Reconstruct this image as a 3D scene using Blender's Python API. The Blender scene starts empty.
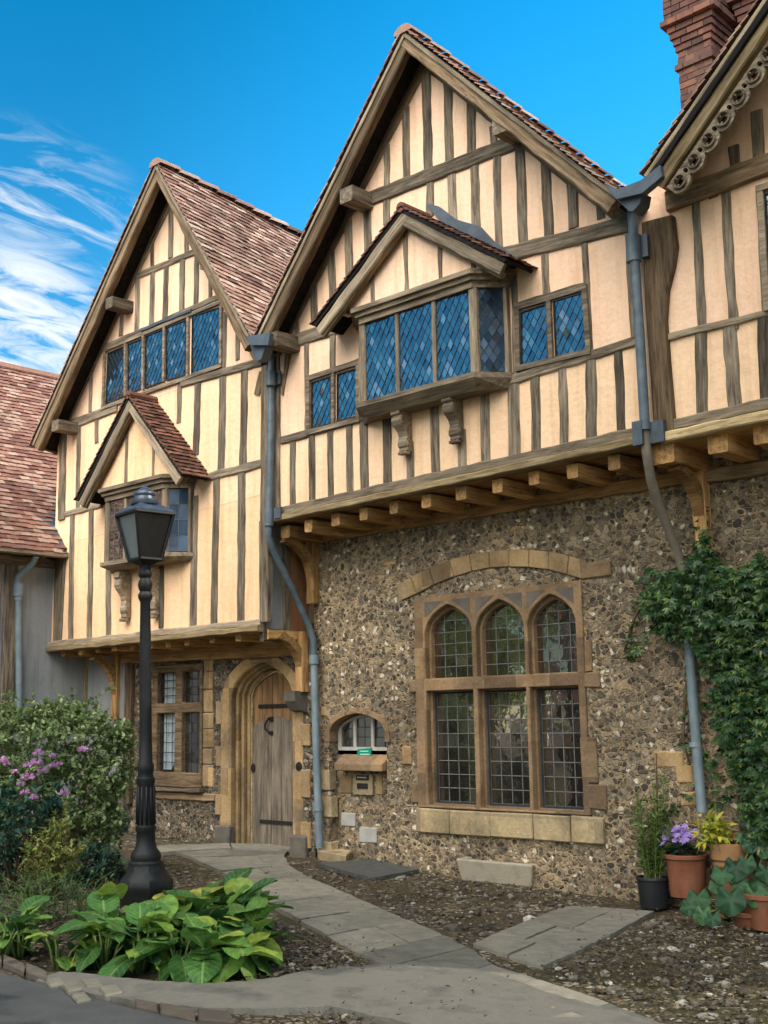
import bpy, bmesh, math, random
import numpy as np
from mathutils import Vector, Matrix, noise as mnoise
from mathutils.geometry import tessellate_polygon
random.seed(7); np.random.seed(7)
RND = random.Random(11)
scene = bpy.context.scene
COL = scene.collection
V = Vector
# ------------------------------------------------------------------ camera model (used to survey points of the place onto real planes)
FPX = 1200.0; CX, CY = 384.0, 512.0; CAMH = 1.6; CAMD = 10.06
_u = np.array([1284., -228., -FPX]); _u /= np.linalg.norm(_u)
_z = np.array([-109., -6930., FPX]); _z -= _u * (_u @ _z); _z /= np.linalg.norm(_z)
_y = np.cross(_z, _u)
RM = np.array([_u, _y, _z])
CAM = np.array([0., -CAMD, CAMH])
def ray(px, py): return RM @ np.array([px - CX, py - CY, FPX])
def F(px, py, yp=0.0):
    d = ray(px, py); t = (yp + CAMD) / d[1]; return V(d * t + CAM)
def FX(px, py, xp):
    d = ray(px, py); t = xp / d[0]; return V(d * t + CAM)
def zg(x, y): return -0.024 * (max(-30, min(10, x)) + 9.9)
def G(px, py):
    d = ray(px, py)
    t = (-0.024 * 9.9 - CAMH) / (d[2] + 0.024 * d[0]); return V(d * t + CAM)
J = -0.65          # plane of the jettied upper storeys
# ------------------------------------------------------------------ nodes
def new_mat(name):
    m = bpy.data.materials.new(name); m.use_nodes = True
    nt = m.node_tree; nt.nodes.clear()
    return m, nt
def N(nt, t, **kw):
    n = nt.nodes.new(t)
    for k, v in kw.items():
        if k.startswith('i_'):
            key = k[2:]
            key = int(key) if key.isdigit() else key.replace('_', ' ')
            n.inputs[key].default_value = v
        else: setattr(n, k, v)
    return n
def L(nt, a, ao, b, bi): nt.links.new(a.outputs[ao], b.inputs[bi])
def ramp(nt, stops, interp='LINEAR'):
    r = N(nt, 'ShaderNodeValToRGB'); cr = r.color_ramp; cr.interpolation = interp
    while len(cr.elements) < len(stops): cr.elements.new(0.5)
    for e, (p, c) in zip(cr.elements, stops):
        e.position = p; e.color = (c[0], c[1], c[2], 1)
    return r
def out(nt, sh, so='BSDF'):
    o = N(nt, 'ShaderNodeOutputMaterial'); L(nt, sh, so, o, 'Surface'); return o
def mix(nt, fac, a, b, blend='MIX'):
    n = N(nt, 'ShaderNodeMix', data_type='RGBA', blend_type=blend)
    for src, idx in ((fac, 0), (a, 6), (b, 7)):
        if isinstance(src, tuple) and hasattr(src[0], 'outputs'): L(nt, src[0], src[1], n, idx)
        elif idx == 0: n.inputs[0].default_value = src
        else: n.inputs[idx].default_value = (*src, 1)
    return (n, 2)
def coords(nt, scale, rnd=False, kind='Object'):
    tc = N(nt, 'ShaderNodeTexCoord'); mp = N(nt, 'ShaderNodeMapping')
    mp.inputs['Scale'].default_value = scale if isinstance(scale, tuple) else (scale,) * 3
    L(nt, tc, kind, mp, 'Vector')
    if rnd:
        oi = N(nt, 'ShaderNodeObjectInfo'); ma = N(nt, 'ShaderNodeMath', operation='MULTIPLY'); ma.inputs[1].default_value = 57.0
        L(nt, oi, 'Random', ma, 0); L(nt, ma, 0, mp, 'Location')
    return mp
def noise(nt, vec, scale=5, detail=5, rough=0.6, dist=0.0):
    n = N(nt, 'ShaderNodeTexNoise'); n.inputs['Scale'].default_value = scale; n.inputs['Detail'].default_value = detail
    n.inputs['Roughness'].default_value = rough; n.inputs['Distortion'].default_value = dist
    L(nt, vec, 0, n, 'Vector'); return n
def bump(nt, src, so, strength=0.4, dist=0.01, prev=None):
    b = N(nt, 'ShaderNodeBump'); b.inputs['Strength'].default_value = strength; b.inputs['Distance'].default_value = dist
    L(nt, src, so, b, 'Height')
    if prev: L(nt, prev, 'Normal', b, 'Normal')
    return b
def principled(nt, col, rough=0.8, bmp=None, spec=0.3, metal=0.0):
    p = N(nt, 'ShaderNodeBsdfPrincipled'); p.inputs['Roughness'].default_value = rough
    p.inputs['Specular IOR Level'].default_value = spec; p.inputs['Metallic'].default_value = metal
    if isinstance(col, tuple) and hasattr(col[0], 'outputs'): L(nt, col[0], col[1], p, 'Base Color')
    else: p.inputs['Base Color'].default_value = (*col, 1)
    if bmp: L(nt, bmp, 'Normal', p, 'Normal')
    out(nt, p); return p
M = {}
def mottled(name, c1, c2, scale=4, rough=0.85, bstr=0.3, bdist=0.01, spec=0.2, metal=0, c3=None, detail=8, rnd=True, fine=None):
    m, nt = new_mat(name); mp = coords(nt, 1.0, rnd)
    n = noise(nt, mp, scale, detail, 0.65)
    st = [(0.3, c1), (0.7, c2)] if c3 is None else [(0.25, c1), (0.5, c2), (0.75, c3)]
    r = ramp(nt, st); L(nt, n, 'Fac', r, 'Fac')
    n2 = noise(nt, mp, fine or scale * 9, 6, 0.7)
    b = bump(nt, n2, 'Fac', bstr, bdist)
    principled(nt, (r, 'Color'), rough, b, spec, metal); M[name] = m; return m
def timber(name, dark, mid, light, gs=1.0, rough=0.85):
    m, nt = new_mat(name); mp = coords(nt, (2.2 * gs, 26 * gs, 26 * gs), True)
    n = noise(nt, mp, 1.0, 8, 0.7, 0.3)
    r = ramp(nt, [(0.32, dark), (0.5, mid), (0.72, light)]); L(nt, n, 'Fac', r, 'Fac')
    mp2 = coords(nt, (1.2, 3, 3), True); n2 = noise(nt, mp2, 1.5, 4, 0.6)
    r2 = ramp(nt, [(0.3, (0.62, 0.6, 0.6)), (0.7, (1.25, 1.2, 1.12))]); L(nt, n2, 'Fac', r2, 'Fac')
    c = mix(nt, 0.85, (r, 'Color'), (r2, 'Color'), 'MULTIPLY')
    mp3 = coords(nt, (1.1, 34, 34), True); n3 = noise(nt, mp3, 1.0, 4, .5, .15); rk = ramp(nt, [(.485, (1, 1, 1)), (.5, (.22, .2, .18)), (.515, (1, 1, 1))]); L(nt, n3, 'Fac', rk, 'Fac')
    mp4 = coords(nt, (1.5, 4, 4), True); n4 = noise(nt, mp4, 2.0, 3, .5); rk4 = ramp(nt, [(.48, (0, 0, 0)), (.58, (1, 1, 1))]); L(nt, n4, 'Fac', rk4, 'Fac'); ck = mix(nt, (rk4, 'Color'), (1., 1., 1.), (rk, 'Color')); c = mix(nt, 1.0, c, ck, 'MULTIPLY')
    oi = N(nt, 'ShaderNodeObjectInfo'); hv = N(nt, 'ShaderNodeHueSaturation')
    mr = N(nt, 'ShaderNodeMapRange'); mr.inputs['To Min'].default_value = 0.62; mr.inputs['To Max'].default_value = 1.32
    L(nt, oi, 'Random', mr, 'Value'); L(nt, mr, 0, hv, 'Value'); L(nt, c[0], 2, hv, 'Color')
    b = bump(nt, n, 'Fac', 0.7, 0.012)
    principled(nt, (hv, 'Color'), rough, b, 0.15); M[name] = m; return m
timber('weathered_timber', (0.05, 0.04, 0.029), (0.17, 0.137, 0.098), (0.33, 0.28, 0.21))
timber('silver_timber', (0.10, 0.08, 0.055), (0.25, 0.20, 0.14), (0.40, 0.33, 0.24))
timber('brown_timber', (0.06, 0.041, 0.024), (0.175, 0.122, 0.072), (0.30, 0.225, 0.145))
timber('oak', (0.18, 0.095, 0.036), (0.42, 0.245, 0.10), (0.58, 0.37, 0.17))
timber('buff_board', (0.17, 0.12, 0.06), (0.36, 0.27, 0.145), (0.50, 0.40, 0.24))
timber('door_grey', (0.075, 0.065, 0.053), (0.19, 0.16, 0.125), (0.33, 0.275, 0.205), 0.8)
timber('door_new', (0.22, 0.125, 0.055), (0.35, 0.21, 0.10), (0.45, 0.29, 0.15), 0.8)
timber('shadow_black_board', (0.006, 0.006, 0.006), (0.016, 0.014, 0.012), (0.03, 0.026, 0.02))  # near-black: shadow under the roof edges painted into the boards

def plaster(name, a, b, stain):
    m, nt = new_mat(name); mp = coords(nt, 1.0)
    n = noise(nt, mp, 0.8, 6, 0.6, 0.5); r = ramp(nt, [(0.3, a), (0.7, b)]); L(nt, n, 'Fac', r, 'Fac')
    mps = coords(nt, (8, 8, 0.55)); ns = noise(nt, mps, 1.2, 7, 0.72)
    rs = ramp(nt, [(0.48, (0, 0, 0)), (0.74, (0.75, 0.75, 0.75))]); L(nt, ns, 'Fac', rs, 'Fac')
    c = mix(nt, (rs, 'Color'), (r, 'Color'), stain)
    nf = noise(nt, mp, 30, 5, 0.6); rf = ramp(nt, [(0.3, (0.93, 0.92, 0.9)), (0.7, (1.04, 1.03, 1.02))]); L(nt, nf, 'Fac', rf, 'Fac')
    c2 = mix(nt, 0.8, c, (rf, 'Color'), 'MULTIPLY')
    wv = noise(nt, mp, 3.2, 6, .75, 1.2); rk = ramp(nt, [(.493, (1, 1, 1)), (.5, (.70, .66, .62)), (.507, (1, 1, 1))]); L(nt, wv, 'Fac', rk, 'Fac'); c2 = mix(nt, .55, c2, (rk, 'Color'), 'MULTIPLY')
    nb = noise(nt, mp, 7, 6, 0.6); bb = bump(nt, nb, 'Fac', 0.5, 0.03)
    principled(nt, c2, 0.9, bb, 0.1); M[name] = m
plaster('pink_plaster', (0.79, 0.52, 0.345), (0.85, 0.59, 0.41), (0.60, 0.37, 0.21))
plaster('ochre_plaster', (0.77, 0.50, 0.285), (0.82, 0.55, 0.33), (0.56, 0.34, 0.16))
plaster('shaded_grey_plaster', (0.23, 0.24, 0.245), (0.32, 0.325, 0.325), (0.15, 0.155, 0.15))  # grey base darkened to carry the shade on these walls
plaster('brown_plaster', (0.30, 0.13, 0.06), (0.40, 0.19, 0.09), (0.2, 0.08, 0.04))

def flint(name, sc, palette, mortar, mw=0.09):
    m, nt = new_mat(name); mp = coords(nt, (1, 1, 1.18))
    def dist(src, s_, amt, det=3):
        nd = noise(nt, src, s_, det, 0.55); add = N(nt, 'ShaderNodeMix', data_type='RGBA', blend_type='LINEAR_LIGHT'); add.inputs[0].default_value = amt
        L(nt, src, 0 if src.bl_idname != 'ShaderNodeMix' else 2, add, 6); L(nt, nd, 'Color', add, 7); return add
    add = dist(dist(mp, 2.2, .10, 2), 11, 0.042, 5)
    v1 = N(nt, 'ShaderNodeTexVoronoi', feature='F1'); v2 = N(nt, 'ShaderNodeTexVoronoi', feature='DISTANCE_TO_EDGE')
    for v in (v1, v2):
        v.inputs['Scale'].default_value = sc; v.inputs['Randomness'].default_value = 1.0; L(nt, add, 2, v, 'Vector')
    sep = N(nt, 'ShaderNodeSeparateColor'); L(nt, v1, 'Color', sep, 0)
    rc = ramp(nt, palette, 'CONSTANT'); L(nt, sep, 'Red', rc, 'Fac')
    nv = noise(nt, mp, 42, 5, 0.7); rv = ramp(nt, [(0.3, (0.5, 0.5, 0.5)), (0.7, (1.5, 1.45, 1.4))]); L(nt, nv, 'Fac', rv, 'Fac')
    stone = mix(nt, 1.0, (rc, 'Color'), (rv, 'Color'), 'MULTIPLY')
    # pale rind round the dark heart of a broken flint
    rr = N(nt, 'ShaderNodeMapRange', interpolation_type='SMOOTHSTEP'); L(nt, v1, 'Distance', rr, 'Value'); rr.inputs['From Min'].default_value = .30; rr.inputs['From Max'].default_value = .46
    rk = ramp(nt, [(.45, (0, 0, 0)), (.5, (.55, .55, .55))]); L(nt, sep, 'Blue', rk, 'Fac'); rmul = N(nt, 'ShaderNodeMath', operation='MULTIPLY'); L(nt, rr, 0, rmul, 0); L(nt, rk, 'Color', rmul, 1)
    stone = mix(nt, (rmul, 0), stone, (.33, .27, .19))
    nm = noise(nt, mp, 26, 7, 0.72); rm = ramp(nt, [(0.3, mortar[0]), (0.7, mortar[1])]); L(nt, nm, 'Fac', rm, 'Fac')
    th = N(nt, 'ShaderNodeMapRange'); th.inputs['To Min'].default_value = mw * 0.3; th.inputs['To Max'].default_value = mw * 2.2; L(nt, sep, 'Green', th, 'Value')
    e = N(nt, 'ShaderNodeMapRange', interpolation_type='SMOOTHSTEP'); L(nt, v2, 'Distance', e, 'Value'); L(nt, th, 0, e, 'From Max'); e.inputs['From Min'].default_value = 0.02
    # nodules: each stone is also kept inside a radius of its own
    ra = N(nt, 'ShaderNodeMapRange'); ra.inputs['To Min'].default_value = .42; ra.inputs['To Max'].default_value = 1.25; L(nt, sep, 'Blue', ra, 'Value')
    ra2 = N(nt, 'ShaderNodeMath', operation='SUBTRACT'); L(nt, ra, 0, ra2, 0); ra2.inputs[1].default_value = .12
    cr = N(nt, 'ShaderNodeMapRange', interpolation_type='SMOOTHSTEP'); L(nt, v1, 'Distance', cr, 'Value'); L(nt, ra2, 0, cr, 'From Min'); L(nt, ra, 0, cr, 'From Max'); cr.inputs['To Min'].default_value = 1; cr.inputs['To Max'].default_value = 0
    cmp_ = N(nt, 'ShaderNodeMath', operation='MULTIPLY'); L(nt, e, 0, cmp_, 0); L(nt, cr, 0, cmp_, 1)
    c = mix(nt, (cmp_, 0), (rm, 'Color'), stone)
    # small chips and gallets pressed into the mortar
    v3 = N(nt, 'ShaderNodeTexVoronoi', feature='F1'); v3.inputs['Scale'].default_value = sc * 2.9; L(nt, add, 2, v3, 'Vector'); s3 = N(nt, 'ShaderNodeSeparateColor'); L(nt, v3, 'Color', s3, 0)
    k3 = ramp(nt, [(.55, (0, 0, 0)), (.58, (1, 1, 1))]); L(nt, s3, 'Red', k3, 'Fac'); d3 = ramp(nt, [(.30, (1, 1, 1)), (.42, (0, 0, 0))]); L(nt, v3, 'Distance', d3, 'Fac')
    m3 = N(nt, 'ShaderNodeMath', operation='MULTIPLY'); L(nt, k3, 'Color', m3, 0); L(nt, d3, 'Color', m3, 1); inv = N(nt, 'ShaderNodeMath', operation='SUBTRACT'); inv.inputs[0].default_value = 1; L(nt, cmp_, 0, inv, 1); m4 = N(nt, 'ShaderNodeMath', operation='MULTIPLY'); L(nt, m3, 0, m4, 0); L(nt, inv, 0, m4, 1)
    rc3 = ramp(nt, [(0, (.05, .045, .04)), (.4, (.14, .11, .075)), (.7, (.5, .44, .35)), (1, (.07, .06, .05))], 'CONSTANT'); L(nt, s3, 'Green', rc3, 'Fac'); c = mix(nt, (m4, 0), c, (rc3, 'Color'))
    ns = noise(nt, mp, 0.5, 7, 0.65, .4); rs = ramp(nt, [(0.32, (0.50, 0.48, 0.45)), (0.5, (.95, .93, .89)), (0.66, (1.35, 1.29, 1.17))]); L(nt, ns, 'Fac', rs, 'Fac')
    c2 = mix(nt, 0.95, c, (rs, 'Color'), 'MULTIPLY')
    h2 = N(nt, 'ShaderNodeMath', operation='MULTIPLY_ADD'); L(nt, nv, 'Fac', h2, 0); h2.inputs[1].default_value = 0.25; L(nt, cmp_, 0, h2, 2)
    b = bump(nt, h2, 0, 1.0, 0.03); b2 = bump(nt, nm, 'Fac', .5, .01, b)
    principled(nt, c2, 0.75, b2, 0.3); M[name] = m
PAL = [(0, (0.05, 0.045, 0.04)), (0.14, (0.085, 0.073, 0.058)), (0.32, (0.155, 0.118, 0.078)), (0.54, (0.235, 0.178, 0.112)), (0.68, (0.075, 0.066, 0.056)), (0.78, (0.32, 0.26, 0.18)), (0.92, (0.62, 0.56, 0.46))]
flint('flint_wall', 17, PAL, ((0.22, 0.155, 0.085), (0.46, 0.345, 0.205)), .09)
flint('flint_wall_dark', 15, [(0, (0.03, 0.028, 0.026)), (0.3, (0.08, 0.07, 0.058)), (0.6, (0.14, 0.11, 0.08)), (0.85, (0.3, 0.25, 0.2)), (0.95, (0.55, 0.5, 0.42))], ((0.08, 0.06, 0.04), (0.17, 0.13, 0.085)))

def dressed(name, c1, c2, c3, block=.34, grime=(.07, .055, .04)):
    m, nt = new_mat(name); mp = coords(nt, 1.0); n = noise(nt, mp, 3.2, 8, .68); r = ramp(nt, [(.28, c1), (.5, c2), (.74, c3)]); L(nt, n, 'Fac', r, 'Fac')
    sx = N(nt, 'ShaderNodeSeparateXYZ'); L(nt, mp, 0, sx, 0)
    fl_ = []
    for ax, sz in (('X', block * 1.25), ('Z', block)):
        d = N(nt, 'ShaderNodeMath', operation='DIVIDE'); L(nt, sx, ax, d, 0); d.inputs[1].default_value = sz; f = N(nt, 'ShaderNodeMath', operation='FLOOR'); L(nt, d, 0, f, 0); fl_.append((d, f))
    cb = N(nt, 'ShaderNodeCombineXYZ'); L(nt, fl_[0][1], 0, cb, 'X'); L(nt, fl_[1][1], 0, cb, 'Z'); wn = N(nt, 'ShaderNodeTexWhiteNoise'); L(nt, cb, 0, wn, 'Vector')
    g = N(nt, 'ShaderNodeNewGeometry'); ad = N(nt, 'ShaderNodeMath', operation='ADD'); L(nt, wn, 'Value', ad, 0); L(nt, g, 'Random Per Island', ad, 1); fr = N(nt, 'ShaderNodeMath', operation='FRACT'); L(nt, ad, 0, fr, 0)
    rb = ramp(nt, [(0, (.62, .60, .60)), (.5, (1.0, .98, .95)), (1, (1.25, 1.18, 1.05))]); L(nt, fr, 0, rb, 'Fac'); c = mix(nt, 1.0, (r, 'Color'), (rb, 'Color'), 'MULTIPLY')
    n2 = noise(nt, mp, 1.1, 8, .7, .4); r2 = ramp(nt, [(.47, (0, 0, 0)), (.72, (.85, .85, .85))]); L(nt, n2, 'Fac', r2, 'Fac'); c = mix(nt, (r2, 'Color'), c, grime)
    n3 = noise(nt, mp, 34, 6, .7); r3 = ramp(nt, [(.3, (.75, .75, .75)), (.7, (1.2, 1.18, 1.15))]); L(nt, n3, 'Fac', r3, 'Fac'); c = mix(nt, 1.0, c, (r3, 'Color'), 'MULTIPLY')
    b = bump(nt, n3, 'Fac', .6, .012); principled(nt, c, .92, b, .12); M[name] = m
mottled('gold_stone_', (0.30, 0.17, 0.07), (0.46, 0.29, 0.14), 3.5, 0.9, 0.5, 0.012, c3=(0.40, 0.28, 0.16))
dressed('orange_stone', (0.17, 0.11, 0.062), (0.27, 0.18, 0.105), (0.28, 0.215, 0.14)); dressed('gold_stone', (0.27, 0.175, 0.085), (0.38, 0.265, 0.14), (0.38, 0.295, 0.19))
dressed('pale_stone', (0.28, 0.22, 0.13), (0.42, 0.33, 0.20), (0.37, 0.30, 0.20), .6, (.10, .085, .06))
mottled('white_stone', (0.30, 0.285, 0.25), (0.44, 0.42, 0.38), 5, 0.85, 0.4, 0.008)
mottled('trough_stone', (0.15, 0.125, 0.09), (0.36, 0.31, 0.225), 4, 0.9, 0.6, 0.012, c3=(0.28, 0.24, 0.175))
mottled('dark_stone', (0.08, 0.07, 0.06), (0.17, 0.145, 0.115), 4, 0.9, 0.6, 0.012)
mottled('lead', (0.045, 0.057, 0.07), (0.10, 0.12, 0.14), 4, 0.55, 0.3, 0.01, spec=0.4, metal=0.3)
mottled('pipe_blue', (0.11, 0.15, 0.17), (0.22, 0.27, 0.29), 5, 0.5, 0.15, 0.004, spec=0.4)
mottled('pipe_dark', (0.05, 0.07, 0.085), (0.12, 0.155, 0.18), 7, 0.5, 0.4, 0.006, spec=0.4)
mottled('pipe_brown', (0.13, 0.11, 0.085), (0.25, 0.21, 0.16), 6, 0.6, 0.4, 0.006)
mottled('lamp_black', (0.007, 0.008, 0.009), (0.02, 0.019, 0.018), 14, 0.5, 0.45, 0.006, spec=0.3)
mottled('lamp_cap', (0.02, 0.03, 0.045), (0.05, 0.07, 0.10), 10, 0.35, 0.3, 0.004, spec=0.6)
mottled('iron', (0.012, 0.011, 0.010), (0.03, 0.027, 0.024), 20, 0.55, 0.4, 0.004)
mottled('white_frame', (0.30, 0.28, 0.25), (0.50, 0.46, 0.40), 9, 0.7, 0.4, 0.006)
mottled('black_plastic', (0.012, 0.013, 0.014), (0.02, 0.021, 0.022), 6, 0.45, 0.1, 0.002)
mottled('terracotta', (0.13, 0.045, 0.023), (0.20, 0.073, 0.038), 6, 0.85, 0.3, 0.006, c3=(0.21, 0.105, 0.06))
mottled('buff_terracotta', (0.21, 0.105, 0.045), (0.29, 0.155, 0.07), 5, 0.85, 0.3, 0.006)
mottled('soil', (0.025, 0.016, 0.01), (0.06, 0.04, 0.025), 20, 0.95, 0.8, 0.02)
mottled('sign_green', (0.005, 0.22, 0.14), (0.01, 0.27, 0.17), 5, 0.4, 0.05, 0.002)
mottled('sign_white', (0.5, 0.75, 0.6), (0.6, 0.8, 0.7), 5, 0.5, 0.05, 0.002)
mottled('curtain', (0.55, 0.58, 0.6), (0.7, 0.72, 0.74), 5, 0.9, 0.1, 0.004)
mottled('stem_brown', (0.06, 0.035, 0.02), (0.14, 0.09, 0.05), 9, 0.9, 0.4, 0.006)
mottled('stem_green', (0.09, 0.14, 0.03), (0.16, 0.2, 0.06), 9, 0.8, 0.2, 0.004)
mottled('bark', (0.05, 0.04, 0.03), (0.13, 0.1, 0.075), 5, 0.95, 0.8, 0.03)
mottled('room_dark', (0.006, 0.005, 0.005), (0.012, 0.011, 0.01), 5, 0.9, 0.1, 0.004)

def by_island(name, stops, rough=0.85, interp='LINEAR', nscale=18, bstr=0.4, spec=0.2, mossy=None):
    m, nt = new_mat(name); g = N(nt, 'ShaderNodeNewGeometry'); r = ramp(nt, stops, interp); L(nt, g, 'Random Per Island', r, 'Fac')
    mp = coords(nt, 1.0); n = noise(nt, mp, nscale, 5, 0.65); r2 = ramp(nt, [(0.3, (0.72, 0.72, 0.72)), (0.7, (1.22, 1.2, 1.16))]); L(nt, n, 'Fac', r2, 'Fac')
    c = mix(nt, 1.0, (r, 'Color'), (r2, 'Color'), 'MULTIPLY')
    if mossy:
        n3 = noise(nt, mp, 0.9, 6, 0.7); r3 = ramp(nt, [(0.5, (0, 0, 0)), (0.75, (0.7, 0.7, 0.7))]); L(nt, n3, 'Fac', r3, 'Fac')
        c = mix(nt, (r3, 'Color'), c, mossy)
    b = bump(nt, n, 'Fac', bstr, 0.01)
    principled(nt, c, rough, b, spec); M[name] = m
by_island('roof_tiles', [(0, (0.10, 0.055, 0.042)), (0.2, (0.18, 0.098, 0.075)), (0.5, (0.27, 0.155, 0.115)), (0.72, (0.32, 0.20, 0.15)), (0.9, (0.44, 0.33, 0.26)), (1, (0.17, 0.09, 0.065))], mossy=(.14, .11, .075))
by_island('wing_tiles', [(0, (0.12, 0.058, 0.045)), (0.3, (0.19, 0.09, 0.068)), (0.6, (0.26, 0.135, 0.10)), (0.85, (0.36, 0.25, 0.19)), (1, (0.19, 0.095, 0.075))], mossy=(.13, .10, .07))
by_island('dark_tiles', [(0, (0.05, 0.026, 0.02)), (0.5, (0.12, 0.055, 0.038)), (1, (0.20, 0.10, 0.065))], mossy=(0.05, 0.045, 0.03))
by_island('red_brick', [(0, (0.06, 0.035, 0.03)), (0.3, (0.115, 0.05, 0.038)), (0.6, (0.10, 0.05, 0.042)), (0.88, (0.20, 0.09, 0.058)), (1, (0.045, 0.036, 0.034))], nscale=9, mossy=(0.10, 0.075, 0.055))
by_island('flagstone', [(0, (0.07, 0.071, 0.064)), (0.3, (0.165, 0.154, 0.12)), (0.7, (0.235, 0.215, 0.165)), (1, (0.18, 0.167, 0.134))], 0.8, nscale=9, mossy=(0.065, 0.062, 0.042), bstr=0.9)
by_island('pebbles', [(0, (0.05, 0.04, 0.03)), (0.4, (0.075, 0.064, 0.05)), (0.78, (0.13, 0.115, 0.09)), (0.93, (0.22, 0.2, 0.165)), (1, (0.42, 0.39, 0.34))], 0.8)
by_island('litter', [(0, (0.045, 0.028, 0.014)), (0.5, (0.09, 0.065, 0.032)), (0.85, (0.14, 0.11, 0.055)), (1, (0.27, 0.22, 0.14))], 0.9)
by_island('kerb_stone', [(0, (0.07, 0.06, 0.048)), (0.5, (0.12, 0.095, 0.072)), (1, (0.10, 0.094, 0.08))], 0.85, nscale=9)

def leafmat(name, stops, trans=0.35, rough=0.5, veins=None, spec=0.35):
    m, nt = new_mat(name); g = N(nt, 'ShaderNodeNewGeometry'); r = ramp(nt, stops); L(nt, g, 'Random Per Island', r, 'Fac')
    c = (r, 'Color')
    if veins:
        mp = coords(nt, 1.0); n = noise(nt, mp, veins, 4, 0.7); r2 = ramp(nt, [(0.35, (0.6, 0.62, 0.6)), (0.65, (1.3, 1.28, 1.2))]); L(nt, n, 'Fac', r2, 'Fac')
        c = mix(nt, 1.0, c, (r2, 'Color'), 'MULTIPLY')
    p = N(nt, 'ShaderNodeBsdfPrincipled'); p.inputs['Roughness'].default_value = rough; p.inputs['Specular IOR Level'].default_value = spec
    t = N(nt, 'ShaderNodeBsdfTranslucent'); ms = N(nt, 'ShaderNodeMixShader'); ms.inputs[0].default_value = trans
    L(nt, c[0], c[1], p, 'Base Color'); L(nt, c[0], c[1], t, 'Color'); L(nt, p, 0, ms, 1); L(nt, t, 0, ms, 2); out(nt, ms, 0); M[name] = m
leafmat('leaf_shrub', [(0, (0.07, 0.12, 0.035)), (0.4, (0.17, 0.245, 0.08)), (0.8, (0.30, 0.38, 0.15)), (1, (0.42, 0.46, 0.24))])
leafmat('leaf_gold', [(0, (0.10, 0.13, 0.03)), (0.5, (0.24, 0.27, 0.06)), (1, (0.46, 0.44, 0.14))])
leafmat('leaf_teal', [(0, (0.015, 0.05, 0.035)), (0.6, (0.03, 0.085, 0.055)), (1, (0.06, 0.13, 0.07))])
leafmat('leaf_herb', [(0, (0.04, 0.09, 0.03)), (0.6, (0.09, 0.17, 0.05)), (1, (0.18, 0.27, 0.09))])
leafmat('leaf_broad', [(0, (0.035, 0.10, 0.03)), (0.4, (0.055, 0.15, 0.03)), (0.7, (0.13, 0.25, 0.04)), (0.93, (0.27, 0.35, 0.055)), (1, (0.40, 0.36, 0.06))], 0.3, 0.5, 14, 0.3)
leafmat('leaf_vine', [(0, (0.008, 0.03, 0.012)), (0.45, (0.022, 0.065, 0.018)), (0.8, (0.055, 0.12, 0.025)), (0.95, (0.12, 0.19, 0.04)), (1, (0.25, 0.22, 0.06))], 0.25, 0.4)
leafmat('leaf_yellow', [(0, (0.20, 0.26, 0.03)), (0.5, (0.42, 0.44, 0.06)), (1, (0.65, 0.5, 0.05))])
leafmat('leaf_round', [(0, (0.016, 0.06, 0.022)), (0.6, (0.028, 0.095, 0.032)), (1, (0.06, 0.14, 0.05))], 0.3, 0.5, 10)
leafmat('leaf_feather', [(0, (0.05, 0.10, 0.02)), (0.5, (0.10, 0.18, 0.04)), (1, (0.20, 0.27, 0.07))])
leafmat('leaf_tree', [(0, (0.06, 0.11, 0.02)), (0.5, (0.16, 0.23, 0.035)), (1, (0.32, 0.36, 0.06))], 0.45)
leafmat('petal_pink', [(0, (0.42, 0.16, 0.40)), (0.6, (0.58, 0.28, 0.55)), (1, (0.75, 0.48, 0.70))], 0.3, 0.6)
leafmat('petal_lilac', [(0, (0.20, 0.12, 0.42)), (0.6, (0.33, 0.22, 0.55)), (1, (0.5, 0.38, 0.66))], 0.3, 0.6)

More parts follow.
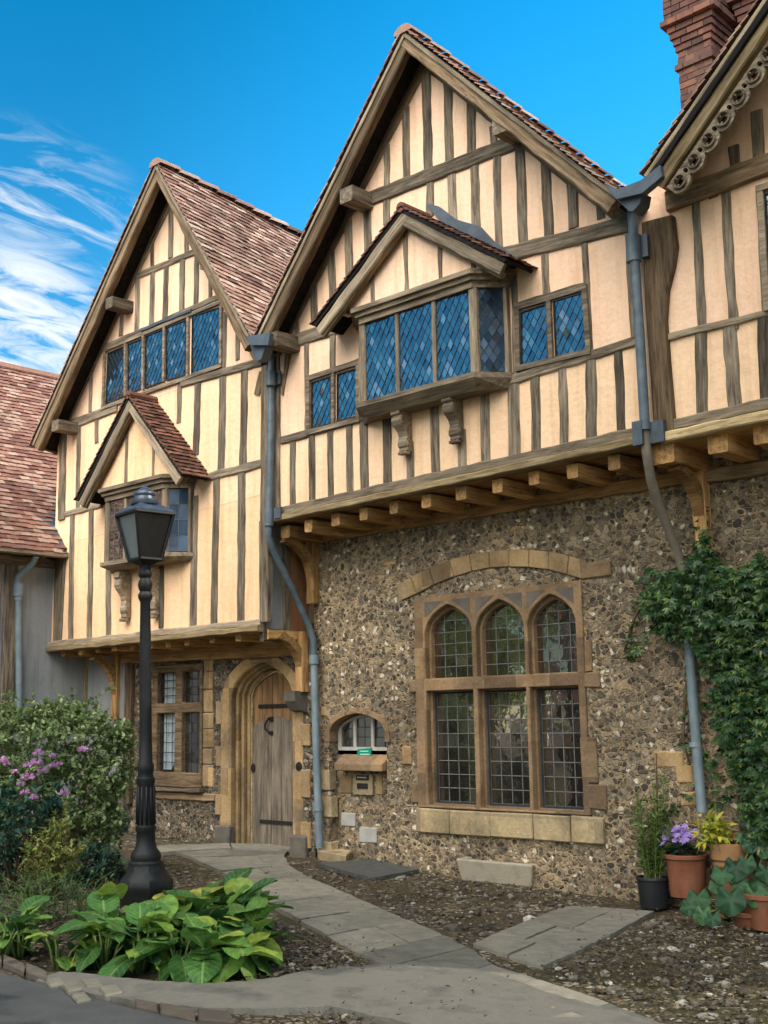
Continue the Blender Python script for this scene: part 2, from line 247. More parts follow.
def veined(name, trans=.28):
    mt = M[name]; nt = mt.node_tree; rp = next(n for n in nt.nodes if n.bl_idname == 'ShaderNodeValToRGB'); tgt = [l for l in nt.links if l.to_socket.name in ('Base Color', 'Color') and l.to_node.bl_idname in ('ShaderNodeBsdfPrincipled', 'ShaderNodeBsdfTranslucent')]
    src = tgt[0].from_socket; uv = N(nt, 'ShaderNodeUVMap'); sx = N(nt, 'ShaderNodeSeparateXYZ'); L(nt, uv, 0, sx, 0)
    a = N(nt, 'ShaderNodeMath', operation='SUBTRACT'); L(nt, sx, 'X', a, 0); a.inputs[1].default_value = .5; ab = N(nt, 'ShaderNodeMath', operation='ABSOLUTE'); L(nt, a, 0, ab, 0)
    r1 = ramp(nt, [(.015, (1, 1, 1)), (.05, (0, 0, 0))]); L(nt, ab, 0, r1, 'Fac')
    m1 = N(nt, 'ShaderNodeMath', operation='MULTIPLY'); L(nt, ab, 0, m1, 0); m1.inputs[1].default_value = -.55; m2 = N(nt, 'ShaderNodeMath', operation='ADD'); L(nt, sx, 'Y', m2, 0); L(nt, m1, 0, m2, 1); m3 = N(nt, 'ShaderNodeMath', operation='MULTIPLY'); L(nt, m2, 0, m3, 0); m3.inputs[1].default_value = 7.5
    fr = N(nt, 'ShaderNodeMath', operation='FRACT'); L(nt, m3, 0, fr, 0); r2 = ramp(nt, [(.0, (.55, .55, .55)), (.14, (0, 0, 0)), (.86, (0, 0, 0)), (1, (.55, .55, .55))]); L(nt, fr, 0, r2, 'Fac')
    mx = N(nt, 'ShaderNodeMath', operation='MAXIMUM'); L(nt, r1, 'Color', mx, 0); L(nt, r2, 'Color', mx, 1); mm = N(nt, 'ShaderNodeMath', operation='MULTIPLY'); L(nt, mx, 0, mm, 0); mm.inputs[1].default_value = .72
    mixn = N(nt, 'ShaderNodeMix', data_type='RGBA'); L(nt, mm, 0, mixn, 0); nt.links.new(src, mixn.inputs[6]); mixn.inputs[7].default_value = (.22, .32, .10, 1)
    for l in list(tgt): to = l.to_socket; nt.links.remove(l); nt.links.new(mixn.outputs[2], to)
    pb = next(n for n in nt.nodes if n.bl_idname == 'ShaderNodeBsdfPrincipled'); b = bump(nt, mx, 0, .35, .006); L(nt, b, 'Normal', pb, 'Normal')
veined('leaf_broad')
def glassmat(name, base, refl, tint, stops, rough=0.03):
    m, nt = new_mat(name); g = N(nt, 'ShaderNodeNewGeometry'); r = ramp(nt, stops); L(nt, g, 'Random Per Island', r, 'Fac')
    d = N(nt, 'ShaderNodeBsdfPrincipled'); d.inputs['Roughness'].default_value = 0.25; L(nt, r, 'Color', d, 'Base Color')
    gl = N(nt, 'ShaderNodeBsdfGlossy'); gl.inputs['Roughness'].default_value = rough; gl.inputs['Color'].default_value = (*tint, 1)
    mp = coords(nt, 1.0); n = noise(nt, mp, 9, 2, 0.5); b = bump(nt, n, 'Fac', 0.06, 0.02); L(nt, b, 'Normal', gl, 'Normal')
    ms = N(nt, 'ShaderNodeMixShader'); ms.inputs[0].default_value = refl; L(nt, d, 0, ms, 1); L(nt, gl, 0, ms, 2); out(nt, ms, 0); M[name] = m
glassmat('glass_upper', None, 0.22, (0.60, 0.88, 0.95), [(0, (0.004, 0.012, 0.02)), (0.75, (0.008, 0.024, 0.04)), (0.92, (0.03, 0.065, 0.09)), (1, (0.12, 0.18, 0.23))])
glassmat('glass_lower', None, 0.27, (0.9, 0.9, 0.85), [(0, (0.008, 0.007, 0.006)), (0.8, (0.02, 0.017, 0.012)), (1, (0.05, 0.045, 0.04))])
glassmat('glass_dim', None, 0.02, (0.6, 0.8, 1), [(0, (0.004, 0.012, 0.026)), (0.6, (0.008, 0.026, 0.055)), (0.85, (0.02, 0.05, 0.09)), (1, (0.05, 0.09, 0.14))])  # canted oriel sides: reflected sky blue painted into the base, mirroring nearly off
glassmat('glass_lamp_lit', None, 0.16, (0.8, 0.9, 0.9), [(0, (0.07, 0.095, 0.10)), (1, (0.09, 0.12, 0.125))], 0.2)
glassmat('glass_lamp_shaded', None, 0.04, (0.8, 0.9, 0.9), [(0, (0.008, 0.009, 0.01)), (1, (0.012, 0.013, 0.015))], 0.1)
mottled('came_dark', (0.015, 0.02, 0.025), (0.04, 0.05, 0.055), 12, 0.6, 0.2, 0.003)
mottled('came_pale', (0.10, 0.10, 0.092), (0.20, 0.20, 0.18), 12, 0.6, 0.2, 0.003)

# ------------------------------------------------------------------ objects
WM = {}
def link(o, parent=None):
    COL.objects.link(o); WM[o] = o.matrix_basis.copy()
    if parent is not None:
        o.parent = parent; o.matrix_parent_inverse = WM[parent].inverted()
    return o
def tag(o, label=None, cat=None, group=None, kind=None):
    if label: o['label'] = label
    if cat: o['category'] = cat
    if group: o['group'] = group
    if kind: o['kind'] = kind
    return o
def thing(name, loc, label, cat, group=None):
    o = bpy.data.objects.new(name, None); o.empty_display_size = 0.2
    o.matrix_basis = Matrix.Translation(V(loc)); link(o); return tag(o, label, cat, group)
def mesh_obj(name, verts, faces, mats, parent=None, mw=None, fmat=None, smooth=False):
    me = bpy.data.meshes.new(name); me.from_pydata([tuple(v) for v in verts], [], faces)
    for m in (mats if isinstance(mats, (list, tuple)) else [mats]): me.materials.append(M[m] if isinstance(m, str) else m)
    if fmat is not None: me.polygons.foreach_set('material_index', fmat)
    if smooth: me.polygons.foreach_set('use_smooth', [True] * len(me.polygons))
    me.update()
    o = bpy.data.objects.new(name, me)
    if mw is not None: o.matrix_basis = mw
    return link(o, parent)
class MB:
    """collects shapes for one mesh"""
    def __init__(s): s.v = []; s.f = []; s.m = []
    def add(s, vs, fs, mi=0):
        b = len(s.v); s.v += [V(v) for v in vs]; s.f += [tuple(i + b for i in f) for f in fs]; s.m += [mi] * len(fs); return s
    def box(s, c, d, mi=0, rot=None, jit=0):
        c = V(c); h = V(d) / 2; vs = []
        for z in (-1, 1):
            for (x, y) in ((-1, -1), (1, -1), (1, 1), (-1, 1)):
                p = V((x * h.x, y * h.y, z * h.z))
                if jit: p += V((RND.uniform(-jit, jit), RND.uniform(-jit, jit), RND.uniform(-jit, jit)))
                if rot: p = rot @ p
                vs.append(c + p)
        return s.add(vs, [(0, 3, 2, 1), (4, 5, 6, 7), (0, 1, 5, 4), (1, 2, 6, 5), (2, 3, 7, 6), (3, 0, 4, 7)], mi)
    def prism(s, loops, off, mi=0, back=True):
        """planar loops (outer first, then holes) pushed along off"""
        off = V(off); loops = [[V(p) for p in l] for l in loops]
        flat = [p for l in loops for p in l]; n = len(flat)
        tris = tessellate_polygon(loops)
        nrm = V((0, 0, 0))
        o = loops[0]
        for i in range(len(o)): nrm += o[i].cross(o[(i + 1) % len(o)])
        fs = []
        for t in tris:
            a, b, c = (flat[i] for i in t); tn = (b - a).cross(c - a)
            t = tuple(t) if tn.dot(off) < 0 else tuple(reversed(t))
            fs.append(t)
            if back: fs.append(tuple(i + n for i in reversed(t)))
        k = 0
        for li, l in enumerate(loops):
            nl = V((0, 0, 0))
            for i in range(len(l)): nl += l[i].cross(l[(i + 1) % len(l)])
            flip = (nl.dot(off) < 0) != (li > 0)
            for i in range(len(l)):
                a, b = k + i, k + (i + 1) % len(l)
                q = (a, a + n, b + n, b) if flip else (a, b, b + n, a + n)
                fs.append(tuple(reversed(q)) if False else q)
            k += len(l)
        return s.add(flat + [p + off for p in flat], fs, mi)
    def tube(s, pts, r, n=10, mi=0, cap=True):
        pts = [V(p) for p in pts]; rs = r if isinstance(r, (list, tuple)) else [r] * len(pts)
        vs = []; up = None
        for i, p in enumerate(pts):
            t = (pts[min(i + 1, len(pts) - 1)] - pts[max(i - 1, 0)]).normalized()
            if up is None: up = t.orthogonal().normalized()
            up = (up - t * up.dot(t)).normalized(); sd = t.cross(up)
            for k in range(n):
                a = 2 * math.pi * k / n; vs.append(p + (up * math.cos(a) + sd * math.sin(a)) * rs[i])
        fs = []
        for i in range(len(pts) - 1):
            for k in range(n):
                a = i * n + k; b = i * n + (k + 1) % n; fs.append((a, b, b + n, a + n))
        if cap: fs.append(tuple(reversed(range(n)))); fs.append(tuple(range((len(pts) - 1) * n, len(pts) * n)))
        return s.add(vs, fs, mi)
    def lathe(s, prof, c, n=24, mi=0, rot=0.0):
        c = V(c); vs = []; fs = []
        for (r, z) in prof:
            for k in range(n):
                a = 2 * math.pi * k / n + rot; vs.append(c + V((r * math.cos(a), r * math.sin(a), z)))
        for i in range(len(prof) - 1):
            for k in range(n):
                a = i * n + k; b = i * n + (k + 1) % n; fs.append((a, b, b + n, a + n))
        return s.add(vs, fs, mi)
    def build(s, name, mats, parent=None, smooth=False, mw=None):
        return mesh_obj(name, s.v, s.f, mats, parent, mw, s.m, smooth)
def build_split(mb, name, mats, parent=None, bev=0.0):
    """every loose piece of mb becomes a part of its own"""
    par = list(range(len(mb.v)))
    def find(a):
        while par[a] != a: par[a] = par[par[a]]; a = par[a]
        return a
    for f in mb.f:
        for i in f[1:]: par[find(i)] = find(f[0])
    gr = {}
    for f in mb.f: gr.setdefault(find(f[0]), []).append(f)
    out_ = []
    for fs in gr.values():
        ids = sorted({i for f in fs for i in f}); mp_ = {i: k for k, i in enumerate(ids)}
        o = mesh_obj(name, [mb.v[i] for i in ids], [tuple(mp_[i] for i in f) for f in fs], mats, parent)
        out_.append(o)
        if bev:
            md = o.modifiers.new('edge', 'BEVEL'); md.width = bev; md.segments = 1; md.limit_method = 'ANGLE'
    return out_
def smooth_angle(o, deg=40):
    me = o.data; bm = bmesh.new(); bm.from_mesh(me)
    for f in bm.faces: f.smooth = True
    for e in bm.edges:
        if len(e.link_faces) == 2 and e.calc_face_angle(0) > math.radians(deg): e.smooth = False
    bm.to_mesh(me); bm.free(); return o
def bevel(o, w=0.01, seg=1):
    md = o.modifiers.new('edge', 'BEVEL'); md.width = w; md.segments = seg; md.limit_method = 'ANGLE'; return o

def beam(A, B, w, name, parent, mat='weathered_timber', out_=0.02, in_=0.05, nrm=(0, -1, 0), jit=0.009, w2=None, bow=0.0, seg=None):
    """an irregular hewn timber from A to B lying on a plane with normal nrm; local x runs along the grain"""
    A, B = V(A), V(B); X = (B - A); ln = X.length; X.normalize(); Nn = V(nrm); Nn = (Nn - X * Nn.dot(X)).normalized(); Y = Nn.cross(X)
    mw = Matrix((( X.x, Y.x, Nn.x, A.x), (X.y, Y.y, Nn.y, A.y), (X.z, Y.z, Nn.z, A.z), (0, 0, 0, 1)))
    w2 = w if w2 is None else w2
    seg = seg or max(2, int(ln / 0.13)); ch = min(0.014, w * 0.14)
    vs = []; o1 = RND.uniform(0, 99)
    for i in range(seg + 1):
        t = i / seg; x = ln * t; hw = (w * (1 - t) + w2 * t) / 2
        a = hw + jit * 1.6 * mnoise.noise((x * 4.7 + o1, 0.3, 0)); b = hw + jit * 1.6 * mnoise.noise((x * 4.7 + o1, 7.7, 0))
        o = out_ + jit * 0.5 * mnoise.noise((x * 2.3 + o1, 3.3, 0)); sh = bow * math.sin(math.pi * t)
        sec = [(-a, -in_), (-a, o - ch), (-a + ch, o), (b - ch, o), (b, o - ch), (b, -in_)]
        vs += [V((x, y + sh, z)) for y, z in sec]
    fs = []
    for i in range(seg):
        for k in range(6):
            p, q = i * 6 + k, i * 6 + (k + 1) % 6; fs.append((p, p + 6, q + 6, q))
    fs.append(tuple(range(6))); fs.append(tuple(reversed(range(seg * 6, seg * 6 + 6))))
    return mesh_obj(name, vs, fs, mat, parent, mw)
def pxw(a, b, w, plane):
    """width in metres of w pixels measured across the line a-b on a plane y=plane"""
    m = ((a[0] + b[0]) / 2, (a[1] + b[1]) / 2); d = V((b[0] - a[0], b[1] - a[1])).normalized(); p = V((-d.y, d.x)) * w / 2
    A, B = F(*a, plane), F(*b, plane); X = (B - A).normalized(); q = F(m[0] + p.x, m[1] + p.y, plane) - F(m[0] - p.x, m[1] - p.y, plane)
    return (q - X * q.dot(X)).length
def pbeam(a, b, w, name, parent, plane=J, **k):
    return beam(F(*a, plane), F(*b, plane), pxw(a, b, w, plane), name, parent, **k)
def studs(lst, parent, mat='weathered_timber', plane=J, out_=0.016, **k):
    for (a, b, w) in lst:
        ln_ = math.hypot(b[0] - a[0], b[1] - a[1]); k_ = 4.0 / ln_; a, b = (a[0] - (b[0] - a[0]) * k_, a[1] - (b[1] - a[1]) * k_), (b[0] + (b[0] - a[0]) * k_ * .5, b[1] + (b[1] - a[1]) * k_ * .5)
        pbeam(a, b, w, 'stud', parent, plane, mat=mat, out_=out_ + RND.uniform(-0.003, 0.003), bow=RND.uniform(-0.008, 0.008), **k)

# leaded glass: cells of glass, each a little out of true, in a net of lead
def clip(poly, n, d):
    o = []
    for i in range(len(poly)):
        a, b = poly[i], poly[(i + 1) % len(poly)]; da, db = a.dot(n) - d, b.dot(n) - d
        if da >= 0: o.append(a)
        if (da >= 0) != (db >= 0): o.append(a + (b - a) * (da / (da - db)))
    return o
def area2(p): return sum(p[i].x * p[(i + 1) % len(p)].y - p[(i + 1) % len(p)].x * p[i].y for i in range(len(p))) / 2
def pane(pts, parent, kind='diamond', cell=(0.085, 0.135), glass='glass_upper', came='came_dark', nrm=None, cw=0.007, tilt=0.035, name='pane'):
    pts = [V(p) for p in pts]; O = pts[0]
    n = V((0, 0, 0))
    for i in range(1, len(pts) - 1): n += (pts[i] - O).cross(pts[i + 1] - O)
    n.normalize()
    if n.dot(V(CAM) - O) < 0: n = -n
    Uu = V((0, 0, 1)).cross(n).normalized(); Vv = n.cross(Uu)
    P = [V(((p - O).dot(Uu), (p - O).dot(Vv))) for p in pts]
    if area2(P) < 0: P.reverse()
    edges = []
    for i in range(len(P)):
        e = P[(i + 1) % len(P)] - P[i]
        if e.length > 1e-6:
            m = V((-e.y, e.x)).normalized(); edges.append((m, m.dot(P[i])))
    u0, u1 = min(p.x for p in P), max(p.x for p in P); v0, v1 = min(p.y for p in P), max(p.y for p in P)
    to3 = lambda q, h=0: O + Uu * q.x + Vv * q.y + n * h
    mb = MB(); lines = []
    if kind == 'diamond':
        a, b = cell; nu = int((u1 - u0) / a) + 3; nv = int((v1 - v0) / b) + 3; uc, vc = (u0 + u1) / 2, (v0 + v1) / 2
        cells = []
        for i in range(-nu, nu):
            for j in range(-nv, nv):
                c = V((uc + (i + 0.5 * (j % 2)) * a, vc + j * b / 2))
                cells.append([c + V((0, -b / 2)), c + V((a / 2, 0)), c + V((0, b / 2)), c + V((-a / 2, 0))])
        for s_ in (1, -1):
            d = V((a / 2, s_ * b / 2)).normalized(); m = V((-d.y, d.x)); base = m.dot(V((uc + a / 2, vc)))
            step = abs(m.dot(V((a, 0)))); R_ = (V((u1 - u0, v1 - v0)).length) / step + 2
            for k in range(-int(R_), int(R_)): lines.append((m, base + k * step, d))
    else:
        nu, nv = cell; cells = []
        for i in range(nu):
            for j in range(nv):
                x0, x1 = u0 + (u1 - u0) * i / nu, u0 + (u1 - u0) * (i + 1) / nu; y0, y1 = v0 + (v1 - v0) * j / nv, v0 + (v1 - v0) * (j + 1) / nv
                cells.append([V((x0, y0)), V((x1, y0)), V((x1, y1)), V((x0, y1))])
        for i in range(nu + 1): lines.append((V((1, 0)), u0 + (u1 - u0) * i / nu, V((0, 1))))
        for j in range(nv + 1): lines.append((V((0, 1)), v0 + (v1 - v0) * j / nv, V((1, 0))))
    for c in cells:
        for (m, d) in edges:
            c = clip(c, m, d)
            if len(c) < 3: break
        if len(c) < 3 or abs(area2(c)) < 1e-5: continue
        if area2(c) < 0: c.reverse()
        cc = sum(c, V((0, 0))) / len(c); ta, tb = RND.gauss(0, tilt), RND.gauss(0, tilt)
        mb.add([to3(q, (q.x - cc.x) * ta + (q.y - cc.y) * tb) for q in c], [tuple(range(len(c)))], 0)
    for (m, d, dr) in lines:
        p0 = m * d; lo, hi = -99, 99
        for (em, ed) in edges:
            k = em.dot(dr); r = ed - em.dot(p0)
            if abs(k) < 1e-9:
                if r > 1e-6: lo, hi = 1, 0
            elif k > 0: lo = max(lo, r / k)
            else: hi = min(hi, r / k)
        if hi - lo < 0.01: continue
        A, B = p0 + dr * lo, p0 + dr * hi; h = m * cw / 2
        mb.add([to3(A - h, 0.001), to3(A + h, 0.001), to3(B + h, 0.001), to3(B - h, 0.001), to3(A - h * .5, 0.006), to3(A + h * .5, 0.006), to3(B + h * .5, 0.006), to3(B - h * .5, 0.006)],
               [(4, 7, 6, 5), (0, 4, 5, 1), (1, 5, 6, 2), (2, 6, 7, 3), (3, 7, 4, 0)], 1)
    return mb.build(name, [glass, came], parent)
def tiles(P, U, W, lu, lw, name, parent, mat='roof_tiles', tw=0.165, gauge=0.1, sag=0.03, skip=None, th=0.014):
    """courses of plain clay tiles from the eave P along U (length lu) and up the slope W (length lw)"""
    P, U, W = V(P), V(U).normalized(), V(W).normalized(); Nn = U.cross(W); 
    if Nn.z < 0: Nn = -Nn
    mb = MB(); rows = int(lw / gauge) + 1; cols = int(lu / tw) + 1; sd = RND.uniform(0, 50)
    for r in range(rows):
        x = -(r % 2) * tw / 2
        while x < lu:
            w = tw * RND.uniform(0.97, 1.0); xa, xb = max(0, x), min(lu, x + w)
            if xb - xa > 0.03:
                a = r * gauge + RND.uniform(-0.008, 0.008); b = min(lw + 0.02, r * gauge + gauge * 1.5)
                h0 = sag * (.5 + .5 * mnoise.noise((xa * 0.5 + sd, a * 0.5, 0))); lift = th * 1.9 + RND.uniform(-0.003, 0.007); tl = RND.uniform(-0.006, 0.006)
                cc = P + U * ((xa + xb) / 2) + W * a
                if not (skip and skip(cc)):
                    f = lambda u, v, h: P + U * u + W * v + Nn * h
                    vs = [f(xa, a, h0 + lift + tl), f(xb, a, h0 + lift - tl), f(xb, b, h0 + 0.004), f(xa, b, h0 + 0.004)]
                    vs += [v - Nn * th for v in vs]
                    mb.add(vs, [(0, 1, 2, 3), (0, 4, 5, 1), (1, 5, 6, 2), (3, 7, 4, 0)])
            x += tw
    return mb.build(name, [mat], parent)
def slab(A, B, C, D, t, name, parent, mat):
    """a quad with thickness t on its under side"""
    A, B, C, D = V(A), V(B), V(C), V(D); n = (B - A).cross(D - A).normalized()
    if n.z < 0: n = -n
    return MB().prism([[A, B, C, D]], -n * t).build(name, [mat], parent)
# ================================================================== shared house pieces
def gable_roof(root, xl, zl, xr, zr, xa, za, yf, yb, mat='roof_tiles', drop=0.0, left=True, right=True, zb=None):
    """two tiled slopes; verge at yf, far end at yb, the ridge sinks by drop towards the back"""
    D_ = yb - yf
    for (xe, ze, on) in ((xl, zl, left), (xr, zr, right)):
        if not on: continue
        A = V((xe, yf, ze)); Bk = V((xe, yb, ze - drop)); C = V((xa, yb, za - drop)); T = V((xa, yf, za))
        slab(A, Bk, C, T, 0.05, 'roof_deck', root, 'shadow_black_board')
        W = T - A; Uv = V((0, D_, -drop))
        tiles(A - W.normalized() * 0.06 + V((0, -0.03, 0)), Uv, W, Uv.length, W.length + 0.05, 'roof', root, mat)
    mb = MB(); n = int(D_ / 0.32)
    for i in range(n):
        y0 = yf + D_ * i / n - 0.03; y1 = yf + D_ * (i + 1) / n; z0 = za - drop * i / n
        vs = []
        for y, r in ((y0, 0.135), (y1, 0.125)):
            for k in range(7):
                a = math.pi * (k / 6); vs.append(V((xa + r * math.cos(a), y, z0 - 0.04 + r * 0.75 * math.sin(a))))
        mb.add(vs, [(k, k + 1, k + 8, k + 7) for k in range(6)] + [tuple(range(7))])
    mb.build('ridge_tiles', [mat], root)
def verge(root, foot, apex, yf, wall_y, mat='brown_timber', drop=0.12, w=0.145):
    """barge rafter hung under the verge, and a slim verge board above it"""
    foot, apex = V((foot[0], yf, foot[1])), V((apex[0], yf, apex[1])); d = (apex - foot).normalized(); n = V((-d.z, 0, d.x))
    if n.z < 0: n = -n
    a, b = foot - n * drop, apex - n * drop * 0.7
    beam(a, b, w, 'bargeboard', root, mat, out_=-0.01, in_=0.11, jit=0.01)
    c, e = foot - n * 0.035, apex - n * 0.035
    beam(c, e, 0.045, 'verge_board', root, 'silver_timber', out_=0.012, in_=0.10, jit=0.004)
def joist(x, z, root, w=0.13, h=0.14, y0=-0.60, y1=0.06):
    beam((x, y0, z), (x, y1, z), w, 'joist', root, 'oak', out_=h / 2, in_=h / 2, nrm=(0, 0, -1), jit=0.012)
def bracket(root, x, ztop, zbot, reach=0.52, w=0.11, name='knee_brace'):
    mb = MB(); n = 9; outer = []; inner = []
    for i in range(n + 1):
        t = i / n; a = t * math.pi / 2
        y = -0.10 - (reach - 0.10) * (1 - math.cos(a)); z = zbot + 0.08 + (ztop - zbot - 0.08) * math.sin(a) ** 0.8
        outer.append(V((x - w / 2, y, z)))
    for i in range(n + 1):
        t = i / n; a = t * math.pi / 2
        y = -0.01 - (reach - 0.12) * (1 - math.cos(a)) ; z = zbot + (ztop - zbot) * math.sin(a) ** 0.8 
        inner.append(V((x - w / 2, y, z + (0.10 if i == n else 0.05))))
    for i in range(n):
        q = [outer[i], outer[i + 1], inner[i + 1], inner[i]]; q2 = [p + V((w, 0, 0)) for p in q]
        mb.add(q + q2, [(0, 1, 2, 3), (7, 6, 5, 4), (0, 4, 5, 1), (2, 6, 7, 3), (1, 5, 6, 2), (3, 7, 4, 0)])
    o = mb.build(name, ['oak'], root)
    beam((x, -0.065, zbot - 0.05), (x, -0.065, ztop + 0.1), 0.13, 'wall_post', root, 'oak', out_=0.05, in_=0.06)
    return o
def corbel(root, x, ztop, depth, h, w, ywall=J):
    prof = [(0, 0), (1, 0), (1, -.12), (.86, -.14), (.92, -.20), (.96, -.28), (.86, -.36), (.64, -.44), (.46, -.52), (.36, -.62), (.40, -.70), (.46, -.76), (.44, -.86), (.34, -.90), (.36, -.97), (.2, -1), (0, -1)]
    pts = [V((x - w / 2, ywall - 0.015 - depth * d, ztop + h * z)) for d, z in prof]
    mb = MB().prism([pts], (w, 0, 0))
    for sx in (-1, 1):
        for (d, z, r) in ((.72, -.25, .13), (.28, -.80, .10)):
            c = V((x + sx * (w / 2), ywall - 0.015 - depth * d, ztop + h * z)); vs = []
            for k in range(12):
                a = k * math.pi / 6; vs.append(c + V((0, depth * r * 1.3 * math.cos(a), h * r * 0.8 * math.sin(a))))
            vs += [v + V((sx * 0.012, 0, 0)) for v in vs]
            mb.add(vs, [tuple(range(12)), tuple(range(12, 24))] + [(k, (k + 1) % 12, 12 + (k + 1) % 12, 12 + k) for k in range(12)])
    for k in range(4):
        mb.box((x - w / 2 + w * (k + 0.5) / 4, ywall - 0.02 - depth * 0.28, ztop - h * 1.03), (w / 6, depth * 0.4, h * 0.07))
    return bevel(mb.build('corbel', ['silver_timber'], root), 0.005)
def window(root, frame_px, panes_px, plane, bar=0.055, mat='weathered_timber', kind='diamond', cell=(0.085, 0.135), label=None, glass='glass_upper', came='came_dark', proud=0.035, mull=()):
    c = [F(*p, plane) for p in frame_px]
    mb = MB()
    def bar_(a, b, w, o=0.0):
        d = (b - a).normalized(); s = V((d.z, 0, -d.x)) * w / 2; f = V((0, -proud - o, 0))
        vs = [a - s, a + s, b + s, b - s]; vs2 = [v + f for v in vs]; vs = [v + V((0, 0.02, 0)) for v in vs]
        mb.add(vs + vs2, [(4, 5, 6, 7), (0, 4, 7, 3), (1, 2, 6, 5), (0, 1, 5, 4), (3, 7, 6, 2)])
    h = bar / 2
    bar_(c[0] + V((-h, 0, 0)), c[1] + V((h, 0, 0)), bar, 0.004); bar_(c[3] + V((-h, 0, 0)), c[2] + V((h, 0, 0)), bar, 0.006)
    bar_(c[0], c[3], bar); bar_(c[1], c[2], bar)
    for (a, b) in mull: bar_(F(*a, plane), F(*b, plane), bar * 0.9, 0.002)
    w = mb.build('window', [mat], root)
    if label: w['label'] = label
    for p in panes_px:
        pane([F(x, y, plane - 0.012) for x, y in p], w, kind, cell, glass, came)
        q = [F(x, y, plane - 0.012) for x, y in p]; ms = MB()   # slim casement frame round each light
        cc = sum(q, V((0, 0, 0))) / 4
        for i in range(4):
            a, b = q[i], q[(i + 1) % 4]; a2, b2 = a + (cc - a).normalized() * 0.018, b + (cc - b).normalized() * 0.018
            f = V((0, -0.016, 0)); ms.add([a, b, b2, a2, a + f, b + f, b2 + f, a2 + f], [(4, 5, 6, 7), (3, 2, 6, 7), (0, 1, 5, 4)])
        ms.build('casement', ['iron'], w)
    return w
def bay(root, cx, xf0, xf1, depth, zs, zt, apex_z, eave_z, hood_half, label, kind, cell, nfront, gable_studs, corb, sill_h, hood_out, plaster_mat, glass, framemat='silver_timber', came='came_dark'):
    """oriel: canted box of lights under a small tiled gable, on a sill carried by carved corbels"""
    yf = J - depth; ca = depth
    b = MB()
    # body: sill slab whose under side tapers back to the wall
    top = [V((xf0 - ca - .03, J - .02, zs)), V((xf0 - .05, yf - .06, zs)), V((xf1 + .05, yf - .06, zs)), V((xf1 + ca + .03, J - .02, zs))]
    mid = [p + V((0, 0, -0.055)) for p in top]; bot = [V((xf0 - ca + .04, J - .02, zs - sill_h)), V((xf0 + .03, yf + .05, zs - sill_h)), V((xf1 - .03, yf + .05, zs - sill_h)), V((xf1 + ca - .04, J - .02, zs - sill_h))]
    b.add(top + mid + bot, [(0, 1, 2, 3), (0, 4, 5, 1), (1, 5, 6, 2), (2, 6, 7, 3), (4, 8, 9, 5), (5, 9, 10, 6), (6, 10, 11, 7), (8, 11, 10, 9)])
    w0_ = b; b = MB()
    # head
    for (dz, g, hh) in ((0, 0.03, 0.07), (0.07, 0.07, 0.05), (0.12, 0.11, 0.05)):
        lo = [V((xf0 - ca - g, J - .02, zt + dz)), V((xf0 - g * .6, yf - g, zt + dz)), V((xf1 + g * .6, yf - g, zt + dz)), V((xf1 + ca + g, J - .02, zt + dz))]
        hi = [p + V((0, 0, hh)) for p in lo]
        b.add(lo + hi, [(0, 3, 2, 1), (4, 5, 6, 7), (0, 1, 5, 4), (1, 2, 6, 5), (2, 3, 7, 6)])
    w = b.build('bay_window', [framemat], root); w['label'] = label; w0_.build('window_sill', [framemat], w)
    # posts and mullions
    for i in range(nfront + 1):
        x = xf0 + (xf1 - xf0) * i / nfront; end = i in (0, nfront); ww = 0.10 if end else 0.05
        beam((x, yf + 0.02, zs), (x, yf + 0.02, zt), ww, 'mullion', w, 'silver_timber', out_=0.03, in_=0.04, jit=0.003)
    for sx, xf in ((-1, xf0), (1, xf1)):
        beam((xf + sx * (ca - .02), J - 0.03, zs), (xf + sx * (ca - .02), J - 0.03, zt), 0.05, 'mullion', w, 'silver_timber', out_=0.03, in_=0.02, jit=0.003)
    gw = (xf1 - xf0) / nfront
    for i in range(nfront):
        a, c_ = xf0 + gw * i + (0.05 if i == 0 else 0.03), xf0 + gw * (i + 1) - (0.05 if i == nfront - 1 else 0.03)
        pane([V((a, yf + .012, zs + .02)), V((c_, yf + .012, zs + .02)), V((c_, yf + .012, zt - .01)), V((a, yf + .012, zt - .01))], w, kind, cell, glass, came)
    for sx, xf in ((-1, xf0), (1, xf1)):
        p0 = V((xf + sx * .045, yf + .035, zs + .02)); p1 = V((xf + sx * (ca - .035), J - .04, zs + .02)); hz = V((0, 0, zt - zs - .03))
        pane([p0, p1, p1 + hz, p0 + hz], w, kind, (cell[0] if kind == 'diamond' else 2, cell[1]), 'glass_dim', came)
    # back of the box so that nothing shows through
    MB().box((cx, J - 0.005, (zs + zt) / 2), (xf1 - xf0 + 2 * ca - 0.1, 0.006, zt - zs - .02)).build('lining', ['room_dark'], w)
    # little gable and roof
    yg = yf - hood_out; gz = zt + 0.17
    slope = (apex_z - eave_z) / hood_half
    tri = [V((cx - (apex_z - .16 - gz) / slope, yf - .03, gz)), V((cx + (apex_z - .16 - gz) / slope, yf - .03, gz)), V((cx, yf - .03, apex_z - .16))]
    MB().prism([tri], (0, 0.1, 0)).build('gable_plaster', [plaster_mat], w)
    for fx in gable_studs:
        x = cx + fx * hood_half; zt2 = apex_z - .16 - abs(fx) * hood_half * slope
        beam((x, yf - .03, gz), (x, yf - .03, zt2), 0.055, 'stud', w, 'weathered_timber', out_=0.015, in_=0.03)
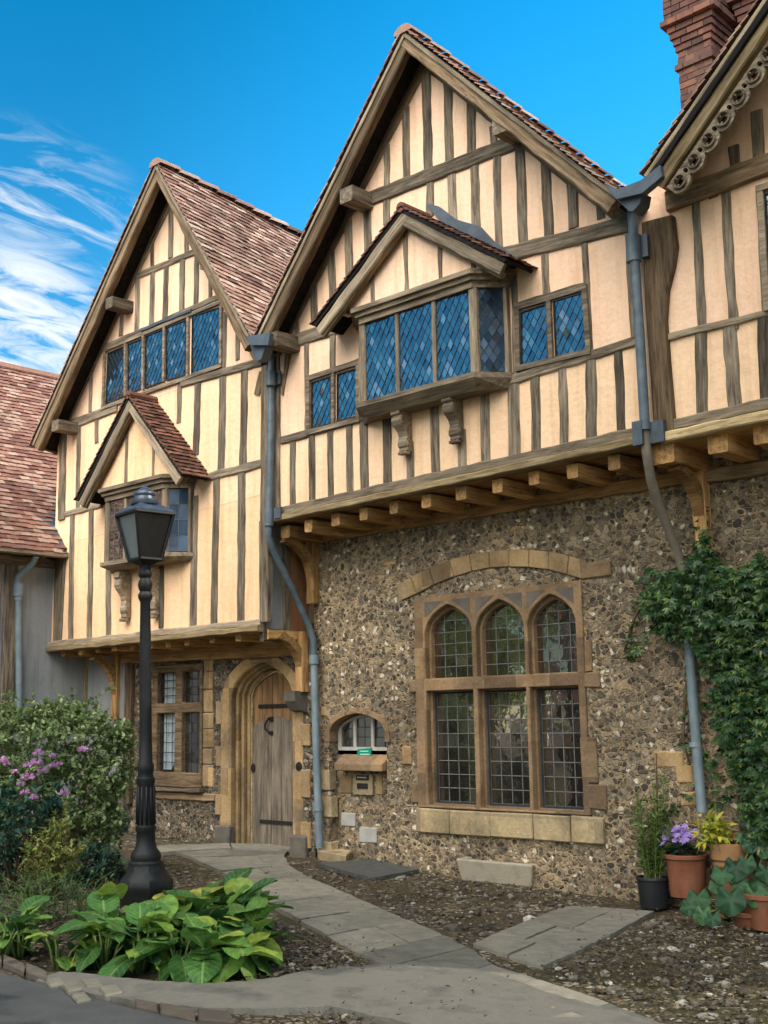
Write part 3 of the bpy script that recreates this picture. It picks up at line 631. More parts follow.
    for sx in (-1, 1):
        A = V((cx + sx * hood_half, yg, eave_z)); T = V((cx, yg, apex_z)); dep = J - yg
        slab(A, A + V((0, dep, 0)), T + V((0, dep, 0)), T, 0.04, 'roof_deck', w, 'shadow_black_board')
        W = T - A
        tiles(A - W.normalized() * .04 + V((0, -.02, 0)), (0, 1, 0), W, dep + .02, W.length + .03, 'roof', w, 'dark_tiles', tw=0.13, gauge=0.085, sag=0.02)
        d = W.normalized(); n = V((-d.z, 0, d.x)); n = n if n.z > 0 else -n
        beam(A - n * .115, T - n * .095, 0.13, 'bargeboard', w, 'silver_timber', out_=-0.005, in_=0.05)
        beam(A - n * .17 + V((0, 0.03, 0)), T - n * .14 + V((0, 0.03, 0)), 0.06, 'bargeboard', w, 'brown_timber', out_=-0.01, in_=0.06)
    MB().tube([V((cx, yg - .02, apex_z + .01)), V((cx, J, apex_z + .01))], 0.06, 8).build('ridge_tiles', ['dark_tiles'], w)
    for (x, ztop, dd, h, ww) in corb: corbel(w, x, ztop, dd, h, ww)
    return w

# ================================================================== the middle house
mid = thing('timber_framed_house', (-8.1, 0, zg(-8.1, 0)), 'middle half-timbered house with a diamond-leaded oriel over an arched stone window', 'house', 'gabled timber-framed houses')
XL, XR = -10.73, -5.60
bl, br = F(275, 516, J), F(641, 436, J)
sl, sr = F(282, 441, J), F(636, 341.5, J)
railz = lambda x: sl.z + (sr.z - sl.z) * (x - sl.x) / (sr.x - sl.x)
botz = lambda x: bl.z + (br.z - bl.z) * (x - bl.x) / (br.x - bl.x)
A_M = (-8.13, 9.10)
MB().prism([[V((XL, J, railz(XL))), V((XR, J, railz(XR))), V((XR, J, 6.25)), V((-8.15, J, 8.95)), V((XL, J, 6.10))]], (0, 0.2, 0)).build('plaster_wall', ['pink_plaster'], mid)
plaster('cream_plaster', (0.79, 0.53, 0.33), (0.84, 0.59, 0.375), (0.58, 0.36, 0.19))
MB().prism([[V((XL, J, botz(XL))), V((XR, J, botz(XR))), V((XR, J, railz(XR) - .003)), V((XL, J, railz(XL) - .003))]], (0, 0.2, 0)).build('plaster_wall', ['cream_plaster'], mid)
# return walls and back so that the house is a solid body
MB().box((XR - .1, 2.6, 5.1), (0.2, 6.0, 2.0)).box((XL + .12, 2.6, 5.1), (0.2, 6.0, 2.0)).box((-8.16, 5.6, 3.0), (4.9, 0.2, 6.2)).build('side_wall', ['cream_plaster'], mid)
studs([((387, 149), (387, 189), 6), ((405.5, 112), (407, 178), 7.5), ((426, 72), (428.5, 170), 9.5), ((448, 86), (450, 160), 9), ((470.7, 102), (471.5, 152), 9), ((493, 130), (494, 143), 8),
       ((430, 186), (430, 215), 8), ((452, 174), (453, 222), 9), ((474.6, 166), (476.6, 226), 9), ((497, 157), (499, 247), 8), ((519.5, 148), (523.5, 243), 10), ((545, 160), (549, 236), 10),
       ((571.5, 183), (574, 226), 10.5), ((600.5, 204), (601, 217), 9), ((387, 203), (387, 222), 7), ((367, 210), (368, 256), 8), ((347.6, 219), (349.6, 280), 8), ((330, 246), (333, 303), 8), ((313.7, 284), (314.5, 319), 7),
       ((296, 318), (297, 336), 5)], mid)
studs([((306.7, 346), (307.4, 432), 5), ((333, 333), (333, 371), 6), ((545, 254), (547, 297), 8), ((584, 239), (590, 350), 6.5), ((513.5, 262), (516, 378), 6), ((627.5, 233), (634, 344), 5)], mid)
studs([((293, 443), (293, 511), 6.5), ((312, 438), (312.5, 507), 6.5), ((330.5, 433), (331, 503), 6.5), ((349.7, 428), (350.7, 498), 7), ((364, 422), (365, 495), 9), ((387, 416), (388, 490), 9), ((410, 446), (410.6, 485), 8),
       ((434, 402), (436, 478), 9), ((462, 434), (462.4, 474), 8), ((485, 390), (486, 468), 9.5), ((513, 380), (514.3, 462), 12), ((535, 376), (536, 454), 10), ((562, 369), (564, 448), 9), ((591, 362), (592, 443), 11), ((618, 354), (621, 436), 9.5)], mid)
pbeam((340, 211), (521, 140), 14, 'collar_beam', mid, mat='weathered_timber', out_=0.03)
pbeam((278, 347), (345, 325), 13, 'tie_beam', mid, out_=0.03); pbeam((502, 256), (629, 224), 16, 'tie_beam', mid, out_=0.03)
pbeam((282, 441), (364, 417), 8, 'rail', mid, out_=0.027); pbeam((510, 381), (637, 341), 10, 'rail', mid, out_=0.027); pbeam((310, 378), (362, 361), 5, 'rail', mid, out_=0.024); pbeam((515, 306), (586, 285), 5, 'rail', mid, out_=0.024)
beam(V((XL + .06, J, botz(XL))), V((XL + .06, J, 6.1)), 0.14, 'corner_post', mid, out_=0.035); beam(F(289, 352, J), F(283, 395, J), 0.10, 'corner_post', mid, 'brown_timber', out_=0.03, w2=0.03)
# wall rafters
for s_, (fx, fz) in ((-1, (XL + .08, 6.06)), (1, (XR - .06, 6.2))):
    beam((fx, J, fz), (-8.14, J, 8.88), 0.15, 'wall_rafter', mid, 'brown_timber', out_=0.022)
# bressummer: hewn beam with a moulded fillet
beam((XL - .03, J, botz(XL) + .03), (XR + .05, J, botz(XR) + .03), 0.11, 'bressummer', mid, 'silver_timber', out_=0.05, jit=0.008)
beam((XL - .05, J, botz(XL) - .055), (XR + .05, J, botz(XR) - .055), 0.075, 'bressummer', mid, 'buff_board', out_=0.085, jit=0.008)
MB().prism([[V((XL, J, botz(XL) - .09)), V((XR, J, botz(XR) - .09)), V((XR, 0.1, botz(XR) - .08)), V((XL, 0.1, botz(XL) - .08))]], (0, 0, 0.05)).build('jetty_soffit', ['oak'], mid)
for (px, py) in ((307, 526), (334.4, 519.6), (362, 514), (392.5, 507), (424.5, 501), (460, 492.8), (496, 485.7), (532, 477.8), (571.5, 470.8), (613.4, 462)):
    p = F(px, py, -0.62); joist(p.x, p.z, mid)
p = F(284, 532, -.62); joist(p.x, p.z, mid, w=0.16, h=0.15)
beam((XL + .1, -.03, 3.82), (XR, -.03, 3.82), 0.13, 'wall_plate', mid, 'oak', out_=0.03)
bracket(mid, F(316, 580, 0).x, F(316, 548, 0).z + .02, F(316, 600, 0).z, reach=0.55)
bracket(mid, F(704, 500, 0).x, F(704, 478, 0).z, F(704, 545, 0).z, reach=0.55)
p = F(664, 452, -.62); joist(p.x, p.z + .0, mid, w=0.24, h=0.22, y0=-.66)
# purlin ends poking through the gable
for (px, py) in ((349, 196), (503, 126)):
    q = F(px, py, -.95); beam((q.x, -1.0, q.z), (q.x, J, q.z), 0.19, 'purlin_end', mid, 'weathered_timber', out_=0.09, in_=0.09, nrm=(0, 0, -1))
q = F(276, 341, -.95); beam((q.x, -1.02, q.z), (q.x, J, q.z), 0.2, 'purlin_end', mid, 'weathered_timber', out_=0.09, in_=0.09, nrm=(0, 0, -1))
footL, footR = (-10.68, 6.10), (-5.52, 6.32)
gable_roof(mid, footL[0], footL[1], footR[0], footR[1], A_M[0], A_M[1], -1.02, 5.6, drop=.76)
verge(mid, footL, A_M, -1.02, J, 'brown_timber'); verge(mid, footR, A_M, -1.02, J, 'brown_timber')
window(mid, [(309.5, 379), (359.5, 363), (359.5, 420), (309.5, 433)], [[(312, 382), (331.5, 376), (331.5, 424), (312, 430)], [(337.5, 374), (357.5, 368), (357.5, 417), (337.5, 422)]], J, mull=[((334.5, 372), (334.5, 426))], label='two-light leaded window left of the oriel')
window(mid, [(518.5, 308), (585.5, 288), (590, 352), (519.5, 369)], [[(521, 312), (547.5, 303), (549, 360), (521.6, 366)], [(553.4, 300.5), (583.5, 292), (587, 351), (556, 358)]], J, mull=[((550, 300), (552.5, 362))], label='two-light leaded window right of the oriel')
bz = F(420, 393, J - .27)
bay_mid = bay(mid, -8.16, -8.94, -7.36, 0.27, 5.03, 5.93, 7.00, 6.04, 1.38, 'oriel of diamond-leaded lights under a tiled gable', 'diamond', (0.088, 0.145), 3, (-.42, -.05, .30, .62, -.7),
    [(F(408, 420, J).x, 4.89, 0.2, 0.45, 0.13), (F(459, 405, J).x, 4.89, 0.2, 0.45, 0.13)], 0.16, 0.17, 'pink_plaster', 'glass_upper')
# lead flashing dressed over the oriel roof against the wall
mb = MB(); fl = [(426, 203), (438, 206), (455, 219), (479, 226), (492, 240), (512, 254), (524, 263), (500, 258), (470, 240), (440, 222)]
MB().prism([[F(x, y, J - .045) for x, y in fl]], (0, 0.04, 0)).build('lead_flashing', ['lead'], mid)
# ---- flint wall of the ground floor with its openings
wx0, wx1 = F(417, 700).x, F(587, 700).x; wzb, wzt = F(505, 812).z, F(500, 592).z
nx0, nx1 = F(330.5, 780).x, F(386, 780).x; nzs, nza = F(358, 731).z, F(359, 713).z
def arch(x0, x1, zb, zs, za, y, n=9, point=0.35):
    xm = (x0 + x1) / 2; h = za - zs; o = [V((x0, y, zb))]
    for i in range(n + 1):
        t = i / n; o.append(V((x0 + (xm - x0) * t, y, zs + h * ((1 - point) * math.sqrt(max(0, t * (2 - t))) + point * t))))
    for i in range(n - 1, -1, -1):
        t = i / n; o.append(V((x1 - (x1 - xm) * t, y, zs + h * ((1 - point) * math.sqrt(max(0, t * (2 - t))) + point * t))))
    o.append(V((x1, y, zb))); return o
fw = [V((-10.72, 0, -.3)), V((-5.50, 0, -.5)), V((-5.50, 0, 3.95)), V((-10.72, 0, 3.95))]
MB().prism([fw, [V((wx0, 0, wzb)), V((wx1, 0, wzb)), V((wx1, 0, wzt)), V((wx0, 0, wzt))], arch(nx0 - .02, nx1 + .02, -.1, nzs, nza + .02, 0, point=.15)], (0, 0.5, 0), back=False).build('stone_wall', ['flint_wall'], mid)
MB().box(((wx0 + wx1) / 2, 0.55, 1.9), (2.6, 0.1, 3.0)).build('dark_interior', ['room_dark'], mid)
# ---- great stone window
lx = [(F(427.5, 700).x, F(474.5, 700).x), (F(479, 700).x, F(527.5, 700).x), (F(531, 700).x, F(580, 700).x)]
ztr0, ztr1 = F(500, 688.5).z, F(500, 676).z; zspr = F(500, 626).z; zap = F(500, 599).z; zsl = F(505, 809).z
outer = [V((wx0, -.025, zsl - .02)), V((wx1, -.025, zsl - .02)), V((wx1, -.025, wzt + .03)), V((wx0, -.025, wzt + .03))]
h1 = []; h2 = []
for (a, b) in lx:
    h1 += [arch(a, b, ztr1, zspr, zap, -.025), [V((a, -.025, zsl)), V((b, -.025, zsl)), V((b, -.025, ztr0)), V((a, -.025, ztr0))]]
    h2 += [arch(a + .025, b - .025, ztr1 + .01, zspr, zap - .05, .05), [V((a + .025, .05, zsl + .02)), V((b - .025, .05, zsl + .02)), V((b - .025, .05, ztr0 - .015)), V((a + .025, .05, ztr0 - .015))]]
gw = MB().prism([outer] + h1, (0, 0.075, 0)); outer2 = [p + V((0, .075, 0)) for p in outer]
gw.prism([outer2] + h2, (0, 0.09, 0)); gwin = bevel(gw.build('window', ['orange_stone'], mid), 0.008); gwin['label'] = 'arched three-light stone mullioned window with a transom'
# spandrels above each light: shade of sunken panels painted as flat dark pieces
sp = MB()
for (a, b) in lx:
    m_ = (a + b) / 2; zt_ = wzt - .03
    for (x0, x1, sx) in ((a + .01, m_ - .06, 1), (b - .01, m_ + .06, -1)):
        sp.prism([[V((x0, -.029, zt_)), V((x1, -.029, zt_)), V((x0, -.029, zspr + .16))]], (0, .004, 0))
build_split(sp, 'spandrel', ['dark_stone'], gwin)
for i, (a, b) in enumerate(lx):
    up = arch(a + .02, b - .02, ztr1 + .005, zspr, zap - .045, .115)
    pane(up, gwin, 'grid', (4, 6), 'glass_lower', 'came_pale', tilt=0.006, cw=0.009)
    x0, x1, z0, z1 = a + .045, b - .045, zsl + .04, ztr0 - .03
    pane([V((x0, .115, z0)), V((x1, .115, z0)), V((x1, .115, z1)), V((x0, .115, z1))], gwin, 'grid', (4, 8), 'glass_lower', 'came_pale', tilt=0.006, cw=0.010)
    c_ = MB()
    for (xx, zz, ww, hh) in ((x0 - .012, (z0 + z1) / 2, .03, z1 - z0 + .05), (x1 + .012, (z0 + z1) / 2, .03, z1 - z0 + .05), ((x0 + x1) / 2, z0 - .012, x1 - x0, .03), ((x0 + x1) / 2, z1 + .012, x1 - x0, .03)): c_.box((xx, .11, zz), (ww, .02, hh))
    c_.build('casement', ['came_dark'], gwin)
# sill, quoins and relieving arch
s0, s1 = F(417, 817).x, F(606, 826).x; zb_ = F(510, 838).z
mb = MB(); cuts = [s0, s0 + .5, s0 + 1.05, s0 + 1.6, s0 + 2.05, s1]
for i in range(5): mb.box(((cuts[i] + cuts[i + 1]) / 2, .04, (zb_ + zsl - .03) / 2), (cuts[i + 1] - cuts[i] - .008, .17, zsl - .035 - zb_), jit=.006)
build_split(mb, 'window_sill', ['pale_stone'], gwin, 0.012)
mb = MB()
for (x0, y0, x1, y1) in ((411, 680, 417.5, 693), (403, 746, 412, 764), (413, 783, 419, 803), (586, 640, 592, 672), (585, 672, 600, 688), (583, 737, 597, 783), (587, 785, 607, 809), (416, 640, 421, 668), (585, 560, 611, 579)):
    a, b = F(x0, y1), F(x1, y0); mb.box(((a.x + b.x) / 2, .04, (a.z + b.z) / 2), (b.x - a.x, .13 + RND.uniform(0, .01), b.z - a.z), jit=.006)
build_split(mb, 'quoin', ['orange_stone'], gwin, 0.012)
mb = MB(); top = [(397, 585), (412, 577), (430, 567.5), (450, 560), (470, 554.5), (490, 551), (510, 549.5), (530, 549.5), (550, 551.5), (570, 556), (588, 561)]
bt = [(402, 601), (418, 594), (435, 585), (455, 577), (473, 571.5), (491, 568), (510, 567), (530, 567.5), (550, 570), (568, 575), (586, 580)]
for i in range(len(top) - 1):
    q = [F(*top[i]), F(*top[i + 1]), F(*bt[i + 1]), F(*bt[i])]; c_ = sum(q, V((0, 0, 0))) / 4
    q = [c_ + (p - c_) * .975 + V((0, -.02 - RND.uniform(0, .012), 0)) for p in q]; mb.prism([q], (0, .12, 0))
build_split(mb, 'voussoir', ['gold_stone'], mid, 0.008)
# odd pale blocks let into the flint
mb = MB()
for (x0, y0, x1, y1) in ((655, 752, 684, 768), (676, 765, 694, 782), (681, 792, 696, 806), (384, 557, 396, 566), (318.5, 696, 322, 708), (321, 706, 327, 716), (452, 558, 462, 565)):
    a, b = F(x0, y1), F(x1, y0); mb.box(((a.x + b.x) / 2, .04, (a.z + b.z) / 2), (b.x - a.x, .105, b.z - a.z), jit=.012)
build_split(mb, 'stone_block', ['gold_stone'], mid, 0.015)
# ---- blocked doorway with a small window, letter slot and sign
yb_ = 0.13
MB().box(((nx0 + nx1) / 2, yb_ + .1, 0.55), (nx1 - nx0 + .1, .2, 1.4)).build('blocking_wall', ['flint_wall'], mid)
ring = []; a1 = arch(nx0 - .07, nx1 + .07, nzs - .12, nzs, nza + .07, -.012, point=.15); a2 = arch(nx0, nx1, nzs - .12, nzs, nza, -.012, point=.15)
mb = MB()
for i in range(len(a1) - 1): mb.prism([[a1[i], a1[i + 1], a2[i + 1], a2[i]]], (0, .16, 0))
mb.build('arch_ring', ['orange_stone'], mid)
mb = MB()
for (x0, y0, x1, y1, yy) in ((321, 797, 332, 817, -.006), (321, 842, 332, 858, -.004), (322, 770, 330, 790, -.006)):
    a, b = F(x0, y1), F(x1, y0); mb.box(((a.x + b.x) / 2, .05 + yy, (a.z + b.z) / 2), (b.x - a.x, .12, b.z - a.z), jit=.006)
build_split(mb, 'jamb_stone', ['pale_stone'], mid, .006)
zsill = F(358, 763, .02).z
mb = MB(); x0, x1 = F(335, 766, .0).x, F(383, 766, .0).x
mb.add([V((x0, .16, zsill + .115)), V((x1, .16, zsill + .115)), V((x1, -.02, zsill - .01)), V((x0, -.02, zsill - .01)), V((x0, .16, zsill - .09)), V((x1, .16, zsill - .09)), V((x1, -.02, zsill - .09)), V((x0, -.02, zsill - .09))], [(0, 1, 2, 3), (3, 2, 6, 7), (0, 3, 7, 4), (1, 5, 6, 2), (4, 7, 6, 5)])
build_split(mb, 'window_sill', ['orange_stone'], mid, .008)
zf0 = zsill + .09; xs0, xs1 = nx0 + .0, nx1 + .02
fr = MB(); ho = arch(xs0, xs1, zf0, nzs, nza, yb_)
bars = [F(338.5 + 3, 740, yb_).x, F(354.6, 740, yb_).x, F(372.3, 740, yb_).x]
holes = []; edges = [xs0 + .05] + [bars[1] - .02, bars[1] + .02, bars[2] - .02, bars[2] + .02] + [xs1 - .02]
def zarc(x):
    xm = (xs0 + xs1) / 2; t = 1 - abs(x - xm) / ((xs1 - xs0) / 2); t = max(0, min(1, t)); return nzs + (nza - nzs) * (.85 * math.sqrt(t * (2 - t)) + .15 * t)
for k in range(3):
    a, b = edges[2 * k], edges[2 * k + 1]; o = [V((a, yb_, zf0 + .09)), V((b, yb_, zf0 + .09))] + [V((b + (a - b) * i / 5, yb_, zarc(b + (a - b) * i / 5) - .05)) for i in range(6)]
    holes.append(o)
win_s = fr.prism([ho] + holes, (0, .05, 0)).build('window', ['white_frame'], mid); win_s['label'] = 'small round-headed window with white bars'
for o in holes: pane([p + V((0, .03, 0)) for p in o], win_s, 'grid', (2, 3), 'glass_lower', 'came_dark', cw=.01)
sg = [F(357.5, 749, yb_ - .02), F(371, 748, yb_ - .02), F(371, 757, yb_ - .02), F(357, 758.5, yb_ - .02)]
sign = MB().prism([sg], (0, .012, 0)).build('sign', ['sign_green'], None); tag(sign, 'small green notice plate fixed below the little arched window', 'sign')
mb = MB(); c0, c1 = sg[0], sg[2]
for k in range(3): mb.box(((c0.x + c1.x) / 2 + .01 * (k % 2), yb_ - .022, c0.z - .025 - k * .035), ((c1.x - c0.x) * (.62 + .1 * (k % 2)), .004, .009))
mb.build('lettering', ['sign_white'], sign)
a, b = F(355, 794, yb_), F(374, 774, yb_)
lb_ = MB().box(((a.x + b.x) / 2, yb_ - .005, (a.z + b.z) / 2), (b.x - a.x, .05, b.z - a.z), jit=.004).build('letterbox', ['pale_stone'], mid)
cxl, czl = (a.x + b.x) / 2, (a.z + b.z) / 2
MB().box((cxl, yb_ - .034, czl + .075), (.2, .012, .055)).box((cxl, yb_ - .03, czl - .02), (.17, .02, .06)).build('slot', ['iron'], lb_)
MB().box((cxl, yb_ - .043, czl + .077), (.15, .004, .014)).build('lettering', ['white_stone'], lb_)
mb = MB()
for (x0, y0, x1, y1, yy) in ((341, 775, 352, 793, .0), (376, 774, 383, 794, .0)):
    a, b = F(x0, y1, yb_), F(x1, y0, yb_); mb.box(((a.x + b.x) / 2, yb_ + .03, (a.z + b.z) / 2), (b.x - a.x, .085, b.z - a.z), jit=.005)
build_split(mb, 'stone_block', ['gold_stone'], mid, .006)
mb = MB()
for (x0, y0, x1, y1) in ((341.5, 813, 356, 826), (360, 828, 376.5, 842)):
    a, b = F(x0, y1, yb_), F(x1, y0, yb_); mb.box(((a.x + b.x) / 2, yb_ + .03, (a.z + b.z) / 2), (b.x - a.x, .09, b.z - a.z), jit=.008)
build_split(mb, 'stone_block', ['white_stone'], mid, .008)

# ================================================================== the left house
lef = thing('timber_framed_house', (-13.2, 0, zg(-13.2, 0)), 'half-timbered house behind the lamp post with a pointed plank door', 'house', 'gabled timber-framed houses')
A_L = (-12.72, 9.13); LXL, LXR = -15.62, -10.95
cl_, cr_ = F(62, 428, J), F(262, 362, J); rz = lambda x: cl_.z + (cr_.z - cl_.z) * (x - cl_.x) / (cr_.x - cl_.x)
b0, b1 = F(49, 647, J), F(270, 624, J); bzL = lambda x: b0.z + (b1.z - b0.z) * (x - b0.x) / (b1.x - b0.x)
MB().prism([[V((LXL, J, rz(LXL))), V((LXR, J, rz(LXR))), V((LXR, J, 6.12)), V((-12.85, J, 8.9)), V((LXL, J, 5.95))]], (0, .2, 0)).build('plaster_wall', ['pink_plaster'], lef)
MB().prism([[V((LXL, J, 4.203)), V((LXR, J, 4.323)), V((LXR, J, rz(LXR) - .003)), V((LXL, J, rz(LXL) - .003))]], (0, .2, 0)).build('plaster_wall', ['cream_plaster'], lef)
MB().prism([[V((LXL - .1, J, bzL(LXL))), V((LXR, J, bzL(LXR))), V((LXR, J, 4.32)), V((LXL, J, 4.2)), V((LXL, J, 4.0)), V((LXL - .1, J, 4.0))]], (0, .2, 0)).build('plaster_wall', ['ochre_plaster'], lef)
MB().box((LXL + .1, 2.6, 4.3), (.2, 6.0, 3.3)).box((LXR - .1, 2.6, 4.45), (.2, 6.0, 3.3)).box((-13.2, 5.6, 3.0), (4.5, .2, 6.0)).build('side_wall', ['ochre_plaster'], lef)
studs([((152.6, 241), (152.6, 268), 4), ((170.8, 200), (170.8, 256), 5), ((187, 228), (187, 254), 4.5),
       ((122, 310), (121, 334), 4), ((138, 278), (137, 330), 4.5), ((152.6, 271), (151.6, 324), 5), ((166.7, 266), (165.5, 316), 5), ((183, 259), (182, 310), 5), ((197, 253), (196, 304), 5), ((210.7, 279), (210.7, 298), 4),
       ((91.5, 372), (90.5, 410), 3), ((225, 316), (224, 366), 4.5), ((238, 335), (238, 358), 4.5)], lef)
studs([((79.5, 425), (78, 511), 4), ((97, 418), (97, 441), 4), ((180, 385), (179, 421), 4.5), ((198, 379), (196, 453), 6.5), ((223, 375), (221, 473), 7), ((245, 367), (243, 468), 7),
       ((72.7, 514), (70.6, 640), 5), ((91.6, 508), (89.6, 636), 5), ((109, 566), (108.6, 634), 5.5), ((161.5, 563), (161.5, 626), 5), ((195, 500), (193, 626), 6.5), ((217, 477), (214, 623), 7), ((242, 469), (241, 622), 7.5), ((56.5, 560), (55, 642), 3)], lef)
pbeam((134, 278), (203, 249), 6, 'rail', lef, out_=.027); pbeam((106, 347), (224, 295), 5, 'rail', lef, out_=.027)
pbeam((60, 429), (118, 407), 9, 'tie_beam', lef, out_=.03); pbeam((182, 384), (263, 362), 8, 'tie_beam', lef, out_=.03)
pbeam((63, 515), (103, 504), 6, 'rail', lef, out_=.027); pbeam((205, 478), (263, 463.5), 8, 'rail', lef, out_=.027)
pbeam((64, 433), (62, 520), 6, 'corner_post', lef, out_=.035); pbeam((62.5, 552), (58, 642), 8, 'corner_post', lef, mat='silver_timber', out_=.03)
pbeam((266.5, 366), (265, 622), 8, 'corner_post', lef, out_=.035); pbeam((263, 372), (257, 395), 6, 'brace', lef, out_=.02, mat='brown_timber')
for (fx, fz) in ((LXL + .08, 5.9), (LXR - .06, 6.05)): beam((fx, J, fz), (-12.83, J, 8.82), .14, 'wall_rafter', lef, 'brown_timber', out_=.022)
beam((LXL - .12, J, bzL(LXL) + .03), (LXR + .03, J, bzL(LXR) + .03), .085, 'bressummer', lef, 'silver_timber', out_=.05, jit=.008)
beam((LXL - .13, J, bzL(LXL) - .045), (LXR + .03, J, bzL(LXR) - .045), .07, 'bressummer', lef, 'buff_board', out_=.085, jit=.008)
MB().prism([[V((LXL, J, bzL(LXL) - .08)), V((LXR, J, bzL(LXR) - .08)), V((LXR, .1, bzL(LXR) - .07)), V((LXL, .1, bzL(LXL) - .07))]], (0, 0, .05)).build('jetty_soffit', ['oak'], lef)
for (px, py) in ((62, 652), (79, 650.5), (96.7, 648), (113, 646), (131, 645), (149, 643.5), (166.5, 642), (185, 640.8), (211, 638), (237, 635.8), (264, 633.5)):
    p = F(px, py, -.62); joist(p.x, p.z - .01, lef, w=.11, h=.11)
# shaded return wall between the two jetties, with its posts
xw = LXR + .02
MB().prism([[V((xw, J + .05, 2.7)), V((xw, -.33, 2.7)), V((xw, -.33, 4.0)), V((xw, J + .05, 4.0))]], (-.1, 0, 0)).build('return_panel', ['shaded_grey_plaster'], lef)
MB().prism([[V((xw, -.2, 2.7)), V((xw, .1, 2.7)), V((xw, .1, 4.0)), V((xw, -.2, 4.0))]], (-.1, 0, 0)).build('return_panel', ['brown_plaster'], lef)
beam((xw, -.265, 2.68), (xw, -.265, 4.0), .13, 'stud', lef, 'weathered_timber', nrm=(1, 0, 0)); beam((xw, J + .03, 2.68), (xw, J + .03, 4.0), .08, 'corner_post', lef, 'weathered_timber', nrm=(1, 0, 0))
beam((xw, J, 2.62), (xw, .05, 2.62), .14, 'bressummer', lef, 'weathered_timber', nrm=(1, 0, 0), out_=.03)
for (px, py) in ((129, 303.5), (207, 263)):
    q = F(px - 17 if px < 150 else px, py, -.95); beam((q.x, -1.0, q.z), (q.x, J, q.z), .17, 'purlin_end', lef, 'weathered_timber', out_=.08, in_=.08, nrm=(0, 0, -1))
q = F(58, 426, -.95); beam((q.x, -1.0, q.z), (q.x, J, q.z), .18, 'purlin_end', lef, 'weathered_timber', out_=.08, in_=.08, nrm=(0, 0, -1))
rend = FX(300, 237, A_L[0]); ridge_drop = (A_L[1] - rend.z) / (rend.y + 1.02) * 6.6
lfL, lfR = (-15.72, 5.72), (-10.70, 6.16)
gable_roof(lef, lfL[0], lfL[1], lfR[0], lfR[1], A_L[0], A_L[1], -1.02, 5.6, drop=ridge_drop)
verge(lef, lfL, A_L, -1.02, J); verge(lef, lfR, A_L, -1.02, J)
pw = [[(108.2, 353), (125, 346), (125, 396.5), (106, 406)], [(128.4, 344), (143.3, 338), (143.3, 388.5), (128.4, 394.5)], [(146.1, 336), (164.7, 328), (163.5, 382), (145.3, 389)], [(166.7, 327), (186.5, 319.7), (185.7, 376), (166.3, 381)], [(192.6, 315.7), (221.2, 306.8), (220, 364), (191.8, 375.5)]]
window(lef, [(106, 350.5), (222.5, 302), (222, 366), (104, 408.5)], pw, J, mull=[((126.7, 344), (126.7, 396)), ((144.7, 336), (144.3, 390)), ((165.7, 327), (165, 382)), ((189.5, 316), (188.8, 376))], bar=.05, label='long five-light leaded window high in the gable')
pbeam((143.5, 331), (194, 311), 3, 'lead_strip', lef, mat='lead', out_=.06)
bay_left = bay(lef, -13.16, -13.86, -12.56, .27, 3.76, 4.6, 5.93, 4.68, 1.2, 'small oriel under a steep tiled gable', 'grid', (3, 4), 3, (-.18, .33),
    [(F(129, 600, J).x, 3.62, .2, .62, .12), (F(158, 600, J).x, 3.62, .2, .62, .12)], .11, .17, 'ochre_plaster', 'glass_lower', came='came_pale')
# ---- ground floor of the left house
dx0, dx1 = F(231.5, 780).x, F(293, 780).x; dzs, dza = F(262, 694).z, F(262, 662).z
w0 = F(152, 787); w1 = F(204.5, 662)
lw = [V((-14.55, 0, -.2)), V((-10.69, 0, -.2)), V((-10.69, 0, 2.66)), V((-14.55, 0, 2.66))]
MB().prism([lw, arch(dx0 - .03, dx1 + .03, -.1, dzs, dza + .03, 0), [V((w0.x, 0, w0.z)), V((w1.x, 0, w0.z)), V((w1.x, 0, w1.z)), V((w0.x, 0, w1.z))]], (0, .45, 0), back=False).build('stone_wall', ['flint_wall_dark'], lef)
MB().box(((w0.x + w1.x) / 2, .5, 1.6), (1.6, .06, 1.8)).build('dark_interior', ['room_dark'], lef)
beam((F(122, 659, -.06).x, -.02, F(122, 659, -.02).z + .03), (F(298, 648, -.02).x, -.02, F(298, 648, -.02).z), .2, 'lintel', lef, 'oak', out_=.06, jit=.01)
# timber window in the flint
fx0, fx1, fz0, fz1 = w0.x + .01, w1.x - .01, w0.z + .01, w1.z - .01
ofr = [V((fx0, -.035, fz0)), V((fx1, -.035, fz0)), V((fx1, -.035, fz1)), V((fx0, -.035, fz1))]
xm0, xm1 = F(176.5, 720).x, F(183.5, 720).x; zt0, zt1 = F(180, 713).z, F(180, 703).z
xa_, xb_ = F(158.5, 720).x, F(201.5, 720).x; za_, zb2 = F(180, 772.5).z, F(180, 672).z
hl = [[V((a, -.035, c)), V((b, -.035, c)), V((b, -.035, d)), V((a, -.035, d))] for (a, b) in ((xa_, xm0), (xm1, xb_)) for (c, d) in ((za_, zt0), (zt1, zb2))]
lwin = bevel(MB().prism([ofr] + hl, (0, .14, 0)).build('window', ['brown_timber'], lef), .012); lwin['label'] = 'four-light wooden mullioned window beside the door'
_m, _nt = new_mat('glass_clear'); _t = N(_nt, 'ShaderNodeBsdfTransparent'); _t.inputs[0].default_value = (.75, .8, .8, 1); _g = N(_nt, 'ShaderNodeBsdfGlossy'); _g.inputs['Roughness'].default_value = .04; _s = N(_nt, 'ShaderNodeMixShader'); _s.inputs[0].default_value = .15; L(_nt, _t, 0, _s, 1); L(_nt, _g, 0, _s, 2); out(_nt, _s, 0); M['glass_clear'] = _m
for k, h_ in enumerate(hl):
    pane([p + V((0, .075, 0)) for p in h_], lwin, 'grid', (3, 4 if k % 2 else 6), 'glass_clear' if k < 2 else 'glass_lower', 'came_dark', cw=.011)
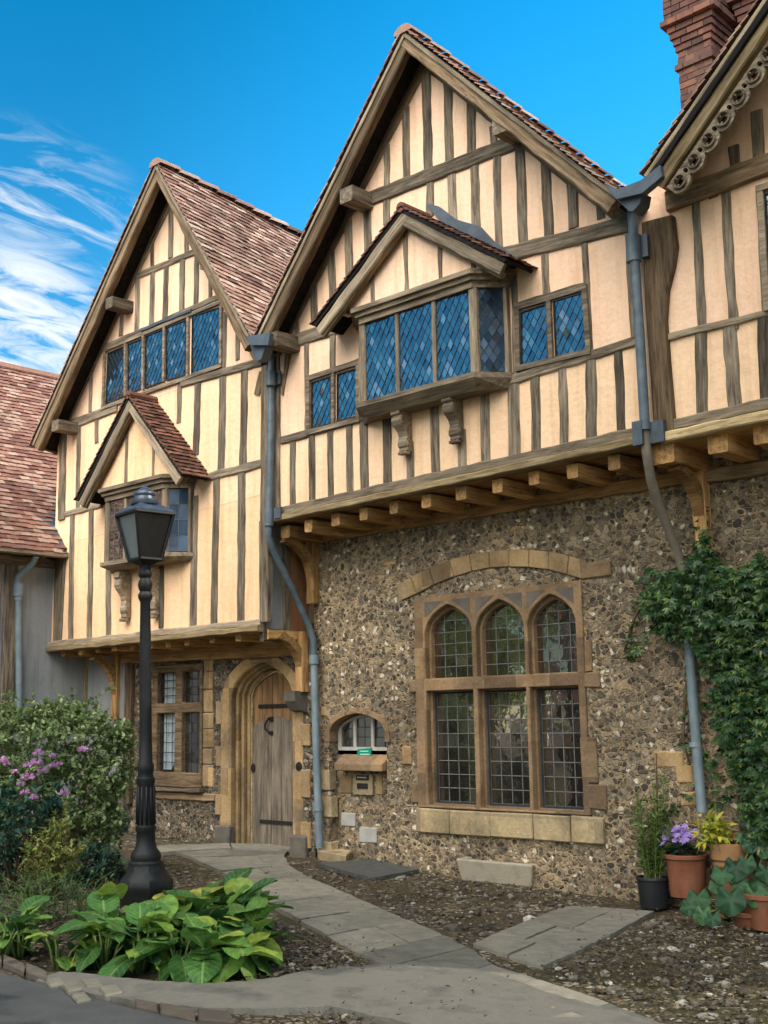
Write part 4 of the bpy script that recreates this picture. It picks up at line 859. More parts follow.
cu = MB(); zc0, zc1 = za_ + .03, zb2; nn = 14
vs = []
for i in range(nn + 1):
    t = i / nn; x = xa_ + .03 + (xm0 - xa_ - .05) * t
    for z in (zc0 + max(0, (t - .55)) * .8, zt0, zc1): vs.append(V((x, .075 - .012 * math.sin(t * 26), z)))
cu.add(vs, [(3 * i + j, 3 * i + 3 + j, 3 * i + 4 + j, 3 * i + 1 + j) for i in range(nn) for j in (0, 1)])
M_curt = cu.build('curtain', ['curtain'], lwin)
beam((fx0 - .05, -.03, fz0 - .03), (fx1 + .05, -.03, fz0 - .03), .05, 'window_sill', lef, 'weathered_timber', out_=.06, in_=.1)
mb = MB(); z = fz0 + .02
while z < fz1 + .05:
    h_ = RND.uniform(.2, .32); wv = RND.uniform(.17, .24); mb.box((fx1 + wv / 2 + .005, .03, z + h_ / 2), (wv, .09, h_ - .01), jit=.004); z += h_
a, b = F(95, 708), F(112, 676); 
for i in range(3): mb.box(((a.x + b.x) / 2, .02, a.z + (b.z - a.z) * (i + .5) / 3), (b.x - a.x, .09, (b.z - a.z) / 3 - .012), jit=.006)
build_split(mb, 'quoin', ['gold_stone'], lef, .01)
# plinth
beam((F(150, 830).x, -.005, F(150, 793).z - .02), (dx0 - .3, -.005, F(150, 793).z - .02), .1, 'plinth', lef, 'brown_timber', out_=.03)
# door: moulded stone arch in three orders, plank leaf inside
oa = arch(F(221, 780).x, F(303.5, 780).x, -.12, dzs - .02, dza + .14, -.02, point=.25)
dr = MB().prism([oa, arch(dx0, dx1, -.05, dzs, dza, -.02)], (0, .09, 0))
for k, g in enumerate((.03, .06, .10)):
    y = .07 + .07 * k
    dr.prism([arch(dx0 - .12, dx1 + .12, -.12, dzs, dza + .12, y), arch(dx0 + g, dx1 - g, -.05, dzs, dza - g, y)], (0, .07, 0))
surround = bevel(dr.build('door_surround', ['gold_stone'], lef), .015)
mb = MB(); z = .1; k = 0
while z < dzs - .1:
    h_ = RND.uniform(.24, .36); wl = .1 if k % 2 else .02; wr = .02 if k % 2 else .14
    if wl > .05: mb.box((F(221, 780).x - wl / 2 + .02, .02, z + h_ / 2), (wl + .03, .09, h_ - .01), jit=.004)
    if wr > .05: mb.box((F(303.5, 780).x + wr / 2 - .02, .02, z + h_ / 2), (wr + .03, .09, h_ - .01), jit=.004)
    z += h_; k += 1
build_split(mb, 'quoin', ['gold_stone'], lef, .01)
mb = MB(); mb.box((F(225, 835).x, -.01, .12), (.28, .12, .36), jit=.01).box((F(301, 840).x, -.01, .1), (.28, .12, .3), jit=.01); build_split(mb, 'plinth', ['dark_stone'], lef, .02)
yd = .27; da = arch(dx0 + .08, dx1 - .08, .02, dzs, dza - .08, yd)
door = MB(); xs_ = [dx0 + .09 + (dx1 - dx0 - .18) * i / 5 for i in range(6)]
def dz_top(x, zs_, za2, a, b, pt=.35):
    xm = (a + b) / 2; t = max(0, min(1, 1 - abs(x - xm) / ((b - a) / 2))); return zs_ + (za2 - zs_) * ((1 - pt) * math.sqrt(t * (2 - t)) + pt * t)
for i in range(5):
    a, b = xs_[i] + .004, xs_[i + 1] - .004
    door.prism([[V((a, yd, .03)), V((b, yd, .03)), V((b, yd, dz_top(b, dzs, dza - .1, dx0 + .08, dx1 - .08))), V(((a + b) / 2, yd, dz_top((a + b) / 2, dzs, dza - .1, dx0 + .08, dx1 - .08))), V((a, yd, dz_top(a, dzs, dza - .1, dx0 + .08, dx1 - .08)))]], (0, .05, 0))
dmw = Matrix(((0, 1, 0, 0), (0, 0, 1, 0), (1, 0, 0, 0), (0, 0, 0, 1)))     # local x = up, so that the grain runs up the planks
def upright(mb_, name, mats, parent):
    inv = dmw.inverted(); mb_.v = [inv @ v for v in mb_.v]; return mb_.build(name, mats, parent, mw=dmw.copy())
dobj = bevel(upright(door, 'door', ['door_new'], lef), .004); dobj['label'] = 'plank door with a weathered grey leaf under newer orange boards'
lv = MB(); zs2, za2 = F(270, 727, yd).z, F(271, 716, yd).z; yl = yd - .022
for i in range(5):
    a, b = xs_[i] + .002, xs_[i + 1] - .002
    lv.prism([[V((a, yl, .05)), V((b, yl, .05)), V((b, yl, dz_top(b, zs2 - .12, za2, dx0 + .02, dx1 - .02))), V(((a + b) / 2, yl, dz_top((a + b) / 2, zs2 - .12, za2, dx0 + .02, dx1 - .02))), V((a, yl, dz_top(a, zs2 - .12, za2, dx0 + .02, dx1 - .02)))]], (0, .02, 0))
bevel(upright(lv, 'door_leaf', ['door_grey'], dobj), .003)
fr2 = MB().prism([arch(dx0 + .05, dx1 - .05, -.08, dzs, dza - .05, yd - .03), arch(dx0 + .125, dx1 - .125, .0, dzs, dza - .125, yd - .03)], (0, .05, 0)); fr2.build('door_frame', ['buff_board'], dobj)
zi = F(275, 706, yd).z; zi2 = F(275, 822, yd).z; xi0, xi1 = F(259, 706, yd).x, dx1 - .09
MB().box(((xi0 + xi1) / 2, yd - .008, zi), (xi1 - xi0, .012, .05)).build('strap_hinge', ['iron'], dobj); MB().box(((xi0 + xi1) / 2 + .03, yl - .006, zi2), (xi1 - xi0 - .05, .012, .045)).build('strap_hinge', ['iron'], dobj)
kx, kz = F(270.8, 719, yl).x, F(270.8, 719, yl).z; kl = (F(270, 719, yl).z - F(270, 733, yl).z)
MB().tube([V((kx + .02, yl - .01, kz)), V((kx + .0, yl - .04, kz + .01)), V((kx - .055, yl - .05, kz - kl * .4)), V((kx - .055, yl - .05, kz - kl * .7)), V((kx + .01, yl - .03, kz - kl))], .014, 8).box((kx + .02, yl - .01, kz), (.06, .02, .06)).box((kx + .02, yl - .01, kz - kl), (.05, .02, .05)).build('knocker', ['iron'], dobj)
q = F(253.5, 768, yl); mb = MB().lathe([(0.0, -.012), (.035, -.012), (.045, 0), (.0, .006)], (0, 0, 0), 12); mb.v = [V((q.x + v.x, yl - .004 + v.z, q.z + v.y * 1.4)) for v in mb.v]; mb.build('keyhole_plate', ['iron'], dobj)
q = F(298.3, 766.5, -.03); mb = MB().lathe([(.0, -.03), (.018, -.03), (.022, -.015), (.05, -.012), (.056, 0)], (0, 0, 0), 16); mb.v = [V((q.x + v.x, -.02 + v.z, q.z + v.y)) for v in mb.v]; mb.build('doorbell', ['iron'], lef)
# brackets of the left jetty
xb = F(304, 660, -.02).x; bracket(lef, xb, 2.58, 2.0, reach=.5); xb2 = F(119, 680, -.02).x; bracket(lef, xb2, 2.5, 1.7, reach=.5)
q = F(302, 701, 0); MB().prism([[V((q.x - .11, -.0, q.z + .12)), V((q.x - .11, -.2, q.z + .12)), V((q.x - .11, -.19, q.z + .0)), V((q.x - .11, -.1, q.z - .11)), V((q.x - .11, 0, q.z - .14))]], (.2, 0, 0)).build('stone_corbel', ['dark_stone'], lef)
MB().box((-15.1, .02, 1.7), (1.3, .12, 1.9)).build('plaster_wall', ['shaded_grey_plaster'], lef); beam((-14.52, -.06, .5), (-14.52, -.06, 2.6), .16, 'corner_post', lef, 'brown_timber'); beam((-15.64, -.06, .5), (-15.64, -.06, 2.6), .1, 'corner_post', lef, 'silver_timber')
MB().box((-15.1, -.02, .55), (1.2, .2, .6)).build('plinth', ['dark_stone'], lef)
# ================================================================== the right house (only its left part is in view)
rig = thing('timber_framed_house', (-3.2, 0, zg(-3.2, 0)), 'half-timbered house at the right edge, with fretted bargeboards and a brick chimney behind', 'house', 'gabled timber-framed houses')
RXL, RXR = -5.58, -0.4
r0, r1 = F(671, 338, J), F(768, 313.6, J); rrz = lambda x: r0.z + (r1.z - r0.z) * (x - r0.x) / (r1.x - r0.x)
q0, q1 = F(676, 431, J), F(768, 411, J); rbz = lambda x: q0.z + (q1.z - q0.z) * (x - q0.x) / (q1.x - q0.x)
vA, vB = F(645, 172, -1.1), F(762, 0, -1.1); sl_ = (vB.z - vA.z) / (vB.x - vA.x); rax = -3.0; raz = vA.z + sl_ * (rax - vA.x)
MB().prism([[V((RXL, J, rrz(RXL))), V((RXR, J, rrz(RXR))), V((RXR, J, 6.1)), V((rax, J, raz - .25)), V((RXL, J, 6.42))]], (0, .2, 0)).build('plaster_wall', ['pink_plaster'], rig)
MB().prism([[V((RXL, J, rbz(RXL))), V((RXR, J, rbz(RXR))), V((RXR, J, rrz(RXR) - .003)), V((RXL, J, rrz(RXL) - .003))]], (0, .2, 0)).build('plaster_wall', ['cream_plaster'], rig)
MB().box((RXR - .1, 2.6, 3), (.2, 6, 6.2)).box((-3, 5.6, 3), (5, .2, 6.2)).build('side_wall', ['cream_plaster'], rig)
studs([((696, 206), (702, 336), 9), ((726.4, 196), (734, 328), 10), ((757, 115), (759, 174), 13), ((734, 150), (736, 184), 11), ((712, 186), (713, 196), 10)], rig)
studs([((700.6, 332), (702.4, 420), 12), ((729.6, 324), (735.5, 413), 14), ((763.4, 317), (767, 406), 13)], rig)
pp = [(641, 222), (672, 214), (676, 246), (673, 266), (667, 290), (665, 320), (668, 360), (674, 432), (654, 438), (650, 380), (645, 310)]
pq = [F(x, y, J - .06) for x, y in pp]; O_ = pq[0]; pmw = Matrix(((0, -1, 0, O_.x), (0, 0, -1, O_.y), (1, 0, 0, O_.z), (0, 0, 0, 1)))
mbp = MB().prism([pq], (0, .12, 0)); mbp.v = [pmw.inverted() @ v for v in mbp.v]; bevel(mbp.build('corner_post', ['brown_timber'], rig, mw=pmw), .012)
pbeam((668, 203), (800, 153), 20, 'tie_beam', rig, mat='brown_timber', out_=.05); pbeam((669, 338), (800, 305), 7, 'rail', rig, mat='silver_timber', out_=.03)
_t0, _t1 = F(668, 203, J), F(800, 153, J); tzl = lambda x: _t0.z + (_t1.z - _t0.z) * (x - _t0.x) / (_t1.x - _t0.x); x_end = F(798, 200, J).x
beam((x_end, J, tzl(x_end)), (RXR, J, tzl(x_end) + .03), .22, 'tie_beam', rig, 'brown_timber', out_=.045); beam((x_end, J, rrz(x_end)), (RXR, J, rrz(x_end)), .08, 'rail', rig, 'silver_timber', out_=.03)
for _k in range(9):
    _x = x_end + .12 + _k * .37
    if _x > RXR - .1: break
    beam((_x, J, rbz(_x)), (_x, J, rrz(_x)), .13, 'stud', rig, 'weathered_timber', out_=.017, in_=.05); beam((_x, J, rrz(_x)), (_x, J, tzl(x_end)), .12, 'stud', rig, 'weathered_timber', out_=.015, in_=.05)
    _top = raz - .3 - abs(_x - rax) * sl_
    if _top > tzl(x_end) + .2: beam((_x, J, tzl(x_end)), (_x, J, _top), .12, 'stud', rig, 'weathered_timber', out_=.016, in_=.05)
w_ = pbeam((759.5, 186), (766.5, 312), 6, 'corner_post', rig, out_=.03)
window(rig, [(762, 190), (800, 176), (806, 296), (769, 309)], [[(765, 194), (797, 183), (802, 292), (771, 304)]], J, label='tall window at the edge of the right gable', proud=.05, mat='silver_timber')
beam((RXL - .02, J, rbz(RXL) + .05), (RXR, J, rbz(RXR) + .05), .11, 'bressummer', rig, 'silver_timber', out_=.05, jit=.008); beam((RXL + .18, J, rbz(RXL) - .05), (RXR, J, rbz(RXR) - .05), .09, 'bressummer', rig, 'buff_board', out_=.09, jit=.008)
MB().prism([[V((RXL, J, rbz(RXL) - .10)), V((RXR, J, rbz(RXR) - .10)), V((RXR, .1, rbz(RXR) - .09)), V((RXL, .1, rbz(RXL) - .09))]], (0, 0, .05)).build('jetty_soffit', ['oak'], rig)
for x in (F(717, 440, -.62).x, F(762, 431, -.62).x, -3.5, -2.9, -2.3, -1.7, -1.1): joist(x, rbz(x) - .17, rig, w=.19, h=.18)
beam((RXL, -.03, 3.78), (RXR, -.03, 3.78), .13, 'wall_plate', rig, 'brown_timber', out_=.03)
MB().box((-2.95, .25, 1.72), (5.1, .5, 4.46)).build('stone_wall', ['flint_wall'], rig)
gable_roof(rig, vA.x + .02, vA.z, -0.4, vA.z, rax, raz, -1.1, 5.6)
verge(rig, (vA.x - .02, vA.z - .02), (rax, raz), -1.1, J, 'buff_board', drop=.18, w=.13); verge(rig, (-.4, vA.z), (rax, raz), -1.1, J, 'buff_board', drop=.18, w=.13)
d_ = V((rax - vA.x, 0, raz - vA.z)).normalized(); n_ = V((d_.z, 0, -d_.x))
beam(V((vA.x, -1.1, vA.z)) + n_ * .09, V((rax, -1.1, raz)) + n_ * .09, .06, 'verge_board', rig, 'shadow_black_board', out_=.02, in_=.06)
# fretted inner bargeboard: a chain of loops with holes
fb = MB(); P0 = V((vA.x, -1.06, vA.z)) + n_ * .27; tot = (V((rax, 0, raz)) - V((vA.x, 0, vA.z))).length; un = .205; k = int(tot / un)
outl = []; holes = []
for i in range(k):
    for j in range(10):
        t = (i + j / 10) * un; s = .135 + .042 * abs(math.sin(math.pi * j / 10)) - (0.02 if j == 0 else 0); outl.append(P0 + d_ * t + n_ * s)
top_ = [P0 + d_ * (k * un) - n_ * .005, P0 - n_ * .005]
for i in range(k):
    c = P0 + d_ * ((i + .5) * un) + n_ * .083; holes.append([c + d_ * (.052 * math.cos(a)) + n_ * (.046 * math.sin(a) * (1.1 if math.sin(a) > 0 else .9)) for a in [2 * math.pi * q / 10 for q in range(10)]])
    c = P0 + d_ * ((i + 1.0) * un) + n_ * .06
    if i < k - 1: holes.append([c + d_ * (.022 * math.cos(a)) + n_ * (.03 * math.sin(a)) for a in [2 * math.pi * q / 6 for q in range(6)]])
fb.prism([outl + top_] + holes, (0, .035, 0)); fret = fb.build('bargeboard', ['weathered_timber'], rig); fret['label'] = 'bargeboard carved into a chain of pierced loops'
rg = MB()
for i in range(k):
    c = P0 + V((0, -.012, 0)) + d_ * ((i + .5) * un) + n_ * .083; pts = [c + d_ * (.062 * math.cos(a)) + n_ * (.058 * math.sin(a)) for a in [2 * math.pi * q / 14 for q in range(15)]]
    rg.tube(pts, .013, 5, cap=False)
    for a in (.5, 2.6, 4.71): rg.tube([c + d_ * (.058 * math.cos(a)) + n_ * (.052 * math.sin(a)), c + d_ * (.026 * math.cos(a)) + n_ * (.024 * math.sin(a))], [.016, .006], 5)
rg.build('moulding', ['weathered_timber'], fret)
# chimney of moulded brick
def stack(root, x0, x1, y0, y1, z0, z1, name='chimney'):
    mb = MB(); z = z0; r = 0; top = z1
    while z < top:
        h = .072; d = top - z
        g = 0.0
        if d < .42: g = .10
        elif d < .80: g = .10 - .10 * (d - .42) / .38 * .95 + (.0)
        elif .98 < d < 1.06: g = .035
        if .36 < d < .44: g = .14
        g += RND.uniform(-.003, .003)
        X0, X1, Y0, Y1 = x0 - g, x1 + g, y0 - g, y1 + g; off = .11 * (r % 2)
        for (ax, a, b, fixed) in (('x', X0, X1, Y0), ('x', X0, X1, Y1 - .1), ('y', Y0, Y1, X0), ('y', Y0, Y1, X1 - .1)):
            t = a - off
            while t < b - .02:
                p, q = max(a, t), min(b, t + .215)
                if q - p > .03:
                    j = RND.uniform(-.004, .004)
                    if ax == 'x': mb.box(((p + q) / 2, fixed + .05 + j, z + h / 2), (q - p, .1, h - .004), 0, jit=.002)
                    else: mb.box((fixed + .05 + j, (p + q) / 2, z + h / 2), (.1, q - p, h - .004), 0, jit=.002)
                t += .225
        z += .08; r += 1
    o = mb.build(name, ['red_brick'], root)
    MB().box(((x0 + x1) / 2, (y0 + y1) / 2, (z0 + z1) / 2 - .2), (x1 - x0 - .02, y1 - y0 - .02, z1 - z0 - .5)).build('mortar_core', ['pale_stone'], o)
    MB().box(((x0 + x1) / 2, (y0 + y1) / 2, z1 + .0), (x1 - x0 + .1, y1 - y0 + .1, .06), jit=.02).build('capping', ['dark_stone'], o)
    return o
cz = F(690, 5, 2.0); stack(rig, F(678, 60, 2.0).x, F(708, 50, 2.0).x + .04, 2.0, 2.8, 7.0, F(690, -12, 2.0).z)
stack(rig, F(741, 5, 2.4).x, F(741, 5, 2.4).x + .5, 2.4, 3.1, 8.0, F(741, -30, 2.4).z)
# lead gutters in the two valleys
def lead_box(root, front, y0, y1):
    return MB().prism([[F(x, y, y0) for x, y in front]], (0, y1 - y0, 0)).build('lead_gutter', ['lead'], root)
lead_box(mid, [(604, 184), (618, 189), (641, 180), (660, 165), (662, 176), (642, 193), (616, 199)], -1.14, -1.06)
lead_box(mid, [(616, 199), (642, 192), (640, 203), (633, 211), (629, 211)], -1.08, -.92)
lead_box(lef, [(246, 336), (270, 333), (268, 345), (250, 345)], -1.14, -1.08); lead_box(lef, [(250, 345), (266, 345), (261, 359), (256, 361)], -1.08, -.95)
# rainwater pipes
def pipe(root, pts, r, mat, collars=(), name='downpipe', label=None):
    o = MB().tube(pts, r, 12).build(name, [mat], root, smooth=True); smooth_angle(o, 50)
    if label: o['label'] = label
    for (a, b, rr) in collars: smooth_angle(MB().tube([a, b], rr, 12).build('collar', [mat], o), 50)
    return o
def along(pts, px): return pts
a = [F(271.5, 356, -.72), F(271, 420, -.76), F(269, 520, -.76), F(268.5, 536, -.76), F(272, 547, -.70), F(290, 584, -.40), F(309, 626, -.13), F(313.5, 640, -.1), F(314, 656, -.1)]
pl = pipe(mid, a, .042, 'pipe_dark', [(F(271, 372, -.76), F(271, 386, -.76), .062), (F(269.5, 508, -.76), F(269, 526, -.76), .06)], label='lead downpipe between the left and middle gables')
MB().box(F(278, 378, -.70), (.10, .03, .16)).build('bracket', ['lead'], pl); MB().box(F(278, 513, -.74), (.12, .03, .13)).build('bracket', ['lead'], pl)
lowp = pipe(mid, [F(314, 655, -.1), F(316, 740, -.1), F(319.5, 848, -.1)], .045, 'pipe_blue', [(F(314.2, 655, -.1), F(314.5, 664, -.1), .06), (F(317.3, 802, -.1), F(317.8, 811, -.1), .06)])
b = [F(632, 208, -.74), F(634, 250, -.76), F(640, 340, -.76), F(645, 428, -.76), F(646.5, 452, -.76), F(651, 480, -.66), F(660, 508, -.45), F(676, 548, -.22), F(684, 572, -.12), F(688, 600, -.1), F(690, 650, -.1)]
pr = pipe(mid, b, .045, 'pipe_brown', label='downpipe between the middle and right gables'); 
pipe(mid, [F(631.8, 206, -.78), F(634, 250, -.785), F(640, 340, -.785), F(645.2, 430, -.785)], .047, 'pipe_dark', [(F(633, 236, -.78), F(634, 262, -.78), .07)])
MB().box(F(644, 246, -.74), (.09, .03, .22)).build('bracket', ['lead'], pr)
MB().box(F(640.5, 434, -.78), (.10, .12, .22)).box(F(657, 432, -.74), (.16, .05, .2)).build('bracket', ['lead'], pr)
pipe(mid, [F(689, 640, -.11), F(694, 715, -.11), F(702, 812, -.11)], .047, 'pipe_blue', [(F(695.2, 742, -.11), F(695.6, 747, -.11), .058)])

# ================================================================== the low tiled wing at the left edge
wing = thing('tiled_wing', (-16.6, -3, zg(-16.6, -3)), 'low wing with a long red tiled roof and grey plaster wall at the left edge', 'building')
xe = -15.30; ze = FX(30, 550, xe).z; ex = -18.6; rz_ = FX(30, 375, ex).z
yA, yB = -7.5, -.66
A, Bq = V((xe, yA, ze)), V((xe, yB, ze))
skipf = lambda p: p.y > -.66
slab(V((xe, yA, ze)), V((xe, yB, ze)), V((ex, yB + 1.9, rz_)), V((ex, yA, rz_)), .06, 'roof_deck', wing, 'shadow_black_board')
W = V((ex - xe, 0, rz_ - ze)); W1 = W.normalized()
tiles(V((xe, yA, ze)) - W1 * .07 + V((0, 0, .01)), (0, 1, 0), W, yB + 2.0 - yA, W.length + .05, 'roof', wing, 'wing_tiles', skip=lambda p: p.y > yB + .0 + max(0, (xe - p.x) - .45) * 9, sag=.06)
A2 = V((ex * 2 - xe, yA, ze)); slab(A2, A2 + V((0, 8.5, 0)), V((ex, yA + 8.5, rz_)), V((ex, yA, rz_)), .06, 'roof', wing, 'wing_tiles')
MB().tube([V((ex, yA, rz_ + .02)), V((ex, 1.3, rz_ + .02))], .11, 8).build('ridge_tiles', ['wing_tiles'], wing)
xw_ = xe - .33
MB().box((xw_ - .1, (yA + .12) / 2, ze / 2 + .03), (.2, .12 - yA, ze + .36)).box(((xw_ + A2.x) / 2, yA + .1, ze / 2), (abs(A2.x - xw_) - .4, .2, ze)).build('plaster_wall', ['shaded_grey_plaster'], wing)
beam((xw_, FX(10, 600, xw_).y, .2), (xw_, FX(10, 600, xw_).y, ze - .05), .2, 'post', wing, 'weathered_timber', nrm=(1, 0, 0), out_=.04)
beam((xw_, FX(3, 600, xw_).y - .1, .2), (xw_, FX(3, 600, xw_).y - .1, ze - .05), .12, 'post', wing, 'silver_timber', nrm=(1, 0, 0), out_=.03)
beam((xw_, yA, ze - .12), (xw_, yB, ze - .12), .14, 'wall_plate', wing, 'weathered_timber', nrm=(1, 0, 0), out_=.05)
beam((xe + .03, yA, ze - .03), (xe + .03, yB, ze - .03), .09, 'gutter', wing, 'silver_timber', nrm=(1, 0, 0), out_=.05, in_=.03, jit=.004)
pipe(wing, [FX(36, 556, xe + .03), FX(33, 563, xe - .05), FX(18, 576, xw_ + .07), FX(17.5, 584, xw_ + .06)], .045, 'pipe_blue')
pipe(wing, [FX(18.5, 583, xw_ + .07), FX(18.5, 640, xw_ + .07), FX(19.5, 720, xw_ + .07)], .048, 'pipe_blue', [(FX(18.5, 584, xw_ + .07), FX(18.5, 596, xw_ + .07), .075), (FX(18.5, 596, xw_ + .07), FX(18.5, 600, xw_ + .07), .06)])
rn_ = V((0, 1, 0)).cross(W1); rn_ = rn_ if rn_.z > 0 else -rn_
def on_roof(px, py, h):
    d = V(ray(px, py)); o = V(CAM); P0_ = V((xe, yA, ze)) + rn_ * h; return o + d * ((P0_ - o).dot(rn_) / d.dot(rn_))
MB().prism([[on_roof(x, y, .055) for x, y in ((32, 518), (46, 513), (60, 510), (66, 514), (66, 546), (64, 551), (57, 546), (52, 534), (40, 530))]], -rn_ * .03).build('lead_flashing', ['lead'], wing)
for k in range(9):
    y = yA + .5 + k * .75; beam((xe + .0, y, ze - .06), (xw_ - .02, y, ze + .22), .07, 'rafter_end', wing, 'brown_timber', nrm=(.6, 0, -1), out_=.04, in_=.04) if y < yB else None
# ================================================================== ground, road, path
def sheet(name, mat, kind='structure'):
    xs = np.concatenate([np.linspace(-90, -20, 8), np.linspace(-18, 4, 111), np.linspace(6, 90, 8)]); ys = np.concatenate([np.linspace(-90, -13, 8), np.linspace(-12, 2, 71), np.linspace(4, 90, 8)])
    vs = [(x, y, zg(x, y) - 0.02 + (0.022 * mnoise.noise((x * 1.1, y * 1.1, 0)) + .012 * mnoise.noise((x * 3.3, y * 3.3, 5)) if -18 < x < 4 and -12 < y < 2 else 0)) for y in ys for x in xs]
    nx = len(xs); fs = [(j * nx + i, j * nx + i + 1, (j + 1) * nx + i + 1, (j + 1) * nx + i) for j in range(len(ys) - 1) for i in range(nx - 1)]
    return tag(mesh_obj(name, vs, fs, mat, smooth=True), kind=kind)
def groundmat():
    m, nt = new_mat('ground_earth'); mp = coords(nt, 1.0)
    n1 = noise(nt, mp, 0.8, 7, .65, .3); r1 = ramp(nt, [(.35, (0.04, 0.028, 0.017)), (.5, (0.07, 0.053, 0.032)), (.65, (0.055, 0.052, 0.022))]); L(nt, n1, 'Fac', r1, 'Fac')
    v = N(nt, 'ShaderNodeTexVoronoi', feature='F1'); v.inputs['Scale'].default_value = 16; L(nt, mp, 0, v, 'Vector')
    v2 = N(nt, 'ShaderNodeTexVoronoi', feature='DISTANCE_TO_EDGE'); v2.inputs['Scale'].default_value = 16; L(nt, mp, 0, v2, 'Vector')
    sep = N(nt, 'ShaderNodeSeparateColor'); L(nt, v, 'Color', sep, 0)
    rc = ramp(nt, [(0, (.06, .05, .038)), (.5, (.13, .105, .075)), (.85, (.22, .185, .135)), (1, (.42, .37, .3))]); L(nt, sep, 'Red', rc, 'Fac')
    rm = ramp(nt, [(.06, (0, 0, 0)), (.16, (1, 1, 1))]); L(nt, v2, 'Distance', rm, 'Fac')
    n2 = noise(nt, mp, 1.3, 5, .6); rp = ramp(nt, [(.42, (0, 0, 0)), (.55, (1, 1, 1))]); L(nt, n2, 'Fac', rp, 'Fac')
    fac = N(nt, 'ShaderNodeMath', operation='MULTIPLY'); L(nt, rm, 'Color', fac, 0); L(nt, rp, 'Color', fac, 1)
    c = mix(nt, (fac, 0), (r1, 'Color'), (rc, 'Color'))
    nf = noise(nt, mp, 40, 6, .75); rf = ramp(nt, [(.3, (.55, .55, .55)), (.7, (1.45, 1.4, 1.3))]); L(nt, nf, 'Fac', rf, 'Fac')
    c2 = mix(nt, 1.0, c, (rf, 'Color'), 'MULTIPLY')
    b = bump(nt, fac, 0, .7, .03); b2 = bump(nt, nf, 'Fac', .7, .02, b); principled(nt, c2, .95, b2, .15); M['ground_earth'] = m
groundmat()
mottled('asphalt', (0.05, 0.052, 0.053), (0.09, 0.089, 0.084), 2.2, .9, .7, .008, fine=90)
mottled('worn_paving', (0.08, 0.077, 0.066), (0.165, 0.153, 0.125), 2.6, .85, .9, .012, c3=(.12, .113, .094), fine=40)
sheet('ground', 'ground_earth')
def flat(px, z, name, mat, kind='structure'):
    pts = []; px2 = []
    for i in range(len(px)):
        a, b = px[i], px[(i + 1) % len(px)]; ns_ = max(1, min(12, int(math.hypot(b[0] - a[0], b[1] - a[1]) / 7)))
        for k in range(ns_): px2.append((a[0] + (b[0] - a[0]) * k / ns_ + (RND.uniform(-1.2, 1.2) if k else 0), a[1] + (b[1] - a[1]) * k / ns_ + (RND.uniform(-.8, .8) if k else 0)))
    for p in px2:
        g = G(*p); pts.append(V((g.x, g.y, zg(g.x, g.y) + z)))
    return tag(MB().prism([pts], (0, 0, -.06)).build(name, [mat]), kind=kind)
flat([(-160, 960), (0, 974), (36, 985), (62, 992), (130, 1010), (215, 1026), (330, 1060), (200, 1200), (-200, 1200)], .015, 'road', 'asphalt')
flat([(36, 984), (60, 975), (110, 980), (200, 988), (262, 983), (310, 974), (372, 968), (450, 966), (480, 972), (560, 1000), (640, 1022), (700, 1045), (560, 1060), (330, 1010), (262, 1013), (205, 1012), (140, 1006), (90, 997)], .024, 'pavement', 'worn_paving')
# kerb stones along the road and loose setts
def slabs(quads, name, mat, h=.05, z=.03, jz=.006, inset=.008, kind='structure'):
    mb = MB()
    for q in quads:
        w_ = [G(*p) for p in q]; w_ = [V((p.x, p.y, zg(p.x, p.y) + z)) for p in w_]; c = sum(w_, V((0, 0, 0))) / len(w_); dz = RND.uniform(-jz, jz); ta, tb = RND.uniform(-.01, .01), RND.uniform(-.01, .01)
        w_ = [p + (c - p).normalized() * inset + V((0, 0, dz + (p.x - c.x) * ta + (p.y - c.y) * tb)) for p in w_]
        w2_ = []
        for i in range(len(w_)):
            a, b = w_[i], w_[(i + 1) % len(w_)]; ns_ = max(1, min(6, int((b - a).length / .13))); e_ = V(((b - a).y, -(b - a).x, 0)).normalized()
            for k in range(ns_): w2_.append(a.lerp(b, k / ns_) + (e_ * RND.uniform(-.014, .010) if k else V((0, 0, 0))))
        mb.prism([w2_], (0, 0, -h))
    o = bevel(mb.build(name, [mat]), .008); return tag(o, kind=kind)
slabs([[(-30, 949), (2, 957), (2, 966), (-30, 957)], [(2, 957), (24, 967), (24, 976), (2, 966)], [(25, 967.5), (48, 977), (47, 986), (25, 977)], [(134, 1004), (158, 1008), (158, 1017), (134, 1012)], [(159, 1008), (196, 1015), (196, 1026), (159, 1018)], [(197, 1015), (230, 1018), (236, 1030), (197, 1027)]], 'kerb', 'kerb_stone', h=.14, z=.038)
slabs([[(44, 984), (60, 981), (66, 988), (50, 991)], [(61, 990), (76, 986), (84, 994), (68, 998)], [(80, 984), (97, 982), (104, 990), (86, 992)], [(98, 993), (116, 990), (124, 998), (105, 1002)], [(70, 999), (84, 996), (92, 1004), (77, 1007)]], 'paving_setts', 'flagstone', z=.034)
